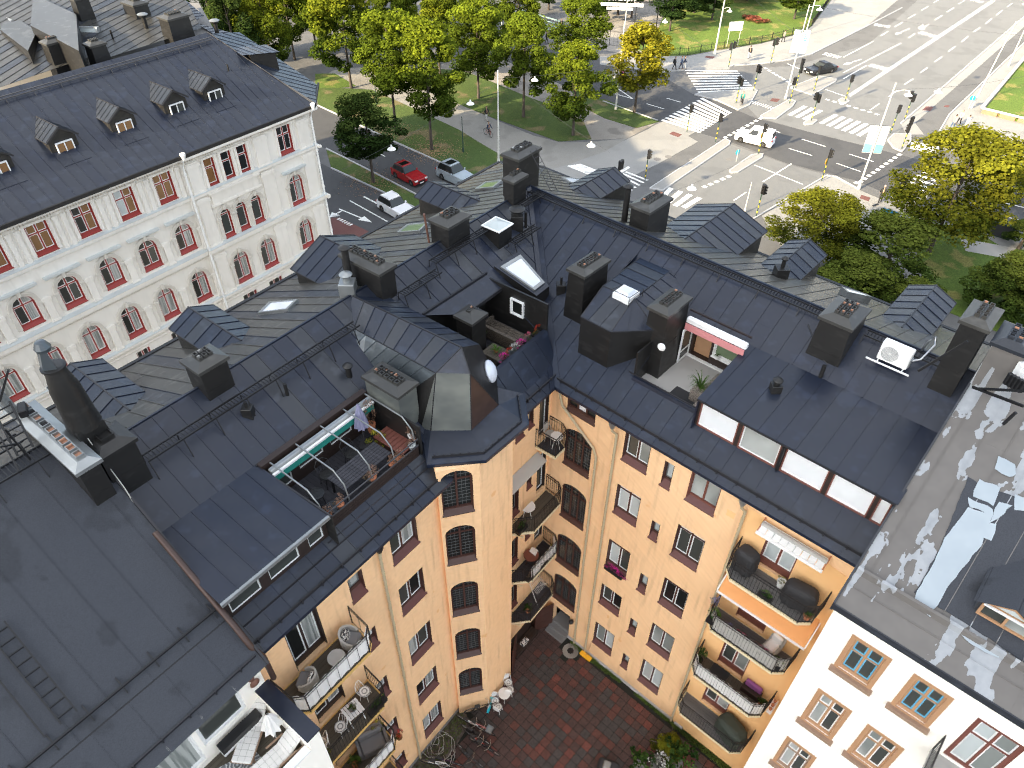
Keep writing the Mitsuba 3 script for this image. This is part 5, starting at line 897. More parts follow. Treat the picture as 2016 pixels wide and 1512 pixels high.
for L in (((420, 400), (500, 350)), ((575, 300), (660, 250)), ((725, 205), (805, 160)), ((875, 115), (950, 70)), ((1015, 30), (1060, 0)), ((725, 425), (800, 375)), ((875, 320), (955, 270)), ((1020, 225), (1100, 175)), ((1155, 135), (1235, 88)), ((1285, 45), (1355, 5)), ((680, 945), (780, 880)), ((860, 810), (940, 755)), ((1020, 690), (1100, 635)), ((1170, 575), (1250, 520)), ((1320, 465), (1390, 410)), ((1455, 355), (1525, 310)), ((1590, 262), (1655, 210)), ((1705, 170), (1770, 120)), ((1830, 75), (1885, 35))): m.append(seg(*Ee(*L), .15))
for f, a, b, n in ((Bz, (558, 672), (750, 568), 9), (Bz, (1215, 888), (1425, 742), 10), (Bz, (1195, 893), (1215, 880), 1), (Bz, (755, 330), (895, 415), 8), (Cc, (630, 480), (1190, 645), 8), (A, (190, 1240), (270, 1280), 6), (Bz, (455, 912), (600, 850), 5)): m += dashes(*f(a, b), n)
m += dashes(*Dd((900, 1010), (1130, 1080)), 9, .9, .4); m.append(seg(*Ff((1285, 447), (1452, 352)), .3)); m.append(seg(*Bz((0, 862), (95, 812)), .3))
paint('road_marking', m)
def arrow(p0, p1, head=.45, w=.16, side=None):
    a, b = [np.array(x) for x in G([p0, p1])]; t = b - a; L = np.linalg.norm(t); t /= L; n = np.array([-t[1], t[0]]); hb = b - t * 1.5
    P = [sg.LineString([a, hb]).buffer(w / 2, cap_style=2), sg.Polygon([hb + n * head, b, hb - n * head])]
    if side: q = a + t * .5; e = q + n * side * .9 - t * .0; P += [sg.LineString([q, e]).buffer(w / 2), sg.Polygon([e + t * .6, e + n * side * .9, e - t * .6])]
    return P
paint('road_marking', arrow(*A((195, 1185), (382, 1262)), side=-1) + arrow(*Ee((740, 320), (575, 388))) + arrow(*Ee((205, 660), (0, 725))) + arrow(*Bz((1850, -20), (1810, 0))))
def road_text(txt, r, l, h=1.3, stretch=1.0):
    a, b = at(*r), at(*l); x = b - a; L = np.linalg.norm(x); x /= L; me = meshkit.text_mesh(txt, 1.0, .01, bold=True); v = np.array(me.vertices); w = v[:, 0].max(); v[:, 0] *= L / w; v[:, 1] *= h
    y = np.cross([0, 0, 1.0], x); M = np.eye(4); M[:3, 0], M[:3, 1], M[:3, 3] = x, y, a + np.array([0, 0, .009]); obj('road_marking', MB().add(v, me.faces, M), 'road_paint', kind='structure')
for r, l in (((532, 292), (358, 262)), ((1048, 402), (878, 352)), ((512, 765), (322, 712)), ((1575, 22), (1420, -20))): road_text('BUSS', *Ee(r, l))
road_text('BUSS', *Bz((1130, 276), (1052, 256)))
for q in (Bz((308, 640), (352, 655), (335, 668), (290, 652)), Bz((1540, 518), (1576, 520), (1560, 540), (1520, 536)), Bz((790, 478), (830, 482), (815, 497), (780, 492)), Bz((1225, 948), (1270, 962), (1260, 980), (1215, 965)), Bz((470, 272), (515, 276), (500, 286), (462, 280)), Bz((1635, 512), (1655, 514), (1648, 522), (1625, 520))): sheet('paving_patch', q, 'cobble_red', .020)
for x, y in ((232, 775), (287, 763), (405, 778), (585, 775)): obj('manhole_cover', MB().prism(sg.Point(*G(Bz((x, y)))[0]).buffer(.42), .0, .022), 'concrete_dark', kind='structure')
# ------------------------------------------------------------------ the courtyard and its red concrete slabs
cy = sg.Polygon([FL.P(-6.5, 0)[:2], FL.P(9.6, 0)[:2], FR.P(9.2, 0)[:2], FR.P(9.2, -16)[:2], FL.P(-14, -6)[:2]])
YD = obj('courtyard', MB().prism(cy, -.2, .012), 'joint_dark', kind='structure')
ux, uy = FR.u[:2], FR.o[:2]; O = FR.O[:2]; ts = .40; tl_ = []
free = cy.difference(sg.Polygon([FL.P(-6, .1)[:2], FL.P(3.2, .1)[:2], FL.P(2.6, -.9)[:2], FL.P(-6, -2.0)[:2]])).difference(sg.Polygon([FR.P(-1, .1)[:2], FR.P(9, .1)[:2], FR.P(9, -.32)[:2], FR.P(-1, -.25)[:2]])).difference(sg.Point(*at(1123, 1282)[:2]).buffer(.42))
for i in range(-22, 32):
    for j in range(-45, 2):
        c = O + ux * (i + .5) * ts + uy * (j + .5) * ts
        if free.contains(sg.Point(*c).buffer(.17)):
            x, y = to_px([*c, 0]); tl_.append((not (0 < x < 2016 and 0 < y < 1512), np.hypot(*(c - EYE[:2])), i, j, c))
tl_.sort(key=lambda t: t[:2]); rest = MB()
for k, (_, _, i, j, c) in enumerate(tl_):
    m = MB() if k < 300 else rest; dz = rnd.uniform(0, .010); M = np.eye(4); a = rnd.uniform(-.02, .02); M[:2, 0], M[:2, 1] = ux + uy * a, uy - ux * a; M[:3, 3] = [*c, 0]; m.cbox(-.19, .19, -.19, .19, 0, .035 + dz, .012, M)
    if k < 300: obj('paving_slab', m, 'tile_' + rnd.choice('aabbbccbcd'), 'courtyard')
if rest.n: obj('paving_slab', rest, 'tile_b', 'courtyard', kind='stuff')
obj('drain_ring', MB().prism(sg.Point(*at(1123, 1282)[:2]).buffer(.42).difference(sg.Point(*at(1123, 1282)[:2]).buffer(.17)), 0, .05), 'gravel_tan', 'courtyard'); obj('drain_cover', MB().prism(sg.Point(*at(1123, 1282)[:2]).buffer(.17), 0, .045), 'iron_black', 'courtyard')
sheet_ = lambda pts, mt, z: obj('planting_bed', MB().prism(sg.Polygon([p[:2] for p in pts]), 0, z), mt, kind='structure')
sheet_([FL.P(-6, .0), FL.P(3.2, .0), FL.P(2.6, -.9), FL.P(-6, -2.0)], 'bark', .03)
def tuft(reg, n, h, name, label, seed, mt='blades', wd=.02):
    r = np.random.default_rng(seed); x0, y0, x1, y1 = reg.bounds; V, Fc = [], []
    while len(V) < 3 * n:
        p = np.array([r.uniform(x0, x1), r.uniform(y0, y1)])
        if not reg.contains(sg.Point(p)): continue
        a = r.uniform(0, 6.28); L = h * r.uniform(.4, 1.1); d = np.array([math.cos(a), math.sin(a)]); q = r.normal(0, .5, 2) * L
        V += [[*(p - d * wd), 0], [*(p + d * wd), 0], [*(p + q), L]]; k = len(V); Fc.append([k - 3, k - 2, k - 1])
    return obj(name, (np.array(V), np.array(Fc)), mt, None, label, 'grass', kind='stuff')
tuft(unary_union([sg.Polygon([FR.P(-.9, 0)[:2], FR.P(2.4, 0)[:2], FR.P(2.4, -.22)[:2], FR.P(0, -.34)[:2], FR.P(-.9, -.2)[:2]]), sg.Polygon([FR.P(3.2, 0)[:2], FR.P(9, 0)[:2], FR.P(9, -.35)[:2], FR.P(3.2, -.2)[:2]])]), 5000, .14, 'grass', 'weedy grass strip growing along the foot of the ochre wall', 3)
tuft(sg.Polygon([FL.P(-5, -.1)[:2], FL.P(3, -.1)[:2], FL.P(2.5, -.8)[:2], FL.P(-5, -1.6)[:2]]), 3500, .16, 'grass', 'thin weeds in the dark planting bed behind the bicycles', 4)
# ------------------------------------------------------------------ trees and shrubs
def leaf_cloud(seed, n, prof, R, H, leaf, c_low, c_mid, c_top, nclump=70, jit=.35, hollow=.55):
    r = np.random.default_rng(seed); zc_ = r.uniform(0.03, .97, nclump); a = r.uniform(0, 6.283, nclump) ; rr = np.sqrt(r.uniform(hollow ** 2, 1, nclump)); pr_ = np.array([prof(z) for z in zc_])
    lob = 1 + .22 * np.sin(a * 3 + seed) + .15 * np.sin(a * 5 + zc_ * 9 + seed * 2)
    cen = np.c_[R * pr_ * rr * lob * np.cos(a), R * pr_ * rr * lob * np.sin(a), H * zc_]; rad = R * r.uniform(.20, .38, nclump); tone = r.uniform(-1, 1, nclump)
    k = r.integers(0, nclump, n); d = r.normal(size=(n, 3)); d /= np.linalg.norm(d, axis=1, keepdims=True); p = cen[k] + d * (rad[k] * r.uniform(.35, 1.0, n) ** .5)[:, None] * [1, 1, .8]
    nn = d + r.normal(0, .55, (n, 3)); nn[:, 2] += .5; nn /= np.linalg.norm(nn, axis=1, keepdims=True); t = np.cross(nn, r.normal(size=(n, 3))); t /= np.linalg.norm(t, axis=1, keepdims=True); b = np.cross(nn, t)
    s = leaf * r.uniform(.6, 1.3, n)[:, None]; V = np.stack([p - t * s * .5, p + b * s * .42 + nn * s * .12, p + t * s * .5, p - b * s * .42 + nn * s * .12], 1).reshape(-1, 3); i = np.arange(n) * 4
    F = np.vstack([np.c_[i, i + 1, i + 2], np.c_[i, i + 2, i + 3]])
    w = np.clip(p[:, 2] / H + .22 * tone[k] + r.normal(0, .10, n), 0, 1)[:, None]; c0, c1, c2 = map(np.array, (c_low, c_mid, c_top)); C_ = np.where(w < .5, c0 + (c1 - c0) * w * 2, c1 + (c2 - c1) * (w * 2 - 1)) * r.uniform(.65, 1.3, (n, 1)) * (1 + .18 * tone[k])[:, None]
    return mikit.ply((V, F), 'mat_leaf', smooth=True, color=np.repeat(np.clip(C_, .004, .8), 4, 0))
ovo = lambda z: max(.08, (1 - ((z - .32) / .70) ** 2)) ** .6 if z > .32 else (.35 + .65 * (z / .32) ** .7)
rnd_ = lambda z: max(.05, 1 - ((z - .45) / .56) ** 2) ** .5
G_lo, G_mid, G_top = (.040, .070, .012), (.085, .120, .014), (.185, .225, .018)  # tops mix autumn yellow with painted sunlight; lower greens hold painted shade
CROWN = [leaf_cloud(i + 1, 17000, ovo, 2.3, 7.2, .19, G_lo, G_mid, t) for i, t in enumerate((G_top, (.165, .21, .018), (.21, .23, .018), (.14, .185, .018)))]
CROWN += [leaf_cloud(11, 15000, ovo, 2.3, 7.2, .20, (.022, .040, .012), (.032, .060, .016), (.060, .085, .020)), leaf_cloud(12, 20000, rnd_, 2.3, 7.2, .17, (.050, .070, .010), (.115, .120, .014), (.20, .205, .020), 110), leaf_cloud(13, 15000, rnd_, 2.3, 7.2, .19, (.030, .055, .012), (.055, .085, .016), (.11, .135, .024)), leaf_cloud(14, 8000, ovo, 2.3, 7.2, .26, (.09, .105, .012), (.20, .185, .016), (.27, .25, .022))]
def trunk(h, r, seed, spread=1.0, up=.55):
    q = np.random.default_rng(seed); b = q.uniform(-.12, .12, 2); m = MB(); P = [np.array([b[0] * t * t * h * .2, b[1] * t * t * h * .2, h * t]) for t in (0, .15, .4, .7, 1)]; m.tube(P, [r * 1.35, r, r * .85, r * .6, r * .25], 8)
    for i in range(7):
        t = up + (1 - up) * i / 8; o = np.array([b[0] * t * t * h * .2, b[1] * t * t * h * .2, h * t]); a = q.uniform(0, 6.28); L = spread * q.uniform(.55, 1.0) * (1.2 - t * .5); d = np.array([math.cos(a), math.sin(a), q.uniform(.5, 1.1)]); m.tube([o, o + d * L * .5, o + d * L + [0, 0, .2]], [r * .42, r * .25, r * .07], 5)
    return m
TRK = [mikit.ply(trunk(6.5, .16, i).get(), 'mat_bark', smooth=50) for i in range(4)]
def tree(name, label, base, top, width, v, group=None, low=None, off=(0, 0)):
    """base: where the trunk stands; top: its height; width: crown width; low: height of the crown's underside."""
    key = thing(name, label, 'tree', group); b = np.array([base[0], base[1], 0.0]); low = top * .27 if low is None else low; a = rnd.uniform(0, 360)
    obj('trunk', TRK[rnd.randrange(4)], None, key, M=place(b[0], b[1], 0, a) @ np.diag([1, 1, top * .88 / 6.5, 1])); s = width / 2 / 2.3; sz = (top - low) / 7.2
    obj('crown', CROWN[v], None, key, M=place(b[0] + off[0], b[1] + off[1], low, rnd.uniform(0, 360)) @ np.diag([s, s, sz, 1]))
def tpx(name, label, bx, by, ty, wpx, v, group=None, ly=None, off=(0, 0)):
    b = at(bx, by); top = z_at(ty, b); low = z_at(ly, b) if ly else None; dist = np.linalg.norm(b + [0, 0, top * .6] - EYE); tree(name, label, b, top, wpx * dist / FPX, v, group, low, off)
ag = 'linden trees along the avenue verges'
tpx('linden_tree', 'small green tree with shade-darkened leaves on the narrow verge between the two carriageways', 735.4, 359.4, 186, 112, 4, ag, 303)  # darker crown colour stands in for building shade on this tree
tpx('linden_tree', 'large yellow-topped tree on the verge directly behind the red car', 850, 295, 40, 128, 0, ag, 228)
tpx('linden_tree', 'tall yellow-green tree on the verge above the small dark tree', 780.5, 262, 18, 110, 1, ag, 180)
tpx('linden_tree', 'tree with a thin dark trunk on the lit lawn beside the white corner building', 692, 173.6, -55, 115, 2, ag, 130)
tpx('linden_tree', 'yellow-green tree on the second verge, left of the tall grey pole', 942, 194, -2, 105, 1, ag, 150)
tpx('linden_tree', 'tree on the second verge just right of the tall grey pole', 1030.5, 231, 30, 100, 3, ag, 185)
tpx('linden_tree', 'bright tree at the gravel corner, nearest the crossing on the second verge', 1127.8, 267, 86, 108, 0, ag, 232)
tpx('linden_tree', 'tree standing right behind the bright corner tree on the third verge', 1140, 180, -10, 95, 3, ag, 110)
tpx('linden_tree', 'vivid yellow tree standing alone on the grass tip beside the zebra crossing', 1249, 222, 50, 96, 7, ag, 182)
b5, b6 = at(942, 194), at(1030.5, 231); b3, b4 = at(780.5, 262), at(692, 173.6); st = (b6 - b5)
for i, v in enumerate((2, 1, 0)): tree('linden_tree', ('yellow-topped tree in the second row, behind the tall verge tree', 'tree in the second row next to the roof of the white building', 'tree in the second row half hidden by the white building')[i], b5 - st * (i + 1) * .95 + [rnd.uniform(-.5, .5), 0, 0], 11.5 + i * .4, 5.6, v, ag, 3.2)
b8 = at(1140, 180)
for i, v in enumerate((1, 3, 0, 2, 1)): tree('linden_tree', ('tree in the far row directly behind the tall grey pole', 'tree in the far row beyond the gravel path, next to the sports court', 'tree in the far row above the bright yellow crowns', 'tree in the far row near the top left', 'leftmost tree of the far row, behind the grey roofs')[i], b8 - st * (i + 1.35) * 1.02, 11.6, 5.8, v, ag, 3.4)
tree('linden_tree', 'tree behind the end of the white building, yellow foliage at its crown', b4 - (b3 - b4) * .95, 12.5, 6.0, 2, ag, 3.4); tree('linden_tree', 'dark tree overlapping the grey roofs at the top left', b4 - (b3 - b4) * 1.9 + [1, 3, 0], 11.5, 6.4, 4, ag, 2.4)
pg_ = 'park trees at the top of the picture'
for i, (x, y, t, w, v) in enumerate(((1186, 42, -70, 60, 6), (1216, 30, -75, 60, 4), (1243, 36, -70, 55, 6), (1318, 62, -40, 75, 4), (1366, 26, -60, 70, 4), (1401, 40, -50, 70, 6), (1563, 38, -45, 60, 1), (1470, 2, -70, 95, 4), (1300, 0, -90, 70, 4), (1080, 20, -60, 60, 6), (1440, -30, -110, 90, 6), (1340, -40, -110, 90, 4))):
    tpx('park_tree', ('park tree with a bare dark trunk left of the white entrance letters', 'park tree with a dark trunk right behind the entrance letters', 'park tree with a dark trunk at the right end of the entrance letters', 'low dense dark green tree on the lawn near the fence', 'dark tree on the lawn in the top middle, left of the tall white pole', 'dark tree on the lawn just left of the tall white pole', 'yellow-green tree on the lawn beside the end of the fence', 'large dark tree at the top edge above the flower bed', 'dark tree at the top edge behind the entrance', 'green tree beside the sports court at the top', 'park tree at the very top, furthest back on the lawn', 'park tree at the very top behind the entrance trees')[i], x, y, t, w, v, pg_, y - 30 if v == 4 and i == 3 else None)
tpx('street_tree', 'big golden-green tree on the lawn at the right, beside the avenue', 1828, 497, 268, 168, 5, None, 455, (.7, .7))
for i, (x, y, t, w, v, l) in enumerate(((1588, 520, 384, 132, 5, 490), (1730, 560, 440, 150, 6, 545), (1665, 610, 515, 130, 6, 600), (1600, 620, 540, 110, 6, 612), (1770, 640, 560, 100, 6, 632), (1968, 610, 515, 110, 6, 600), (2016, 640, 550, 90, 6, 630), (2030, 400, 300, 60, 5, 380), (2005, 490, 440, 60, 6, 480))):
    tpx(*(('small_tree',) if i in (0, 1, 7) else ('shrub',)), ('low golden tree just beyond the right wing roof', 'bushy green tree beside the big golden tree', 'green shrub tight behind the roof edge, below the golden tree', 'low shrub at the gap between two roof dormers', 'dark shrub near the gravel path behind the roof', 'pale green shrub behind the twin brick-potted chimneys', 'green shrub at the right edge behind the chimneys', 'golden tree cut by the right edge of the picture', 'green shrub at the right edge beside the avenue')[i], x, y, t, w, v, None, l)
for i, (x, y, v) in enumerate(((410, 24, 4), (475, 10, 1), (520, 45, 2), (560, 8, 0), (630, -5, 1), (455, 60, 4))): p = at(x, y, 7.5); tree('linden_tree', ('dark tree beside the chimneys of the rear wing at the top left', 'yellow-green tree at the top edge, right of the rear wing roofs', 'bright yellow tree right behind the hip of the white building roof', 'tree at the top edge between the lit crowns', 'tree at the top edge above the tall verge trees', 'shaded tree low behind the rear wing roof end')[i], p, 12, 6.2, v, ag, 2.6)
# flower bed on the park lawn
fbm_ = leaf_cloud(31, 1500, rnd_, 1.0, .6, .16, (.05, .09, .02), (.16, .07, .04), (.26, .08, .06), 30); k = thing('flower_bed', 'oval bed of red flowers on the sunny park lawn', 'flower bed'); c = at(1487, 42); obj('flowers', fbm_, None, k, M=place(c[0], c[1], 0.05, 30) @ np.diag([2.2, 1.1, 1, 1]))
# fallen leaves below the avenue trees
r_ = np.random.default_rng(8); V, Fc = [], []
for bx, by in ((850, 295), (780, 262), (735, 359), (860, 300)):
    c = at(bx, by)
    for _ in range(450): p = c[:2] + r_.normal(0, 1.5, 2); a = r_.uniform(0, 6.28); d = np.array([math.cos(a), math.sin(a)]) * .05; e = np.array([-d[1], d[0]]); n = len(V); V += [[*(p - d), .058], [*(p + e), .064], [*(p + d), .058], [*(p - e), .062]]; Fc += [[n, n + 1, n + 2], [n, n + 2, n + 3]]
obj('leaf_litter', (np.array(V), np.array(Fc)), 'wood_tan', None, 'fallen brown leaves scattered on the grass under the avenue trees', 'leaves', kind='stuff')
# ------------------------------------------------------------------ cars
def car(name, label, cat, p, head, L, W, Hh, paint_, kind, wb):
    """p: ground point of the middle, head: compass bearing of the nose. Local x forward."""
    key = thing(name, label, cat); a = math.radians(90 - head); M = np.eye(4); M[:2, 0], M[:2, 1] = [math.cos(a), math.sin(a)], [-math.sin(a), math.cos(a)]; M[:3, 3] = [p[0], p[1], 0.02]
    h = L / 2; g = .20
    S = dict(suv=dict(hood=.60, belt=.61, ws=(.16, -.05), rw=(-.86, -.72), nose=.52, roof=1.0), sedan=dict(hood=.60, belt=.63, ws=(.30, .02), rw=(-.66, -.36), nose=.48, roof=1.0), van=dict(hood=.56, belt=.60, ws=(.44, .22), rw=(-.97, -.93), nose=.46, roof=1.0))[kind]
    bz, hz, nz = Hh * S['belt'], Hh * S['hood'], Hh * S['nose']; w0, w1 = S['ws']; r0, r1 = S['rw']
    side = [(-h, g + .12), (-h + .08, g), (h - .1, g), (h, g + .16), (h - .01, nz * .86), (h - .18, nz), (h * w0 + .05, hz), (-h * .6, bz), (-h + .1, bz * (.97 if kind != 'sedan' else .95)), (-h - .0, bz * .80)]
    arch_ = [sg.Point(x, .33).buffer(.40, 12) for x in (wb / 2 + .06, -wb / 2 + .06)]; body = sg.Polygon(side).buffer(-.05).buffer(.05)
    for q in arch_: body = body.difference(q)
    def warp(v): 
        x, z, y = v[:, 0], v[:, 1], v[:, 2]; t = np.clip((np.abs(x) - h * .72) / (h * .28), 0, 1); k = (1 - .16 * t ** 2) * np.where(z > bz * .8, .96, 1.0); return np.c_[x, y * k, z]
    m = MB()
    for j in range(4): y0, y1 = -W / 2 + W * j / 4, -W / 2 + W * (j + 1) / 4; m.prism(body.segmentize(.22), y0, y1, M, lambda v: warp(v))
    m.box(-h + .1, h - .1, -W / 2 + .1, W / 2 - .1, g, bz - .12, M)
    obj('body', m, paint_, key, smooth=35)
    rz = Hh - .03; wt, wbm = W * .36, W * .455
    lo = [(h * w0, bz), (h * r0, bz)]; hi = [(h * w1, rz), (h * r1, rz)]
    cab = MB().hexa([(h * r0, -wbm, bz - .03), (h * w0, -wbm, bz - .03), (h * w0, wbm, bz - .03), (h * r0, wbm, bz - .03)], [(h * r1, -wt, rz), (h * w1, -wt, rz), (h * w1, wt, rz), (h * r1, wt, rz)], M); obj('cabin', cab, paint_ if kind == 'van' else 'plastic_black', key)
    obj('roof', MB().hexa([(h * r1 - .02, -wt - .02, rz - .03), (h * w1 + .03, -wt - .02, rz - .03), (h * w1 + .03, wt + .02, rz - .03), (h * r1 - .02, wt + .02, rz - .03)], [(h * r1 + .10, -wt + .06, rz + .05), (h * w1 - .10, -wt + .06, rz + .05), (h * w1 - .10, wt - .06, rz + .05), (h * r1 + .10, wt - .06, rz + .05)], M), paint_, key)
    def pane(q, nm='window', gl='glass_dark'):
        q = np.array(q, float); n = np.cross(q[1] - q[0], q[3] - q[0]); n /= np.linalg.norm(n); c = q.mean(0); n = n if n @ (c - [0, 0, bz * .9]) > 0 else -n; obj(nm, MB().hexa(q + n * .002, q + n * .018, M), gl, key)
    ip = lambda a, b, t: np.array(a) * (1 - t) + np.array(b) * t
    for sgn in (-1, 1):
        A0, A1, B0, B1 = (h * r0, sgn * wbm, bz), (h * w0, sgn * wbm, bz), (h * r1, sgn * wt, rz), (h * w1, sgn * wt, rz)
        f = lambda u, v: ip(ip(A0, A1, u), ip(B0, B1, u), v)
        for u0, u1 in ((((.60, .93),) if kind == 'van' else ((.04, .25), (.28, .56), (.59, .94)) if kind == 'suv' else ((.10, .46), (.50, .92)))): pane([f(u0, .12), f(u1, .12), f(u1 - (.03 if u1 > .9 else 0), .88), f(u0, .88)])
        obj('mirror', MB().cbox(-.07, .07, -.10, .10, 0, .14, .03, M @ place(h * w0 - .1, sgn * (W / 2 + .04), bz - .02)), paint_, key)
        for x, z, nm, mt in ((h - .12, nz * .84, 'headlight', 'lamp_clear'), (-h + .05, bz * .82, 'tail_light', 'lamp_red')): obj(nm, MB().cbox(-.09, .13 if x > 0 else .05, -.17, .17, -.07, .07, .02, M @ place(x, sgn * W * .36, z)), mt, key)
        if kind == 'suv': obj('roof_rail', MB().bar((h * r1 + .1, sgn * (wt - .04), rz + .09), (h * w1 - .15, sgn * (wt - .04), rz + .09), .035, .04, M), 'zinc' if paint_ != 'car_white' else paint_, key)
    pane([(h * w0, -wbm * .93, bz + .03), (h * w0, wbm * .93, bz + .03), (h * w1 + .02, wt * .92, rz - .05), (h * w1 + .02, -wt * .92, rz - .05)], 'windscreen', 'glass_mid'); pane([(h * r0, -wbm * .86, bz + .06), (h * r0, wbm * .86, bz + .06), (h * r1, wt * .86, rz - .07), (h * r1, -wt * .86, rz - .07)], 'rear_window')
    if kind == 'suv' and paint_ != 'car_white': obj('sunroof', MB().box(h * r1 + .5, h * w1 - .25, -wt + .16, wt - .16, rz + .045, rz + .058, M), 'glass_dark', key)
    obj('grille', MB().box(h - .06, h + .012, -W * .26, W * .26, nz * .52, nz * .74, M), 'plastic_black', key); obj('bumper', MB().box(h - .08, h + .02, -W * .42, W * .42, g + .02, g + .13, M).box(-h - .03, -h + .06, -W * .42, W * .42, g + .04, g + .16, M), 'plastic_black' if kind != 'van' else paint_, key); obj('number_plate', MB().box(h + .004, h + .022, -.26, .26, nz * .40, nz * .40 + .11, M), 'frame_white', key)
    for x in (wb / 2 + .06, -wb / 2 + .06):
        for sgn in (-1, 1):
            Wm = M @ np.array([[1, 0, 0, x], [0, 0, 1, sgn * (W / 2 - .10)], [0, 1, 0, .33], [0, 0, 0, 1.0]]); w = obj('wheel', MB().lathe([(.20, -.09), (.31, -.10), (.335, -.07), (.335, .07), (.31, .10), (.20, .09)], 20, Wm), 'tyre', key, smooth=40); r = MB().lathe([(.21, -.075), (.21, .075)], 16, Wm)
            for i in range(5): c, s_ = math.cos(i * 1.2566), math.sin(i * 1.2566); r.bar((0, 0, sgn * .085), (c * .2, s_ * .2, sgn * .08), .055, .03, Wm)
            obj('rim', r, 'chrome', w)
    return key
d_av = 132.5
car('parked_car', 'red SUV driving on the upper carriageway of the avenue', 'car', at(806, 353), d_av + 2, 4.3, 1.82, 1.58, 'car_red', 'suv', 2.65); car('parked_car', 'silver-blue off-road car with dark roof panels, right behind the red car', 'car', at(899, 356), d_av, 4.75, 1.92, 1.85, 'car_silver', 'suv', 2.8); car('parked_car', 'white SUV on the lower carriageway, partly hidden by the roof edge', 'car', at(782, 420), d_av + 3, 4.6, 1.88, 1.66, 'car_white', 'suv', 2.75)
car('delivery_van', 'small white delivery van turning in the middle of the junction', 'van', at(1484, 281), -58, 4.4, 1.82, 1.82, 'van_white', 'van', 2.7); car('parked_car', 'black saloon car waiting at the stop line of the bus street', 'car', at(1614, 143), 246, 4.75, 1.82, 1.45, 'car_black', 'sedan', 2.7)
# ------------------------------------------------------------------ lamp posts, hanging lamps, wires
def lamp_bell(p, key): obj('lamp_shade', MB().lathe([(.05, .42), (.09, .30), (.10, .22), (.30, .12), (.40, 0), (.34, -.03), (.15, -.10), (.02, -.12)], 18, place(*p)), 'plastic_white', key, smooth=50)
def post(x, y, h, label, r=.10, lean=(0, 0), arm=None, name='lamp_post', mt='pole_pale'):
    key = thing(name, label, 'lamp post' if name == 'lamp_post' else 'pole'); b = at(x, y); top = b + np.array([lean[0], lean[1], h]); m = MB().lathe([(r * 1.8, 0), (r * 1.8, .5), (r * 1.1, .6)], 10, place(*b)); m.tube([b, b + (top - b) * .5, top], [r * 1.15, r * .9, r * .6], 10); obj('pole', m, mt, key, smooth=40)
    if arm is not None:
        e = b + np.array([lean[0] * arm[0] / h, lean[1] * arm[0] / h, arm[0]]); q = e + az(arm[1]) * arm[2] + [0, 0, .25]; obj('arm', MB().tube([e, e + (q - e) * .6 + [0, 0, .15], q], .03, 6), mt, key); lamp_bell(q - [0, 0, .45], key)
    return key, b, top
P_l = post(981.5, 323, 10.2, 'tall pale pole on the verge beside the cyclist')[2]
P_r = post(1690, 372, 11.1, 'tall lamp post carrying two white and blue banners at the crossing corner', arm=(10.2, 100, 1.5)); P_c = post(1546, 195, 11.5, 'tall lamp post carrying a pair of pale blue banners on the junction island', arm=(11.2, 110, 1.3)); P_p = post(1407, 107, 11, 'white pole with a lantern arm standing by the park fence', arm=(6.3, 120, 1.0), r=.12)
P_o = post(1212, 216, 10.5, 'pole with small coloured banners beside the vivid yellow tree'); post(1465, 420, 3.4, 'short pale pole beside the big dormer of the right wing', .06, name='street_pole'); post(912, 300, 4.2, 'short dark post on the grass verge behind the silver car', .06, name='street_pole', mt='lamp_green'); post(742, 205, 4.0, 'short dark post on the grass verge below the lit lawn', .06, name='street_pole', mt='lamp_green')
post(1912, 213, 10.5, 'slender white pole on the far pavement at the upper right', .08, (.9, 0), name='street_pole'); post(1985, 130, 9, 'white mast with a sign frame at the upper right edge', .09, arm=(8.4, 280, 1.4)); post(988, 75, 10.5, 'tall pale pole behind the trees at the sports court', .09); post(1226, 92, 11, 'tall pole in front of the entrance letters, holding a bell lamp', .08, arm=(9.6, 60, .9)); post(1585, 70, 12, 'second of two leaning poles behind the pale blue banners', .09, (.3, 0))
def span(a, b, ts, label, sag=.35):
    key = thing('overhead_wire', label, 'wire'); a, b = np.asarray(a, float), np.asarray(b, float); P = [a + (b - a) * t - [0, 0, sag * 4 * t * (1 - t)] for t in np.linspace(0, 1, 13)]; obj('wire', MB().tube(P, .011, 4), 'steel_dark', key)
    for t in ts: q = a + (b - a) * t - [0, 0, sag * 4 * t * (1 - t)]; lamp_bell(q - [0, 0, .45], key)
lp = lambda x, y, z=7.6: at(x, y, z)
span(P_l, lp(1200, 300, 8.6), (.86,), 'wire with a white bell lamp above the gravel corner, from the tall pole'); span(P_l - [0, 0, 1.2], lp(600, 370, 9), (.18, .62), 'wire with white bell lamps across the avenue, left from the tall pole'); span(P_l - [0, 0, .8], lp(1240, 120, 9.5), (.27,), 'wire with a white bell lamp in front of the second verge tree'); span(P_p[2], lp(1560, 60, 10.5), (), 'thin wire from the white park pole towards the junction')
span(lp(1280, 10, 9.5), lp(1420, 110, 9.5), (.25,), 'wire with a bell lamp above the entrance path'); span(P_r[2] - [0, 0, .6], lp(2016, 150, 10), (.35,), 'wire with a bell lamp over the wide bus street at the right'); span(P_c[2], lp(2016, 70, 10.5), (.55,), 'wire with a white bell lamp over the bus lanes'); span(lp(1200, 420, 8.5), lp(1500, 300, 9), (.52,), 'wire with a white bell lamp above the turning lanes behind the chimney')
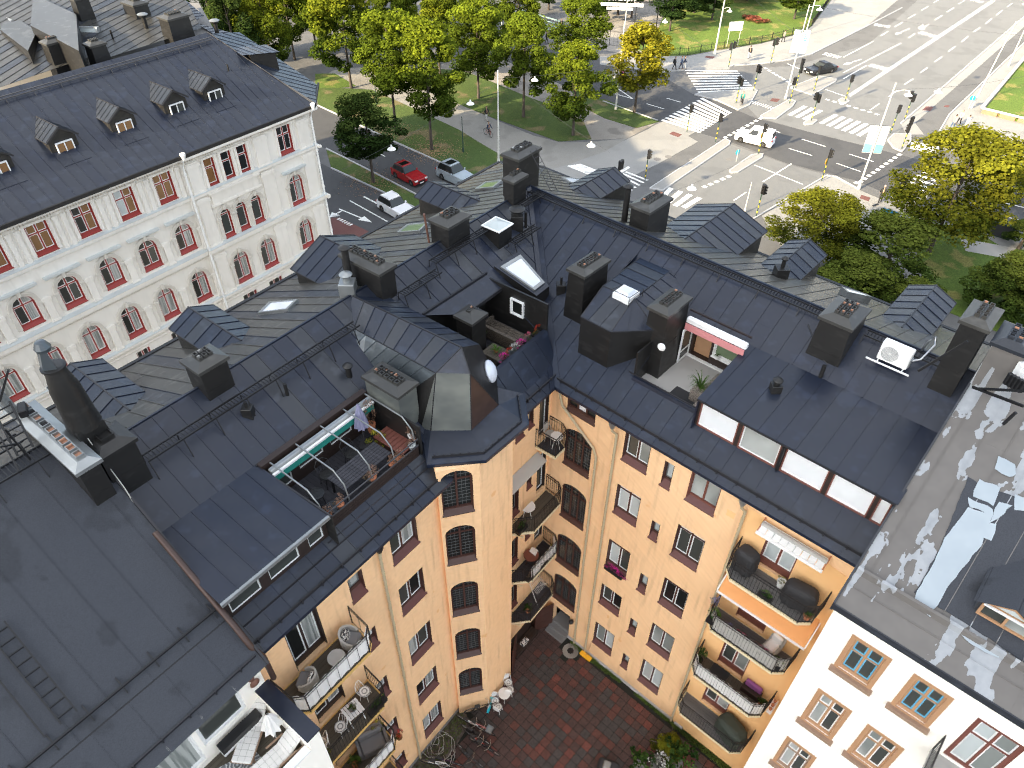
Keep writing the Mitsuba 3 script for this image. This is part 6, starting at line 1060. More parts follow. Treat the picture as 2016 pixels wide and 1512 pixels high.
def banner(b, top, z0, z1, side, w, label, mt, txt=None, band=None):
    key = thing('banner', label, 'banner'); f = lambda z: b + (top - b) * z / top[2]; u = az(100) * side; M = np.eye(4); c = f((z0 + z1) / 2); M[:3, 0], M[:3, 1] = u, np.cross([0, 0, 1.0], u); M[:3, 3] = [c[0], c[1], 0]
    obj('cloth', MB().box(.16, .16 + w, -.012, .012, z0, z1, M), mt, key); obj('bracket', MB().bar((0, 0, z1), (.2 + w, 0, z1), .04, .04, M).bar((0, 0, z0), (.2 + w, 0, z0), .04, .04, M), 'steel_dark', key)
    if band: obj('print', MB().box(.17, .15 + w, -.018, .018, z0 + .05, z0 + (z1 - z0) * band, M), 'banner_blue' if mt == 'cloth_white' else 'frame_white', key)
    if txt: 
        for k in range(txt): obj('print', MB().box(.16 + w * .25, .16 + w * .75, -.016, .016, z0 + (z1 - z0) * (.55 + .08 * k), z0 + (z1 - z0) * (.58 + .08 * k), M), 'sign_blue', key)
for s_, t_ in ((1, 'right'), (-1, 'left')):
    banner(P_r[1], P_r[2], 4.0, 6.9, s_, .78, f'{t_} white banner with a blue foot on the corner lamp post', 'cloth_white', None, .32); banner(P_c[1], P_c[2], 5.8, 8.6, s_, .80, f'{t_} pale blue banner on the junction island lamp post', 'cloth_pale', 4)
    banner(P_o[1], P_o[2], 3.9, 4.9, s_, .5, f'{t_} small banner on the pole beside the yellow tree', 'cloth_purple' if s_ > 0 else 'cloth_white', 2)
# ------------------------------------------------------------------ traffic signals
def signal_unit(heads, h=3.3, disc=None):
    m = MB().lathe([(.055, 0), (.055, h)], 10); pole = ('pole', m, 'lamp_green', 40); band = MB()
    for z in (.35, .95, 1.5): band.lathe([(.060, z), (.060, z + .22)], 10)
    out = [pole, ('warning_band', band, 'paint_yellow', 40)]
    for dx, dz, a in heads: 
        out.append(('signal_head', MB().cbox(-.14, .14, -.13, .13, -.48, .48, .03, place(dx, .10, h - .4 + dz, a)).box(-.17, .17, -.16, -.13, -.5, .5, place(dx, .10, h - .4 + dz, a)), 'plastic_black', False)); hd = MB()
        for q in (-.3, 0, .3): hd.lathe([(.09, 0), (.10, .14), (.085, .14), (.08, .02)], 10, place(dx, .10, h - .4 + dz, a) @ np.array([[1, 0, 0, 0], [0, 0, 1, .13], [0, 1, 0, q], [0, 0, 0, 1.0]]))
        out.append(('visor', hd, 'iron_black', False))
    if disc: out.append(('sign_disc', MB().lathe([(.34, -.015), (.34, .015)], 20, place(0, -.10, h - 1.35) @ np.array([[1, 0, 0, 0], [0, 0, 1, 0], [0, 1, 0, 0], [0, 0, 0, 1.0]])), disc, False))
    return [(n, mikit.ply(m.get(), 'mat_' + mt, smooth=s)) for n, m, mt, s in out]
SIG = [signal_unit([(0, 0, 0)]), signal_unit([(-.22, -.1, 0), (.22, .15, 70)]), signal_unit([(0, .15, 0), (.05, -.75, 90)], 3.6), signal_unit([(0, 0, 0)], 3.5, 'sign_orange'), signal_unit([(-.2, 0, 90), (.2, .05, 0)], 2.7)]
for x, y, t, h, lb in ((*Dd((675, 672))[0], 1, 30, 'at the far end of the upper zebra crossing'), (*Dd((1093, 632))[0], 1, 60, 'near the grey walker'), (*Dd((922, 910))[0], 1, 150, 'right of the waiting cyclist'), (*Dd((748, 1035))[0], 1, 200, 'left of the waiting cyclist'), (*Dd((1278, 1035))[0], 0, 240, 'on the wedge island near the pale banners'), (*Dd((1340, 880))[0], 2, 70, 'beside the foot of the banner lamp post'), (*Dd((1518, 915))[0], 0, 60, 'in front of the black car'), (*Dd((1830, 1010))[0], 0, 60, 'on the small round island in the bus street'), (*Dd((1495, 1205))[0], 1, 200, 'on the narrow island amid zebra stripes'),
                       (*Dd((262, 1318))[0], 0, 140, 'at the near end of the left zebra crossing'), (*Dd((546, 1415))[0], 0, 140, 'at the island tip left of the van'), (*Bz((722, 753))[0], 3, 130, 'with an orange disc before the white van'), (*Bz((1030, 882))[0], 3, 130, 'with an orange disc on the corner pavement'), (*Cc((1272, 822))[0], 0, 60, 'behind the white banners'), (*Cc((1410, 692))[0], 1, 240, 'with a blue sign beyond the bus street'), (*Cc((1382, 982))[0], 2, 240, 'with a red lamp on the rounded right island'), (*Bz((1392, 978))[0], 4, 140, 'left of the big golden tree'), (*Bz((1640, 740))[0], 4, 200, 'behind the top of the big golden tree'), (*Bz((172, 878))[0], 0, 120, 'beside the left cycle crossing'), (*Bz((40, 905))[0], 4, 120, 'by the lower zebra, behind the roof'), (*Bz((712, 1055))[0], 1, 130, 'right behind the large roof dormer')):
    k = thing('traffic_signal', f'black traffic signal on a yellow-banded pole {lb}', 'traffic light', 'traffic signals of the junction'); b = at(x, y)
    for n, d in SIG[t]: obj(n, d, None, k, M=place(b[0], b[1], .1, h))
def sign(x, y, zt, label, parts, a=40, pole=True, cat='sign'):
    k = thing('road_sign', label, cat); b = at(x, y); M = place(b[0], b[1], 0, a)
    if pole: obj('pole', MB().lathe([(.03, 0), (.03, zt + .1)], 8, M), 'pole_pale', k)
    for n, m, mt in parts: obj(n, MB().add(*m.get(), M), mt, k)
dc = lambda r, z, y=-.04: MB().lathe([(r, -.012), (r, .012)], 20, place(0, y, z) @ np.array([[1, 0, 0, 0], [0, 0, 1, 0], [0, 1, 0, 0], [0, 0, 0, 1.0]]))
ar = MB().bar((-.12, -.06, 1.18), (.08, -.06, .98), .05, .02).prism(sg.Polygon([(.14, .92), (.14, 1.1), (-.02, .92)]), -.07, -.055, None, lambda v: v[:, [0, 2, 1]])
sign(1449, 318, 1.3, 'blue round keep-right sign at the tip of the slim island', [('disc', dc(.30, 1.1), 'sign_cyan'), ('arrow', ar, 'frame_white')], 150); sign(1906, 215, 1.6, 'blue and cyan sign on the right pavement near the stone wall', [('disc', dc(.32, 1.4), 'sign_cyan')], 200)
bb_ = MB().box(-1.1, 1.1, -.04, .04, 2.3, 3.6); sign(1441, 92, 3.6, 'white billboard with a dark diagonal figure on the park lawn', [('board', bb_, 'frame_white'), ('print', MB().bar((-.4, -.05, 2.5), (.35, -.05, 3.4), .3, .015), 'cloth_purple'), ('leg', MB().bar((.9, 0, 0), (.9, 0, 2.4), .06).bar((-.9, 0, 0), (-.9, 0, 2.4), .06), 'pole_pale')], 170, False, 'billboard')
blu = MB().box(-.75, .75, -.03, .03, .5, 1.9); sign(1741, 448, 1.9, 'blue and white poster stand half hidden by the trees at the right', [('board', blu, 'sign_blue'), ('print', MB().box(-.6, .6, -.04, .04, 1.1, 1.35).box(-.6, .2, -.04, .04, .75, .9), 'frame_white')], 220, False, 'poster stand')
# entrance of the sports ground: lettering on a frame
k = thing('entrance_sign', 'white letters spelling STADION on a frame at the park entrance', 'sign'); c = at(1217, 62); x = az(97); M = np.eye(4); M[:3, 0], M[:3, 1], M[:3, 2], M[:3, 3] = x, [0, 0, 1], np.cross(x, [0, 0, 1]), c
def letters(t, w, h, x0, z0): 
    me = meshkit.text_mesh(t, h, .08, bold=True); v = np.array(me.vertices); v[:, 0] *= w / v[:, 0].max(); return MB().add(v + [x0, z0, 0], me.faces, M)
obj('letters', letters('STADION', 4.4, 1.0, -2.2, 4.6), 'frame_white', k); obj('name_plate', MB().box(-4.2, 3.6, 3.75, 4.25, -.03, .03, M), 'frame_white', k); obj('name_plate', MB().box(-2.2, 2.0, 3.2, 3.6, -.03, .03, M), 'frame_white', k); obj('frame', MB().bar((-6, 4.5, -.1), (6, 4.5, -.1), .12, .12, M).bar((-6, 0, -.1), (-6, 4.6, -.1), .14, .14, M).bar((6, 0, -.1), (6, 4.6, -.1), .14, .14, M).bar((-2, 0, -.1), (-2, 4.6, -.1), .1, .1, M).bar((2.5, 0, -.1), (2.5, 4.6, -.1), .1, .1, M), 'iron_black', k)
# fences
def fence(label, pts, h=1.1, gap=.28, name='park_fence'):
    k = thing(name, label, 'fence'); m = MB(); pm = MB()
    for a, b in zip(pts[:-1], pts[1:]):
        a, b = np.array(a), np.array(b); L = np.linalg.norm(b - a)
        for z in (.12, h - .12): m.bar(a + [0, 0, z], b + [0, 0, z], .03)
        for i in range(int(L / gap)): q = a + (b - a) * i * gap / L; m.box(q[0] - .012, q[0] + .012, q[1] - .012, q[1] + .012, 0, h)
        for i in range(int(L / 2.4) + 1): q = a + (b - a) * min(1, i * 2.4 / L); pm.box(q[0] - .04, q[0] + .04, q[1] - .04, q[1] + .04, 0, h + .12)
    obj('railing', m, 'iron_black', k, kind='stuff'); obj('post', pm, 'iron_black', k, kind='stuff')
fence('low black iron fence along the edge of the park lawn', [at(*q) for q in Dd((-40, 520), (30, 545), (270, 548), (500, 505), (1000, 428), (1400, 328), (1500, 258), (1620, 90), (1720, -60))]); fence('dark mesh fence of the sports court at the top', [at(*q) for q in A((930, 10), (1040, 70), (1110, 110), (1290, 180), (1430, 195))], 2.0, .5, 'court_fence'); fence('tall dark fence beside the entrance letters', [at(*q) for q in A((1430, 195), (1640, 250), (1840, 270), (1990, 235))], 2.2, .6, 'court_fence')
k = thing('spectator_stand', 'pale green metal stand with steps beside the sports court', 'stand'); b0 = at(*A((1130, 110))[0]); b1 = at(*A((1440, 205))[0]); t = (b1 - b0) / np.linalg.norm(b1 - b0); n_ = np.cross([0, 0, 1.0], t); M = np.eye(4); M[:3, 0], M[:3, 1], M[:3, 3] = t, n_, b0; L = np.linalg.norm(b1 - b0)
for i in range(4): obj('bench_row', MB().box(0, L, .3 + i * .7, .7 + i * .7, .35 + i * .3, .41 + i * .3, M), 'metal_green', k)
fm = MB(); [fm.bar((x, .2, .1), (x, 3.0, 1.3), .08, .08, M) for x in np.linspace(.2, L - .2, 7)]; obj('frame', fm, 'steel_dark', k)
# stone wall round the right lawn, and the grey cabinet
k = thing('garden_wall', 'low pale stone wall with brick panels along the bright lawn at the right', 'wall'); w0, w1, w2 = at(*Bz((1800, 548))[0]), at(*Bz((2060, 612))[0]), at(*Bz((2060, 240))[0])
obj('coping', MB().bar(w0 + [0, 0, .62], w1 + [0, 0, .62], .5, .12).bar(w0 + [0, 0, .62], w2 + [0, 0, .62], .4, .12), 'stone_grey', k); t = (w1 - w0) / np.linalg.norm(w1 - w0)
for i in range(6): a = w0 + t * (.2 + i * 2.1); obj('brick_panel', MB().bar(a + [0, 0, .28], a + t * 1.8 + [0, 0, .28], .36, .55), 'brick_dull', k)
k = thing('utility_cabinet', 'dark green utility cabinet on the kerb at the right, beyond the lawn', 'cabinet'); b = at(1962, 462); M = place(b[0], b[1], 0, 42); obj('housing', MB().cbox(-1.2, 1.2, -.45, .45, 0, 1.35, .03, M), 'lamp_green', k); obj('lid', MB().box(-1.26, 1.26, -.5, .5, 1.35, 1.42, M), 'lamp_green', k); [obj('door', MB().box(x, x + .72, -.47, -.44, .1, 1.25, M), 'steel_dark', k) for x in (-1.1, -.36, .38)]
b = at(1952, 492); obj('cabinet_base', MB().prism(sg.Polygon(G([(1890, 470), (2000, 490), (1980, 510), (1900, 495)])), 0, .07), 'concrete', kind='structure')
# ------------------------------------------------------------------ people
def limb(a, b, ra, rb): return manifold3d.Manifold.batch_hull([manifold3d.Manifold.sphere(ra, 10).translate(list(map(float, a))), manifold3d.Manifold.sphere(rb, 10).translate(list(map(float, b)))])
def person(label, x, y, head, top, legs, hair=(.05, .03, .02), shoe=(.04, .04, .045), stride=.25, h=1.72, arms=(.2, -.2), skin=(.45, .27, .19), ride=None, group=None, bag=None, z0=0.02):
    key = thing('person', label, 'person', group); b = at(x, y) if not isinstance(x, np.ndarray) else x; M = place(b[0], b[1], z0, head) @ np.diag([h / 1.75] * 3 + [1]); S = lambda *p: np.array(p)
    hip, kn = .92, .50; J = {}
    for i, s in enumerate((-1, 1)): f = stride * (1 if i else -1); J[s] = (S(s * .09, 0, hip), S(s * .10, f * .45 + .03, kn), S(s * .10, f, .09)) if not ride else (S(s * .10, 0, hip), S(s * .13, .36, .72 + .12 * s), S(s * .12, .18, .38 + .12 * s))
    sh = 1.43; lean = .0 if not ride else .14; sp = S(0, lean, sh); J2 = {s: (S(s * .19, lean, sh), S(s * .25, lean + a * .6, 1.14), S(s * .23, lean + a * 1.5 + .05, .90)) if not ride else (S(s * .19, lean, sh), S(s * .24, lean + .15, 1.18), S(s * .22, lean + .42, 1.08)) for s, a in zip((-1, 1), arms)}
    U = lambda parts: manifold3d.Manifold.batch_boolean(parts, manifold3d.OpType.Add)
    body = [limb(S(0, 0, hip + .02), sp - S(0, 0, .1), .125, .135), limb(sp, sp + S(0, .01, .12), .06, .055)]
    for s in (-1, 1): a, k, f = J[s]; body += [limb(a, k, .085, .058), limb(k, f, .056, .04), limb(f, f + S(0, .13, -.04), .045, .035)]; a, e, w = J2[s]; body += [limb(a, e, .05, .042), limb(e, w, .04, .03), limb(w, w + S(0, .03, -.09), .034, .022)]
    hd = sp + S(0, .03, .26); body += [limb(hd - S(0, 0, .03), hd + S(0, -.01, .05), .085, .098), limb(hd + S(0, .085, -.02), hd + S(0, .10, -.02), .016, .012)]
    def put(nm, parts, c): m = U(parts).to_mesh(); v = np.array(m.vert_properties[:, :3]); obj(nm, mikit.ply((v, m.tri_verts), 'mat_painted', smooth=True, color=np.tile(np.array(c, float), (len(v), 1))), None, key, M=M)
    put('body', body, skin); T_ = [limb(S(-.06, 0, hip - .02), S(-.10, lean, sh - .05), .13, .12), limb(S(.06, 0, hip - .02), S(.10, lean, sh - .05), .13, .12)]
    for s in (-1, 1): a, e, w = J2[s]; T_ += [limb(a, e, .068, .058), limb(e, w, .056, .044)]
    put('jacket', T_, top); Q = []
    for s in (-1, 1): a, k, f = J[s]; Q += [limb(a, k, .105, .075), limb(k, f + S(0, 0, .03), .072, .055)]
    put('trousers', Q, legs); put('hair', [limb(hd + S(0, -.03, .04), hd + S(0, -.015, .075), .095, .088)], hair); put('shoes', [limb(J[s][2] + S(0, -.02, -.03), J[s][2] + S(0, .14, -.045), .052, .042) for s in (-1, 1)], shoe)
    if bag: put('bag', [limb(S(0, -.2, 1.05), S(0, -.18, 1.35), .14, .12)], bag)
    return key
BK, NV, JN, WH = (.02, .02, .022), (.02, .03, .06), (.06, .10, .18), (.6, .6, .58)
person('person in dark clothes walking on the gravel path behind the cyclist', 958, 238, 140, BK, (.5, .5, .48), stride=.22); person('bald person in a black jacket walking on the corner pavement towards the crossing', 1731, 399, 25, (.025, .028, .028), (.02, .02, .022), hair=(.5, .4, .33), stride=.15, h=1.85)
for i, (x, y, hd, t, l, lb) in enumerate(((1327, 137, 85, BK, BK, 'person all in black with a backpack at the left end of the upper zebra'), (1340, 136, 90, JN, NV, 'person in a blue jacket walking beside a companion at the upper zebra'), (1346, 136, 95, NV, WH, 'person in dark jacket and pale trousers next to the blue jacket'), (1474, 115, 20, BK, (.45, .5, .6), 'person in a black jacket and pale jeans standing on the park pavement'), (1541, 83, 60, (.2, .19, .18), BK, 'person in grey walking along the park fence'), (1873, 254, 60, (.33, .31, .28), JN, 'person in a beige jacket and jeans on the bright right pavement'), (1899, 255, 70, WH, WH, 'person in white standing near the stone wall'), (2008, 305, 30, BK, BK, 'person in black at the right edge of the pavement'), (1076, 85, 100, BK, BK, 'person in black beside the sports court fence'), (1012, 52, 80, NV, BK, 'person in dark blue by the court railing'), (1886, 245, 240, (.4, .4, .4), BK, 'person in pale grey beside the beige jacket'), (1105, 60, 200, BK, NV, 'person near the green stand at the top'))): person(lb, x, y, hd, t, l, bag=BK if i == 0 else None)
# ------------------------------------------------------------------ bicycles
def bicycle(label, P, head, col, tilt=0.0, rider=False, basket=None):
    key = thing('bicycle', label, 'bicycle'); t = math.radians(tilt); M = place(P[0], P[1], .03, head) @ np.array([[math.cos(t), 0, math.sin(t), 0], [0, 1, 0, 0], [-math.sin(t), 0, math.cos(t), 0], [0, 0, 0, 1]])
    for y in (-.52, .52):
        pts = [np.array([0, y + .33 * math.cos(a), .34 + .33 * math.sin(a)]) for a in np.linspace(0, 6.2832, 25)]; w = MB().tube(pts, .02, 6, M, False); k = obj('wheel', w, 'tyre', key, smooth=60); sp = MB(); [sp.bar((0, y, .34), (0, y + .31 * math.cos(a), .34 + .31 * math.sin(a)), .006, .006, M) for a in np.arange(0, 6.2, .52)]; obj('spoke', sp, 'chrome', k, kind='stuff')
    m = MB(); [m.tube([a, b], .018, 6, M) for a, b in (((0, -.52, .34), (0, -.05, .30)), ((0, -.05, .30), (0, -.2, .86)), ((0, -.52, .34), (0, -.18, .78)), ((0, -.05, .30), (0, .36, .72)), ((0, -.17, .76), (0, .34, .82)), ((0, .52, .34), (0, .34, .92)))]; obj('frame', m, col, key)
    obj('saddle', MB().cbox(-.08, .08, -.14, .13, .88, .94, .03, M @ place(0, -.22, 0)), 'plastic_black', key); obj('handlebar', MB().tube([(-.28, .22, .98), (-.12, .34, 1.0), (.12, .34, 1.0), (.28, .22, .98)], .014, 6, M), 'chrome', key); obj('mudguard', MB().tube([np.array([0, -.52 + .37 * math.cos(a), .34 + .37 * math.sin(a)]) for a in np.linspace(.3, 2.9, 9)], .022, 5, M), 'steel_dark', key)
    if basket: obj('basket', MB().box(-.16, .16, .46, .74, .80, .82, M).box(-.16, -.15, .46, .74, .8, 1.02, M).box(.15, .16, .46, .74, .8, 1.02, M).box(-.16, .16, .46, .47, .8, 1.02, M).box(-.16, .16, .73, .74, .8, 1.02, M), basket, key)
    return key
c1 = at(961, 268); bicycle('pink bicycle ridden along the gravel path', c1, 140, 'cloth_pink', rider=True); person('cyclist in dark clothes riding the pink bicycle on the gravel path', c1, 0, 140, NV, BK, ride=True)
c2 = at(1459, 207); bicycle('dark bicycle waiting on the triangular island', c2, 200, 'iron_black'); person('cyclist in a teal top standing over the dark bicycle on the island', c2, 0, 200, (.03, .22, .20), BK, ride=True)
c3 = at(1723, 405); k = thing('electric_scooter', 'dark kick scooter beside the bald walker at the crossing', 'scooter'); obj('deck', MB().box(-.08, .08, -.45, .35, .10, .15, place(c3[0], c3[1], 0, 60)), 'plastic_black', k); obj('stem', MB().tube([(0, .35, .12), (0, .28, 1.05)], .022, 6, place(c3[0], c3[1], 0, 60)).tube([(-.22, .28, 1.05), (.22, .28, 1.05)], .015, 6, place(c3[0], c3[1], 0, 60)), 'steel_dark', k)
# ------------------------------------------------------------------ balconies
def balcony(F, pts, z, trim='beige_trim', deck='deck_dark', screen=None, h=1.02, inner=.0, gap=.12):
    k = obj('balcony', MB().prism(sg.Polygon(pts), z - .14, z - .02, F.m), trim, AB); obj('floor', MB().prism(sg.Polygon(pts).buffer(-.06), z - .03, z + .012, F.m), deck, k); railing(k, F, pts, z, h, gap)
    if screen:
        m = MB()
        for a, b in zip(pts[screen[1]:screen[2]], pts[screen[1] + 1:screen[2] + 1]):
            a, b = np.array([*a, 0.0]), np.array([*b, 0.0]); n = max(3, int(np.linalg.norm(b - a) / .11)); t = (b - a) / n; q = np.cross([0, 0, 1.0], t / np.linalg.norm(t)) * (1 if F is not None else 1)
            for i in range(n): e = .05 + .018 * math.sin(i * 2.1); e2 = .05 + .018 * math.sin(i * 2.1 + 2.1); m.hexa([a + t * i + q * e + [0, 0, z + .08], a + t * (i + 1) + q * e2 + [0, 0, z + .08], a + t * (i + 1) + q * (e2 + .01) + [0, 0, z + .08], a + t * i + q * (e + .01) + [0, 0, z + .08]], [a + t * i + q * e + [0, 0, z + h - .05], a + t * (i + 1) + q * e2 + [0, 0, z + h - .07], a + t * (i + 1) + q * (e2 + .01) + [0, 0, z + h - .07], a + t * i + q * (e + .01) + [0, 0, z + h - .05]], F.m)
        obj('screen', m, screen[0], k)
    m = MB()
    for s in (pts[1][0] + .3, pts[-2][0] - .3): m.bar((s, -.02, z - .5), (s, min(p[1] for p in pts) * .75, z - .14), .05, .05, F.m)
    obj('bracket', m, trim, k); return k
Lp = [(-4.55, 0), (-4.5, -.95), (-4.25, -1.2), (-1.85, -1.2), (-1.58, -.98), (-1.5, 0)]; Rp = [(5.5, 0), (5.55, -.78), (5.85, -1.1), (8.35, -1.1), (8.7, -.78), (8.75, 0)]
Cp = [(6.5, 0), (6.55, -.28), (7.3, -1.0), (9.2, -1.0), (9.42, -.72), (9.5, 0)]
balcony(FL, Lp, 14.28, 'ochre_trim', screen=('cloth_white', 1, 4), gap=.42); balcony(FL, Lp, 10.36, 'ochre_trim'); balcony(FL, Lp, 6.58, 'ochre_trim', screen=('cloth_white', 2, 4), gap=.3); balcony(FL, Lp, 2.9, 'ochre_trim')
balcony(FR, Rp, 14.18, 'beige_trim', 'deck_grey'); balcony(FR, Rp, 10.72, 'beige_trim', 'deck_grey', ('cloth_light', 1, 4)); balcony(FR, Rp, 7.08, 'beige_trim', 'deck_dark', ('cloth_white', 1, 4)); balcony(FR, Rp, 3.46, 'beige_trim', 'deck_grey')
balcony(FL, [(8.55, 0), (8.55, -1.0), (9.25, -1.0), (9.5, -.6), (9.5, 0)], 14.3, 'beige_trim', 'deck_black'); balcony(FL, Cp, 10.7, 'beige_trim'); balcony(FL, Cp, 6.95, 'beige_trim', 'deck_black', ('cloth_white', 2, 4)); balcony(FL, Cp, 3.4, 'beige_trim', 'deck_black')
# ------------------------------------------------------------------ plants
cl = lambda s, n, c0, c1, c2, leaf=.06, prof=rnd_: leaf_cloud(s, n, prof, .5, 1.0, leaf, c0, c1, c2, 24, hollow=.2)
PLANT = dict(green=cl(41, 420, (.02, .05, .012), (.04, .09, .02), (.09, .15, .03), .10), dark=cl(42, 420, (.012, .03, .01), (.025, .055, .015), (.05, .09, .02), .10), heather=cl(43, 500, (.07, .06, .03), (.14, .10, .07), (.26, .16, .12), .06), dry=cl(44, 350, (.10, .06, .04), (.20, .12, .08), (.30, .19, .14), .07), pink=cl(45, 420, (.03, .06, .015), (.10, .09, .04), (.62, .10, .22), .08), red=cl(46, 420, (.02, .05, .012), (.10, .07, .02), (.55, .03, .03), .09), magenta=cl(47, 420, (.02, .05, .012), (.30, .03, .14), (.62, .03, .30), .09), white=cl(48, 420, (.03, .06, .02), (.30, .30, .26), (.78, .76, .74), .09), blue=cl(49, 420, (.03, .06, .02), (.08, .09, .14), (.30, .30, .58), .08), yellow=cl(50, 420, (.05, .07, .015), (.14, .15, .02), (.34, .30, .04), .08))
def fern(seed, n=26, L=.45, up=.6):
    r = np.random.default_rng(seed); V, Fc = [], []
    for i in range(n):
        a = r.uniform(0, 6.28); d = np.array([math.cos(a), math.sin(a), 0]); l = L * r.uniform(.6, 1.1); u = up * r.uniform(.5, 1.2); e = np.array([-d[1], d[0], 0]) * .022; P = [d * l * t + [0, 0, l * u * 2.2 * (t - t * t * .8)] for t in (0, .35, .7, 1)]
        for j in range(3): n0 = len(V); w0, w1 = (1, .8, .5)[j], (.8, .5, .08)[j]; V += [P[j] - e * w0, P[j] + e * w0, P[j + 1] + e * w1, P[j + 1] - e * w1]; Fc += [[n0, n0 + 1, n0 + 2], [n0, n0 + 2, n0 + 3]]
    V = np.array(V); c = np.tile([.06, .11, .025], (len(V), 1)) * r.uniform(.6, 1.5, (len(V), 1)); return mikit.ply((V, np.array(Fc)), 'mat_leaf', smooth=True, color=c)
PLANT['fern'] = fern(3); PLANT['bamboo'] = fern(5, 60, .8, 1.3); PLANT['tuft'] = fern(6, 24, .25, 1.2)
def plant(label, F, s, d, z, kind, w=.4, h=.4, pot='terracotta', pr_=.12, ph=.2, box=None, name='potted_plant', cat='potted plant', group=None):
    k = thing(name, label, cat, group); M = fpl(F, s, d, z)
    if box: m = MB().box(-box[0] / 2, box[0] / 2, -box[1] / 2, box[1] / 2, 0, ph, M)
    else: m = MB().lathe([(pr_ * .72, 0), (pr_, ph), (pr_ * 1.08, ph), (pr_ * 1.08, ph - .03)], 14, M)
    obj('pot', m, pot, k, smooth=40); obj('foliage', PLANT[kind], None, k, M=M @ place(0, 0, ph * (.9 if kind not in ('fern', 'bamboo', 'tuft') else .95)) @ np.diag([w, (box[1] * 1.2 if box else w), h, 1])); return k
# ------------------------------------------------------------------ furniture
def round_table(label, F, s, d, z, r=.32, h=.72, top='cloth_white', leg='plastic_white', half=False, name='round_table'):
    k = thing(name, label, 'table'); M = fpl(F, s, d, z); g = sg.Point(0, 0).buffer(r, 12)
    if half: g = g.intersection(sg.box(-1, -1, 1, .05))
    obj('table_top', MB().prism(g, h - .025, h, M), top, k)
    for i in range(3): a = i * 2.094 + .5; obj('leg', MB().tube([(r * .7 * math.cos(a), r * .7 * math.sin(a), 0), (r * .25 * math.cos(a), r * .25 * math.sin(a), h - .03)], .014, 6, M), leg, k)
    return k
def metal_chair(label, F, s, d, z, turn, mt='plastic_white', solid_back=True, name='garden_chair', cat='chair', group=None, seat=.21):
    k = thing(name, label, cat, group); M = fpl(F, s, d, z, turn); obj('seat', MB().prism(sg.Point(0, 0).buffer(seat, 10), .43, .455, M), mt, k); ring = MB(); [ring.prism(sg.Point(0, 0).buffer(seat * q, 12).difference(sg.Point(0, 0).buffer(seat * (q - .16), 12)), .455, .463, M) for q in (.5, .98)]; obj('seat_rim', ring, 'zinc' if mt == 'plastic_white' else mt, k)
    for a in (.7, 2.44, 3.84, 5.58): obj('leg', MB().tube([(seat * .8 * math.cos(a), seat * .8 * math.sin(a), .44), (seat * 1.1 * math.cos(a), seat * 1.1 * math.sin(a), 0)], .012, 5, M), mt, k)
    m = MB(); bp = [(-seat * .95, -.08, .45), (-seat * .95, -seat * 1.05, .78), (-seat * .5, -seat * 1.2, .90), (0, -seat * 1.25, .93), (seat * .5, -seat * 1.2, .90), (seat * .95, -seat * 1.05, .78), (seat * .95, -.08, .45)]; m.tube(bp, .013, 5, M)
    if solid_back: m.prism(sg.Polygon([(p[0], p[2]) for p in bp]).buffer(-.03), -.006, .006, M, lambda v: np.c_[v[:, 0], -seat * 1.12 + v[:, 2], v[:, 1]])
    else: [m.tube([(x, -seat * .9, .45), (x * 1.1, -seat * 1.2, .88)], .008, 4, M) for x in (-.1, 0, .1)]
    obj('back', m, mt, k); return k
def armchair(label, F, s, d, z, turn, shell='cloth_light', cush='cloth_grey', pillow='cloth_pattern'):
    k = thing('armchair', label, 'armchair'); M = fpl(F, s, d, z, turn); th = np.linspace(-2.05, 2.05, 13); o = [(.34 * math.sin(a), -.36 * math.cos(a)) for a in th]; i_ = [(.28 * math.sin(a), -.30 * math.cos(a)) for a in th]
    m = MB(); n = len(th); hh = [.42 + .30 * max(0, math.cos(a * .75)) for a in th]; V = [(*p, .16) for p in o] + [(*p, h) for p, h in zip(o, hh)] + [(*p, .16) for p in i_] + [(*p, h) for p, h in zip(i_, hh)]; Fc = []
    for j in range(n - 1):
        for a_, b_ in ((0, n), (n, 3 * n), (3 * n, 2 * n)): Fc += [[a_ + j, a_ + j + 1, b_ + j + 1], [a_ + j, b_ + j + 1, b_ + j]]
    obj('shell', m.add(V, Fc, M), shell, k); obj('seat_cushion', MB().cbox(-.25, .25, -.24, .28, .22, .38, .05, M), cush, k)
    for x in (-.22, .22):
        for y in (-.22, .24): obj('leg', MB().tube([(x, y, 0), (x * .8, y * .8, .2)], .018, 5, M), 'wood_tan', k)
    if pillow: p = trimesh.creation.icosphere(2); v = p.vertices; v = np.sign(v) * np.abs(v) ** .6 * [.20, .06, .18]; obj('pillow', MB().add(v, p.faces, M @ place(0, -.14, .50) @ np.array([[1, 0, 0, 0], [0, .9, -.35, 0], [0, .35, .9, 0], [0, 0, 0, 1.0]])), pillow, k, smooth=True)
    return k
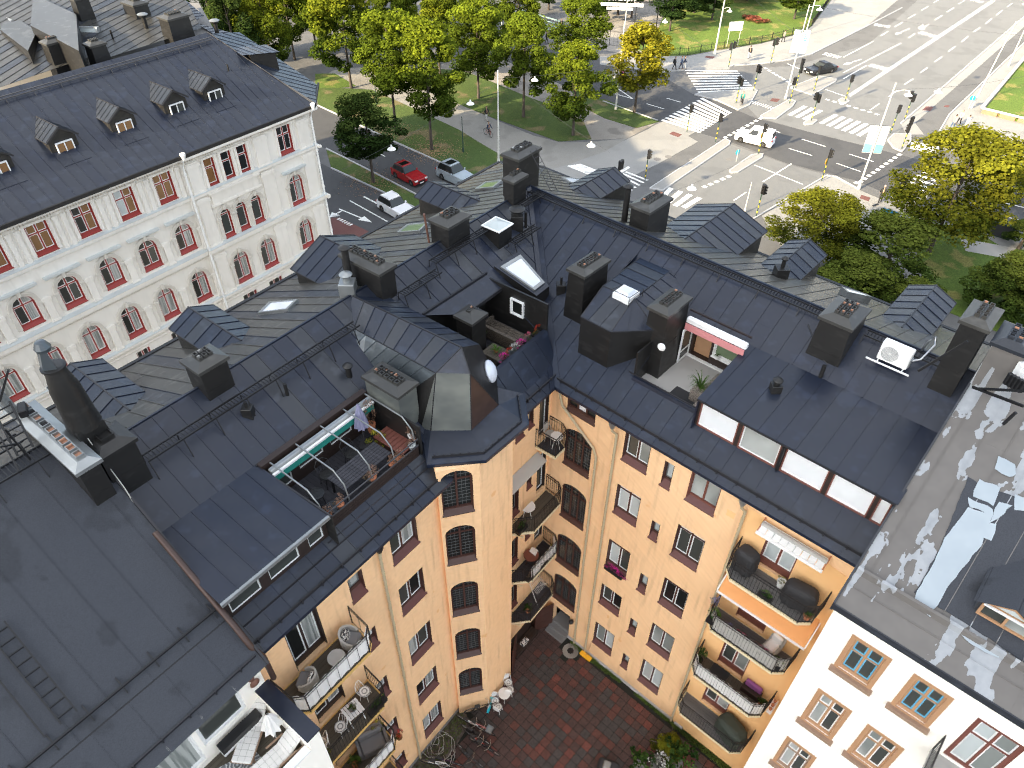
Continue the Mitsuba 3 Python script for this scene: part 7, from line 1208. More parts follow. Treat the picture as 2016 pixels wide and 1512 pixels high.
def slat_seat(label, F, s, d, z, turn, L, W, mt='wicker', back=.75, arm=True, name='sofa', cat='sofa', cushion=None):
    k = thing(name, label, cat); M = fpl(F, s, d, z, turn); obj('base', MB().cbox(-L / 2, L / 2, -W / 2, W / 2, .04, .30, .02, M), mt, k)
    if back: obj('back', MB().hexa([(-L / 2, -W / 2 - .12, .05), (L / 2, -W / 2 - .12, .05), (L / 2, -W / 2 + .06, .05), (-L / 2, -W / 2 + .06, .05)], [(-L / 2, -W / 2 - .28, back), (L / 2, -W / 2 - .28, back), (L / 2, -W / 2 - .14, back), (-L / 2, -W / 2 - .14, back)], M), mt, k)
    for i in range(max(2, int(W / .14))): y = -W / 2 + .04 + i * .14; obj('slat', MB().box(-L / 2 + .02, L / 2 - .02, y, min(W / 2, y + .12), .30, .33, M), mt, k)
    if arm: [obj('armrest', MB().cbox(x, x + .12, -W / 2 - .05, W / 2, .05, .52, .02, M), mt, k) for x in (-L / 2 - .06, L / 2 - .06)]
    if cushion: obj('cushion', MB().cbox(-L / 2 + .08, L / 2 - .08, -W / 2 + .02, W / 2, .33, .46, .05, M), cushion, k); obj('back_cushion', MB().cbox(-L / 2 + .08, L / 2 - .08, -W / 2 - .1, -W / 2 + .06, .42, .80, .05, M), cushion, k)
    return k
def covered(label, F, s, d, z, turn, L, W, Hh, mt='cloth_black', seed=1):
    k = thing('covered_grill', label, 'cover'); p = trimesh.creation.icosphere(4); v = p.vertices.copy(); u = v.copy(); v = np.sign(v) * np.abs(v) ** np.array([.55, .55, .42]); a = np.arctan2(u[:, 1], u[:, 0]); fold = 1 + .06 * np.sin(a * 11 + seed) * np.clip(.6 - u[:, 2], 0, 1) + .10 * (meshkit.fbm(u * 3 + seed, 3, seed) - .5); v = v * fold[:, None]; v[:, 2] = np.clip(v[:, 2], -1, 1.2)
    obj('cover', MB().add(v * [L / 2, W / 2, Hh / 2] + [0, 0, Hh / 2], p.faces, fpl(F, s, d, z, turn)), mt, k, smooth=True); m = MB(); [m.tube([(x * L * .38, y * W * .38, 0), (x * L * .38, y * W * .38, .2)], .02, 5, fpl(F, s, d, z, turn)) for x in (-1, 1) for y in (-1, 1)]; obj('leg', m, 'steel_dark', k); return k
# left balconies
Z1, Z2, Z3 = 14.29, 10.37, 6.59
armchair('grey armchair with a patterned cushion at the far end of the top left balcony', FL, -2.0, -.55, Z1, 150); armchair('grey armchair with a patterned cushion at the near end of the top left balcony', FL, -3.75, -.5, Z1, -30); round_table('round grey table between the two armchairs on the top left balcony', FL, -2.75, -.75, Z1, .28, .5, 'concrete', 'steel_dark')
k = thing('folding_table', 'white slatted folding table on the second left balcony', 'table'); M = fpl(FL, -2.75, -.72, Z2, 8)
for i in range(6): obj('slat', MB().box(-.32 + i * .107, -.32 + i * .107 + .09, -.28, .28, .70, .72, M), 'plastic_white', k)
for x in (-.25, .25): [obj('leg', MB().bar((x, y, 0), (x, -y, .70), .03, .03, M), 'plastic_white', k) for y in (-.24, .24)]
plant('plant in a low zinc bowl on the white folding table', FL, -2.75, -.72, Z2 + .72, 'dark', .3, .2, 'zinc', .13, .1)
metal_chair('white wire chair with a curved back on the second left balcony', FL, -2.0, -.45, Z2, 150, solid_back=False); metal_chair('white folding chair left of the slatted table', FL, -3.35, -.7, Z2, -90, solid_back=False); metal_chair('white chair at the far left end of the second left balcony', FL, -4.1, -.6, Z2, -60)
plant('green plants in a box on the railing of the second left balcony', FL, -2.0, -1.05, Z2, 'dark', .7, .4, 'iron_black', box=(.8, .2), ph=.22); plant('yellow-green plant at the left end of the second left balcony', FL, -4.3, -.95, Z2 + .1, 'yellow', .6, .5, 'terracotta', .15, .25)
slat_seat('dark grey sofa on the third left balcony', FL, -2.3, -.5, Z3, 205, 1.1, .6, 'cloth_grey', .7, cushion='cloth_grey'); plant('leafy green plant beside the dark grey sofa', FL, -3.2, -.45, Z3, 'green', .5, .5); plant('red geranium hanging at the corner of the third left balcony', FL, -1.5, -1.15, Z3 + .3, 'red', .4, .4, 'terracotta', .12, .15); plant('dark foliage trained along the third left balcony railing', FL, -1.75, -.3, Z3, 'yellow', .5, .9, 'iron_black', box=(.5, .25), ph=.3); plant('dry reddish plant at the left end of the third left balcony', FL, -4.2, -.9, Z3 + .2, 'dry', .6, .6)
# right balconies
Y1, Y2, Y3, Y4 = 14.2, 10.74, 7.1, 3.48
covered('grill under a tall black cover, at the left end of the top right balcony', FR, 6.0, -.5, Y1, 10, .78, .62, 1.15, seed=3); covered('wide grill under a black cover, at the right end of the top right balcony', FR, 8.0, -.5, Y1, -8, 1.1, .62, 1.05, seed=8); plant('cactus-like plant in a white pot beside the top right balcony door', FR, 7.28, -.2, Y1, 'yellow', .28, .22, 'plastic_white', .15, .3); plant('small weeds in a box inside the railing of the top right balcony', FR, 7.1, -.95, Y1, 'green', .5, .25, 'iron_black', box=(.5, .15), ph=.1)
plant('terracotta pot with a trailing plant at the right corner of the top right balcony', FR, 8.5, -.75, Y1, 'tuft', .8, .6, 'terracotta', .13, .22)
for i, (s, kd, lb) in enumerate(((5.75, 'green', 'tall green bush at the left end'), (6.35, 'blue', 'pale blue hydrangea left'), (6.85, 'pink', 'pink flowers in the middle'), (7.35, 'heather', 'heather right of the pink flowers'), (7.75, 'pink', 'bright pink geranium'), (8.3, 'dark', 'dark leaves at the right end'))): plant(f'{lb} of the flower-filled second right balcony', FR, s, -.9, Y2 + .1, kd, .55, .75 if i == 0 else .45, 'iron_black', box=(.45, .2), ph=.25)
plant('purple flowers growing over the left railing of the second right balcony', FR, 5.55, -.6, Y2 + .5, 'blue', .4, .6, 'terracotta', .1, .2); slat_seat('cream cushioned chair among the flowers on the second right balcony', FR, 7.9, -.4, Y2, 190, .55, .5, 'cloth_light', .7, arm=False, name='balcony_chair', cat='chair', cushion='cloth_white')
k = thing('doormat', 'black mat at the door of the third right balcony', 'mat'); obj('mat', MB().box(6.2, 6.95, -.75, -.05, Y3 + .005, Y3 + .02, FR.m), 'mat_dark', k)
plant('trailing dark plant at the left end of the third right balcony', FR, 5.7, -.5, Y3, 'dark', .5, .9, 'iron_black', .14, .25); plant('small white-flowered plant on the third right balcony floor', FR, 7.15, -.85, Y3, 'white', .25, .4); plant('dark pot plant at the right end of the third right balcony', FR, 8.5, -.5, Y3, 'dark', .45, .4)
k = thing('bench_cushion', 'purple cushion leaning on the wall of the third right balcony', 'cushion'); obj('cushion', MB().cbox(7.6, 8.3, -.2, -.05, Y3 + .3, Y3 + .62, .04, FR.m), 'cloth_purple', k); obj('bench', MB().cbox(7.55, 8.35, -.4, -.04, Y3, Y3 + .3, .02, FR.m), 'wood_dark', k)
k = thing('planter_shelf', 'white wire shelf with small green pots on the third right balcony railing', 'shelf'); obj('shelf', MB().box(8.78, 8.98, -.8, -.15, Y3 + .55, Y3 + .6, FR.m).box(8.96, 8.98, -.8, -.15, Y3 + .6, Y3 + .72, FR.m), 'plastic_white', k); [obj('pot', MB().lathe([(.05, 0), (.07, .12), (.02, .12)], 10, fpl(FR, 8.87, y, Y3 + .6)), 'terracotta', k) for y in (-.65, -.45, -.25)]
covered('furniture under a creased dark green tarpaulin on the lowest right balcony', FR, 7.95, -.55, Y4, 15, 1.3, .8, 1.2, 'cloth_green', 5)
# awnings of the right wall
k = thing('awning', 'orange fabric awning above the flower-filled right balcony', 'awning'); obj('cloth', MB().hexa([(5.55, .0, 13.55), (8.85, 0, 13.55), (8.85, -.8, 12.72), (5.55, -.8, 12.72)], [(5.55, .0, 13.57), (8.85, 0, 13.57), (8.85, -.8, 12.74), (5.55, -.8, 12.74)], FR.m), 'cloth_orange', k); obj('front_bar', MB().box(5.5, 8.9, -.85, -.79, 12.69, 12.76, FR.m), 'frame_white', k); obj('bracket', MB().bar((5.5, 0, 13.4), (5.5, -.78, 12.75), .04, .04, FR.m).bar((8.9, 0, 13.4), (8.9, -.78, 12.75), .04, .04, FR.m), 'frame_white', k)
k = thing('awning', 'rolled-up pale striped awning above the top right balcony door', 'awning'); obj('roll', MB().tube([(6.0, -.22, 16.62), (8.25, -.22, 16.62)], .09, 10, FR.m), 'cloth_light', k)
for i in range(9): s = 6.02 + i * .246; obj('strip', MB().hexa([(s, -.13, 16.66), (s + .225, -.13, 16.66), (s + .225, -.52, 16.48), (s, -.52, 16.48)], [(s, -.13, 16.69), (s + .225, -.13, 16.69), (s + .225, -.52, 16.51), (s, -.52, 16.51)], FR.m), 'cloth_white', k)
obj('front_bar', MB().box(5.98, 8.27, -.57, -.52, 16.40, 16.52, FR.m), 'plastic_white', k); obj('bracket', MB().bar((6.0, 0, 16.7), (6.0, -.5, 16.5), .04, .05, FR.m).bar((8.25, 0, 16.7), (8.25, -.5, 16.5), .04, .05, FR.m), 'terracotta', k)
# corner balconies
metal_chair('pale grey chair on the small top corner balcony', FL, 9.15, -.3, 14.31, 180, 'cloth_light'); round_table('round white table on the small top corner balcony', FL, 9.0, -.72, 14.31, .26, .7); round_table('half-round white table against the wall of the second corner balcony', FL, 7.75, -.3, 10.71, .32, .72, half=True); plant('grass-like planter behind the railing of the second corner balcony', FL, 7.0, -.55, 10.71, 'dark', .5, .4, 'iron_black', box=(.6, .2), ph=.2)
round_table('round brown table under a white cloth on the third corner balcony', FL, 8.0, -.4, 6.96, .36, .7, 'wood_mahogany', 'wood_brown'); k = thing('tablecloth', 'crumpled white cloth lying on the brown round corner-balcony table', 'cloth'); obj('cloth', MB().hexa([(8.05, -.6, 7.66), (8.4, -.5, 7.66), (8.35, -.15, 7.66), (8.1, -.2, 7.66)], [(8.1, -.55, 7.74), (8.35, -.45, 7.70), (8.3, -.2, 7.76), (8.12, -.22, 7.70)], FL.m).hexa([(8.3, -.55, 7.2), (8.45, -.5, 7.25), (8.42, -.2, 7.2), (8.36, -.2, 7.2)], [(8.3, -.5, 7.68), (8.4, -.5, 7.68), (8.4, -.2, 7.68), (8.3, -.2, 7.68)], FL.m), 'cloth_white', k)
for s, d, kd, lb in ((7.35, -.85, 'heather', 'left'), (8.3, -.88, 'red', 'middle'), (9.1, -.8, 'yellow', 'right')): plant(f'flowering box at the {lb} of the third corner balcony railing', FL, s, d, 6.96, kd, .5, .45, 'iron_black', box=(.5, .2), ph=.2)
k = thing('drying_rack', 'white wire drying rack on the lowest corner balcony', 'drying rack'); m = MB(); [m.bar((8.2 + i * .09, -.75, 4.35), (8.35 + i * .09, -.1, 4.5), .012, .012, FL.m) for i in range(9)]; [m.bar((a, -.75 if a < 8.6 else -.1, 3.42), (b, -.1 if a < 8.6 else -.75, 4.45), .02, .02, FL.m) for a, b in ((8.2, 8.4), (8.95, 9.0))]; obj('frame', m, 'plastic_white', k); plant('brown leafy plant on the lowest corner balcony', FL, 7.6, -.6, 3.41, 'dark', .5, .4)
k = thing('awning', 'long pale awning fixed below the top corner balcony', 'awning'); obj('cloth', MB().hexa([(5.9, -.02, 13.85), (8.7, -.02, 13.85), (8.7, -.5, 13.6), (5.9, -.5, 13.6)], [(5.9, -.02, 13.88), (8.7, -.02, 13.88), (8.7, -.5, 13.66), (5.9, -.5, 13.66)], FL.m), 'cloth_light', k)
obj('wall_lantern', MB().lathe([(.03, 0), (.10, .08), (.10, .2), (.13, .22), (.02, .32)], 10, fpl(FL, 8.45, -.2, 13.0)).bar((8.45, 0, 13.1), (8.45, -.2, 13.1), .03, .03, FL.m), 'iron_black', AB); obj('wall_lantern', MB().lathe([(.03, 0), (.10, .08), (.10, .2), (.13, .22), (.02, .32)], 10, fpl(FR, -.98, -.2, 1.9)), 'iron_black', AB)
plant('petunia box in red and blue under the third window of the right wall', FR, .88, -.12, 8.32, 'magenta', 1.0, .35, 'iron_black', box=(.95, .2), ph=.16)
# ------------------------------------------------------------------ roof terraces
TF = 18.0
obj('terrace_floor', MB().box(-1.28, 3.05, .5, 3.4, TF - .1, TF, FL.m), 'deck_black', AB); obj('terrace_wall', MB().box(2.98, 3.05, .7, 3.4, TF, 19.4, FL.m), 'chimney_metal', AB); obj('terrace_wall', MB().box(-1.12, -1.08, .7, 3.4, TF, 18.6, FL.m), 'chimney_metal', AB)
ow = [(-1.15, -.35), (-.15, .95), (1.15, 2.2), (2.4, 2.95)]
wall(AB, FL, rect(-1.3, TF, 3.0, 19.62), 'wood_dark', [rect(a, TF + (.35 if i else .1), b, 19.35) for i, (a, b) in enumerate(ow)], d0=3.08, d1=3.3, name='terrace_front')
for i, (a, b) in enumerate(ow): window(AB, FL, a, b, TF + (.35 if i else .1), 19.35, d=3.08, cols=1, fm='wood_dark', sill=None, drop=.04, rec=.05, glass='glass_mid', name='terrace_window')
obj('roof_edge', MB().bar(FL.P(-1.35, 3.3, zc(3.3) + .02), FL.P(3.05, 3.25, zc(3.25) + .02), .08, .08).bar(FL.P(-1.3, 3.3, zc(3.3) - .02), FL.P(-1.07, .3, 19.24), .05, .05), 'seam_black', AB)
k = thing('awning', 'rolled-in green awning above the left roof terrace windows', 'awning'); obj('cassette', MB().cbox(-1.2, 2.92, 2.78, 2.95, 19.42, 19.55, .03, FL.m), 'zinc', k); obj('valance', MB().box(-1.18, 2.9, 2.70, 2.73, 19.1, 19.36, FL.m), 'cloth_teal', k); obj('front_bar', MB().box(-1.2, 2.92, 2.68, 2.77, 19.36, 19.43, FL.m), 'frame_white', k)
for i, s in enumerate((-1.0, -.02, .98, 1.95, 2.9)): pipe(AB, [FL.P(s, 3.2, zc(3.2) + .1), FL.P(s + .0, 1.35, 19.55), FL.P(s, .95, 19.2), FL.P(s, .78, 18.1)], .03, 'zinc', 'awning_frame', n=6)
kk = obj('terrace_railing', MB().box(-1.05, 2.9, .70, .73, 18.62, 18.66, FL.m).box(-1.05, 2.9, .70, .73, 18.9, 18.94, FL.m), 'steel_dark', AB); 
for j in range(4): obj('board', MB().box(-1.05, 2.9, .735, .76, 18.12 + j * .13, 18.23 + j * .13, FL.m), 'wood_dark', kk)
k = thing('dining_table', 'long black slatted dining table on the left roof terrace', 'table'); M = fpl(FL, 1.05, 1.5, TF, 90)
for i in range(7): obj('slat', MB().box(-.40 + i * .115, -.40 + i * .115 + .10, -1.0, 1.0, .70, .73, M), 'deck_black', k)
for x in (-.34, .34): [obj('leg', MB().box(x - .03, x + .03, y - .03, y + .03, 0, .7, M), 'plastic_black', k) for y in (-.9, .9)]
for s, d, t, lb in ((.3, 2.25, 185, 'left of two behind the long terrace table'), (1.4, 2.3, 175, 'right of two behind the long terrace table'), (-.45, 1.9, 110, 'at the left head of the long terrace table'), (-.5, 1.1, 60, 'in the near left corner of the left terrace')): metal_chair(f'black wire chair, {lb}', FL, s, d, TF, t, 'plastic_black', False, seat=.25)
k = thing('wooden_bench', 'brown wooden box bench against the tall chimney on the left terrace', 'bench'); obj('box', MB().cbox(2.35, 2.95, .95, 2.3, TF, TF + .45, .02, FL.m), 'wood_brown', k); [obj('board', MB().box(2.33, 2.97, .94 + j * .17, 1.09 + j * .17, TF + .45, TF + .48, FL.m), 'wood_mahogany', k) for j in range(8)]
k = thing('parasol', 'folded lilac parasol on the left roof terrace', 'parasol'); Mp = fpl(FL, 2.15, 2.55, TF); obj('pole', MB().lathe([(.22, 0), (.22, .05), (.02, .06), (.02, 2.0)], 10, Mp), 'steel_dark', k); a = np.linspace(0, 2 * math.pi, 17)[:-1]; V = [(.03 * math.cos(t), .03 * math.sin(t), 1.98) for t in a] + [((.13 + .05 * (i % 2)) * math.cos(t), (.13 + .05 * (i % 2)) * math.sin(t), 1.4) for i, t in enumerate(a)] + [((.17 + .09 * (i % 2)) * math.cos(t), (.17 + .09 * (i % 2)) * math.sin(t), .95) for i, t in enumerate(a)]; Fc = [[r_0 * 16 + i, r_0 * 16 + (i + 1) % 16, r_0 * 16 + 16 + (i + 1) % 16] for r_0 in (0, 1) for i in range(16)] + [[r_0 * 16 + i, r_0 * 16 + 16 + (i + 1) % 16, r_0 * 16 + 16 + i] for r_0 in (0, 1) for i in range(16)]; obj('canopy', MB().add(V, Fc, Mp), 'cloth_lilac', k)
plant('red-brown shrub beside the folded parasol', FL, 2.6, 2.65, TF + .3, 'dry', .5, 1.1, 'terracotta', .16, .35); plant('yellow-green bush on the left terrace floor, in front of the parasol', FL, 2.35, 2.1, TF, 'yellow', .65, .6, 'terracotta', .16, .25)
for i, (s, kd, lb) in enumerate(((-.85, 'dry', 'small heather at the left end'), (-.35, 'heather', 'second heather box from the left'), (1.0, 'heather', 'large heather in the middle'), (1.85, 'dry', 'small pale succulent right of the middle'), (2.15, 'dry', 'dry succulent next to the wooden bench'), (2.75, 'heather', 'heather in a pale pot at the right end'))): plant(f'{lb} of the left terrace railing', FL, s, .88, TF + .5 if i not in (3, 4) else TF + .4, kd, .42 if i != 2 else .6, .36, 'terracotta' if i != 5 else 'sill_zinc', .12, .16)
plant('dry pink hydrangea in a white pot at the railing end of the left terrace', FL, 2.95, 1.1, TF + .7, 'dry', .42, .35, 'plastic_white', .1, .15)
# middle terrace
obj('terrace_floor', MB().box(6.9, 10.55, .9, 4.3, TF - .1, TF, FL.m), 'deck_black', AB); obj('terrace_wall', MB().box(10.42, 10.5, 1.0, 4.2, TF, 19.9, FL.m).box(6.9, 6.97, 1.0, 4.2, TF, 19.3, FL.m).box(6.9, 10.5, 4.1, 4.2, TF, 19.9, FL.m), 'chimney_metal', AB); obj('parapet', MB().hexa([FL.P(6.95, .9, 17.9), FL.P(10.45, .9, 17.9), FL.P(10.45, 1.14, 17.9), FL.P(6.95, 1.14, 17.9)], [FL.P(6.95, 1.0, 18.66), FL.P(10.45, 1.0, 18.66), FL.P(10.45, 1.16, 18.66), FL.P(6.95, 1.16, 18.66)]), 'roof_metal', AB); facet(RF, [FL.P(7.0, .1, 17.76), FL.P(9.9, .1, 17.76), FL.P(10.45, 1.0, 18.66), FL.P(6.98, 1.0, 18.66)], FL.o, .8, ('roof_metal', 'roof_metal_worn'), lap=False)
facet(RF, [FL.P(6.95, 4.12, zc(4.12) + .02), FL.P(10.5, 4.05, zc(4.05) + .02), FL.P(10.5, 3.25, zc(3.25) + .22), FL.P(8.2, 3.25, zc(3.25) + .22)], FL.o, 9, lap=False); obj('roof_edge', MB().bar(FL.P(8.1, 3.25, zc(3.25) + .16), FL.P(10.5, 3.25, zc(3.25) + .16), .06, .14).bar(FL.P(6.9, 4.15, zc(4.15) + .05), FL.P(10.55, 4.1, zc(4.1) + .05), .07, .09), 'seam_black', AB)
obj('post', MB().box(9.0, 9.09, 3.3, 3.39, TF, 19.6, FL.m), 'frame_white', AB); window(AB, FL.m @ np.array([[0, 1, 0, 10.40], [1, 0, 0, 0], [0, 0, 1, 0], [0, 0, 0, 1.0]]), 2.1, 2.75, TF + .75, TF + 1.5, d=-.02, cols=1, fm='frame_white', sash='frame_white', sill=None, drop=.03, rec=.0, glass='glass_dark', name='terrace_window')
slat_seat('brown wicker sofa with a high back on the middle roof terrace', FL, 9.7, 2.45, TF, 90, 1.9, .75, 'wicker', .75); k = thing('coffee_table', 'brown wicker table with a plant on the middle roof terrace', 'table'); M = FL.m; obj('base', MB().cbox(8.05, 8.75, 1.35, 2.35, TF, TF + .4, .02, M), 'wicker', k); [obj('slat', MB().box(8.03, 8.77, 1.35 + i * .125, 1.35 + i * .125 + .11, TF + .4, TF + .43, M), 'deck_dark', k) for i in range(8)]
plant('green fern standing on the brown wicker table', FL, 8.4, 1.9, TF + .43, 'fern', .8, .8, 'terracotta', .08, .1); plant('spiky fern in a white pot behind the wicker sofa', FL, 8.85, 3.3, TF + .3, 'fern', 1.2, 1.2, 'plastic_white', .16, .25)
for s, kd, lb in ((8.0, 'magenta', 'magenta petunias at the left end'), (8.3, 'red', 'red geraniums beside the magenta petunias'), (8.7, 'white', 'white petunias in the middle'), (9.05, 'magenta', 'magenta petunias right of the white ones'), (9.6, 'pink', 'pink flowers further right'), (10.1, 'red', 'red flowers at the right end')): plant(f'{lb} of the middle terrace parapet', FL, s, 1.28, TF + .42, kd, .5 if kd != 'pink' else .35, .36, 'plastic_black', box=(.4, .18), ph=.2)
# right terrace
obj('terrace_floor', MB().box(-.4, 2.46, .95, 4.4, TF - .1, TF, FR.m), 'concrete', AB); k = thing('terrace_rug', 'dark grey rug on the right roof terrace floor', 'rug'); obj('rug', MB().box(.9, 2.3, 1.35, 2.2, TF + .002, TF + .014, FR.m), 'mat_dark', k); obj('parapet', MB().hexa([FR.P(-.4, .95, 17.9), FR.P(2.44, .95, 17.9), FR.P(2.44, 1.22, 17.9), FR.P(-.4, 1.22, 17.9)], [FR.P(-.4, 1.1, 18.42), FR.P(2.44, 1.1, 18.42), FR.P(2.44, 1.22, 18.42), FR.P(-.4, 1.22, 18.42)]), 'roof_metal', AB); obj('roof_edge', MB().bar(FR.P(-.6, 1.16, 18.5), FR.P(2.4, 1.16, 18.5), .04, .04).bar(FR.P(.05, 3.62, zc(3.62) + .03), FR.P(2.42, 3.62, zc(3.62) + .03), .07, .1), 'seam_black', AB)
wall(AB, FR, rect(-.1, TF, 2.44, 20.0), 'wood_dark', [rect(.28, TF + .08, 1.05, 19.6), rect(1.15, TF + .45, 2.36, 19.6)], d0=4.1, d1=4.4, name='terrace_front'); obj('interior', MB().box(.2, 2.44, 4.9, 4.95, TF, 20, FR.m), 'wood_tan', AB)
window(AB, FR, 1.15, 2.36, TF + .45, 19.6, d=4.1, cols=1, fm='frame_white', sill='frame_white', drop=.06, rec=.05, glass='glass_green', name='terrace_window'); obj('door_pane', MB().box(.3, 1.03, 4.3, 4.32, TF + .1, 19.6, FR.m), 'wood_tan', AB); obj('threshold', MB().box(.2, 2.4, 3.98, 4.1, TF, TF + .06, FR.m), 'frame_white', AB)
dl = obj('terrace_door', MB().box(.16, .21, 3.3, 4.08, TF + .05, TF + .14, FR.m).box(.16, .21, 3.3, 4.08, 19.5, 19.6, FR.m).box(.16, .21, 3.3, 3.38, TF + .05, 19.6, FR.m).box(.16, .21, 4.0, 4.08, TF + .05, 19.6, FR.m).box(.16, .21, 3.3, 4.08, TF + .5, TF + .56, FR.m), 'frame_white', AB); obj('pane', MB().box(.18, .19, 3.38, 4.0, TF + .14, 19.5, FR.m), 'glass_mid', dl)
obj('terrace_wall', MB().box(-.42, -.36, 1.2, 4.1, TF, 19.5, FR.m), 'chimney_metal', AB)
k = thing('awning', 'white cassette awning with a dusty pink valance on the right roof terrace', 'awning'); obj('cassette', MB().cbox(.2, 2.62, 3.30, 3.52, 20.02, 20.22, .04, FR.m), 'frame_white', k); obj('valance', MB().box(.22, 2.6, 3.26, 3.29, 19.72, 20.0, FR.m), 'cloth_pink', k)
slat_seat('pale wicker bench by the glass front of the right roof terrace', FR, 2.05, 3.05, TF, 90, .9, .55, 'wicker_pale', 0, False, 'wicker_bench', 'bench'); slat_seat('low pale wicker box at the parapet of the right roof terrace', FR, 2.2, 1.5, TF, 0, .4, .4, 'wicker_pale', 0, False, 'wicker_box', 'planter'); plant('bushy bamboo in a pale wicker planter on the right roof terrace', FR, 1.85, 2.1, TF, 'bamboo', .75, .75, 'wicker_pale', box=(.5, .5), ph=.5); plant('small cactus on the window sill behind the right terrace glass', FR, 1.4, 4.0, TF + .5, 'tuft', .5, .5, 'plastic_white', .1, .14)
obj('wall_light', MB().lathe([(.01, 0), (.14, .02), (.16, .08), (.12, .13), (.01, .15)], 16, FR.m @ np.array([[1, 0, 0, .12], [0, 0, -1, 2.0], [0, 1, 0, 19.6], [0, 0, 0, 1.0]])), 'plastic_white', AB, smooth=40)
# air-conditioning unit on the right roof
k = thing('air_conditioner', 'white outdoor air-conditioning unit on a frame on the right wing roof', 'air conditioner'); c = FR.slope(1752, 722, EAVE, K); M = fpl(FR, c[0], c[1], c[2] + .12); obj('housing', MB().cbox(-.48, .48, -.18, .18, .12, .78, .03, M), 'plastic_white', k); g = MB(); [g.prism(sg.Point(-.14, .45).buffer(r).difference(sg.Point(-.14, .45).buffer(r - .012)), -.195, -.183, M, lambda v: v[:, [0, 2, 1]]) for r in (.06, .10, .14, .18, .22, .26)]; obj('fan_grille', g, 'zinc', k); obj('side_panel', MB().box(.40, .52, -.14, .1, .2, .5, M), 'zinc', k); obj('stand', MB().box(-.75, .65, -.30, -.26, .02, .07, M).bar((-.4, -.28, .04), (-.4, .2, .12), .04, .04, M).bar((.4, -.28, .04), (.4, .2, .12), .04, .04, M).bar((-.4, .2, .1), (-.4, .35, -.1), .04, .04, M), 'frame_white', k); obj('hose', MB().tube([(.5, .1, .35), (.7, .3, .4), (.85, .6, .9), (.75, .8, 1.05), (.6, .8, .8), (.55, .8, .4)], .035, 8, M), 'chrome', k, smooth=50)
for pts in ([(1590, 640), (1612, 700), (1630, 720)],): obj('cable', MB().tube([FR.P(*FR.slope(x, y, EAVE, K)) + [0, 0, .03] for x, y in pts], .018, 5), 'plastic_black', AB)
# ------------------------------------------------------------------ white terrace of the felt-roofed house
def lounger(label, x, y, turn):
    k = thing('sun_lounger', label, 'sun lounger'); p = at(x, y, TZ); M = place(p[0], p[1], TZ, turn); obj('frame', MB().box(-.30, -.26, -.9, .75, .24, .29, M).box(.26, .30, -.9, .75, .24, .29, M).box(-.3, .3, -.9, -.85, .24, .29, M), 'wood_taupe', k); [obj('leg', MB().bar((a, b, 0), (a, b, .25), .04, .04, M), 'wood_taupe', k) for a in (-.28, .28) for b in (-.75, .5)]; obj('armrest', MB().box(-.36, -.31, -.2, .35, .42, .45, M).box(.31, .36, -.2, .35, .42, .45, M), 'wood_taupe', k)
    c = obj('cushion', MB().cbox(-.27, .27, -.9, .1, .29, .37, .03, M), 'cloth_white', k); B_ = M @ place(0, .1, .30) @ np.array([[1, 0, 0, 0], [0, .82, -.57, 0], [0, .57, .82, 0], [0, 0, 0, 1.0]]); obj('back_cushion', MB().cbox(-.27, .27, 0, .78, 0, .08, .03, B_), 'cloth_white', k); s = MB(); [s.box(-.27, .27, y, y + .012, .368, .374, M) for y in np.arange(-.75, .1, .17)]; [s.box(-.27, .27, y, y + .012, .078, .084, B_) for y in np.arange(.12, .75, .17)]; [s.box(x_, x_ + .01, -.88, .08, .368, .374, M) for x_ in (-.1, .09)]; obj('stitching', s, 'cloth_light', k, kind='stuff')
lounger('white cushioned sun lounger standing upright in the middle of the white terrace', 502, 1445, 5); lounger('white cushioned sun lounger in the lower corner of the white terrace', 556, 1492, 42)
k = thing('parasol', 'folded white parasol leaning by the white terrace wall', 'parasol'); p = at(530, 1425, TZ + .9); Mp = place(p[0], p[1], TZ, 0); Mp[:3, :3] = np.array([[1, 0, .12], [0, 1, -.10], [0, 0, 1]]); obj('pole', MB().lathe([(.02, 0), (.02, 1.9)], 8, Mp), 'frame_white', k); obj('canopy', MB().add(np.array(V) * [1.2, 1.2, 1.0], Fc, Mp), 'cloth_white', k)
p = at(545, 1402, TZ); obj('rug', MB().prism(sg.Polygon([tuple(at(*q, TZ)[:2]) for q in ((430, 1512), (500, 1475), (540, 1520), (500, 1580))]), TZ + .002, TZ + .014), 'rug_pattern', thing('terrace_rug', 'grey and white leaf-patterned rug on the white terrace', 'rug'))
k = thing('planter_box', 'long black planter under the windows of the white terrace', 'planter'); a, b = FL.P(-6.65, -.55, TZ + .55), FL.P(-5.35, -.55, TZ + .55); obj('box', MB().bar(a, b, .28, .22), 'plastic_black', k); obj('trim', MB().bar(a + [0, 0, -.2], b + [0, 0, -.2], .22, .2), 'frame_white', k)
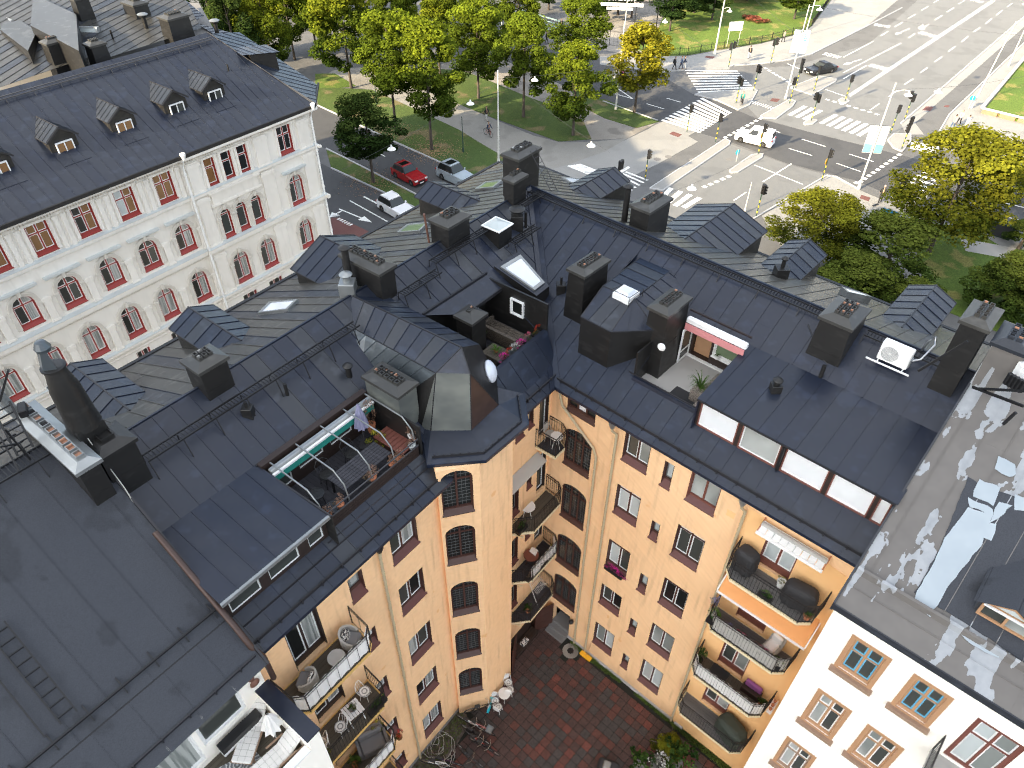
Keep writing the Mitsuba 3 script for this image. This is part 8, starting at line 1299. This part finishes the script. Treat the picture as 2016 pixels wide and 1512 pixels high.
# ------------------------------------------------------------------ the courtyard floor
gy = lambda x, y: FW.l(at(x, y))
for x, y, t, lb in ((1001, 1352, 150, 'the farther white metal chair of the pair nearest the tower corner'), (1004, 1366, 20, 'the nearer white metal chair of the pair nearest the tower corner'), (975, 1388, 160, 'white metal chair behind the round courtyard table, on its left'), (981, 1400, 30, 'white metal chair in front, left of the round courtyard table')): p = at(x, y); metal_chair(lb, FW, p[0], p[1], .03, t, 'plastic_white', True, 'garden_chair', 'chair', seat=.2)
p = at(993, 1378); round_table('round white table between the white courtyard chairs', FW, p[0], p[1], .03, .30, .7)
for x, y, h, c, ti, bk, lb in ((930, 1428, 118, 'frame_white', 12, None, 'white bicycle at the back of the row by the tower'), (945, 1436, 116, 'cloth_pink', 8, 'zinc', 'pink bicycle with a wire basket by the tower'), (938, 1450, 122, 'iron_black', 10, None, 'black bicycle behind the bright red one'), (945, 1462, 124, 'lamp_red', 14, None, 'bicycle with a red frame in the middle of the row'), (955, 1474, 118, 'iron_black', 8, None, 'black bicycle at the front right of the row'), (930, 1490, 130, 'steel_dark', 20, None, 'small dark bicycle near the lower edge of the row'), (880, 1500, 105, 'plum', 14, None, 'dark purple bicycle at the bottom edge left of the row'), (865, 1508, 100, 'frame_white', 8, None, 'white bicycle cut by the bottom edge')): p = at(x, y); bicycle(lb, p, h, c, ti, basket=bk)
p = at(948, 1398); bicycle('small bicycle leaning against the foot of the tower', p, 75, 'iron_black', 10); k = thing('toy_scooter', 'pale blue child scooter at the foot of the tower', 'scooter'); p = at(964, 1394); M = place(p[0], p[1], .03, 20); obj('deck', MB().box(-.06, .06, -.3, .25, .06, .09, M), 'sign_cyan', k); obj('stem', MB().tube([(0, .25, .08), (0, .2, .75)], .02, 6, M).tube([(-.18, .2, .75), (.18, .2, .75)], .015, 6, M), 'sign_cyan', k); obj('wheel', MB().lathe([(.07, -.02), (.07, .02)], 12, M @ np.array([[0, 0, 1, 0], [1, 0, 0, .3], [0, 1, 0, .08], [0, 0, 0, 1.0]])), 'tyre', k)
k = thing('broom', 'wide yellow broom leaning on the drainpipe of the right wall', 'broom'); p = at(1153, 1293); M = place(p[0], p[1], .03, 42); obj('head', MB().cbox(-.34, .34, -.12, .12, .0, .14, .02, M), 'broom_yellow', k); obj('handle', MB().tube([(0, 0, .12), (.06, .32, 1.25)], .016, 6, M), 'wood_tan', k)
k = thing('garden_hose', 'tangled pale yellow hose on the planting bed by the bicycles', 'hose'); r_ = np.random.default_rng(4); c = at(862, 1470); P = [c + [0, 0, .06]]
for i in range(70): a = i * .55 + r_.uniform(-.2, .2); rad = .38 + .3 * math.sin(i * .23); P.append(c + np.array([rad * math.cos(a) + .012 * (i - 30), rad * 1.2 * math.sin(a) - .01 * (i - 30), .05 + .22 * abs(math.sin(i * .7))]))
obj('hose', MB().tube(P, .012, 5), 'cloth_light', k)
slat_seat('dark wooden courtyard bench against the left wall under the corner balconies', FL, 7.6, -.45, .03, 180, 1.9, .5, 'wood_dark', .75, False, 'courtyard_bench', 'bench'); k = thing('cushion', 'pale patterned bundle lying on the dark courtyard bench', 'cushion'); obj('cushion', MB().cbox(7.3, 7.8, -.65, -.35, .37, .47, .04, FL.m), 'cloth_pattern', k)
tb = at(1313, 1478); tree('round_bush', 'round green bush in a bed on the courtyard paving, lower right', tb, 1.0, 1.15, 5, None, .05); plant('dark shrub with pale flower heads at the bottom right of the courtyard', FR, 5.4, -2.9, .02, 'dark', 1.4, 1.1, 'concrete_dark', .3, .1, name='courtyard_shrub', cat='shrub'); plant('dark green shrub below the lowest right balcony', FR, 6.6, -1.6, .02, 'dark', 1.8, 1.5, 'concrete_dark', .3, .1, name='courtyard_shrub', cat='shrub'); plant('shrub with white flower heads in the shade under the right balconies', FR, 6.0, -2.3, .02, 'white', .9, 1.0, 'concrete_dark', .3, .1, name='courtyard_shrub', cat='shrub')
k = thing('barbecue', 'dark covered barbecue at the bottom edge of the courtyard', 'cover'); p = at(1195, 1520); M = place(p[0], p[1], .03, 20); obj('cover', MB().cbox(-.5, .5, -.35, .35, 0, .7, .12, M), 'cloth_black', k); obj('lid', MB().cbox(-.25, .1, -.2, .2, .68, .78, .05, M), 'zinc', k)

# ------------------------------------------------------------------ unseen puffs added off view to keep the sun off the near roofs
def shade_cloud_bank():
    S = np.array(SUN); tv, nv = np.array([math.sin(SUN_AZ), math.cos(SUN_AZ)]) * -1, np.array([math.cos(SUN_AZ), -math.sin(SUN_AZ)])
    r = np.random.default_rng(5); V, Fc, n = [], [], 0; ico = trimesh.creation.icosphere(subdivisions=3)
    def puff(t, q, rad):
        nonlocal n
        g = tv * t + nv * q; c = np.array([*g, 0.0]) + S * (r.uniform(400, 430)); v = ico.vertices * rad * [1, 1, .55]; v = v * (1 + .35 * (meshkit.fbm(ico.vertices * 1.6 + r.uniform(0, 50, 3), 3, 2) - .5))[:, None]
        V.append(v + c); Fc.append(ico.faces + n); n += len(v)
    for t in np.arange(-62, 58, 11):
        for q in np.arange(-88, 20, 11): puff(t + r.uniform(-2, 2), q + r.uniform(-2, 2), r.uniform(11.5, 14))
    for t in np.arange(-62, 66, 7): puff(t, 20.5, 8.5)
    for q in np.arange(-88, 22, 7): puff(62.5, q, 8.5)
    return np.vstack(V), np.vstack(Fc)
mat('cloud_white', dict(type='principledthin', base_color=rgb((.9, .9, .92)), roughness=1.0, diff_trans=1.0, spec_trans=0.0))
obj('shade_cloud', shade_cloud_bank(), 'cloud_white', kind='structure', smooth=True)
if 'ground' not in scene: obj('ground', MB().box(-300,300,-300,300,-1,0), 'asphalt', kind='structure')
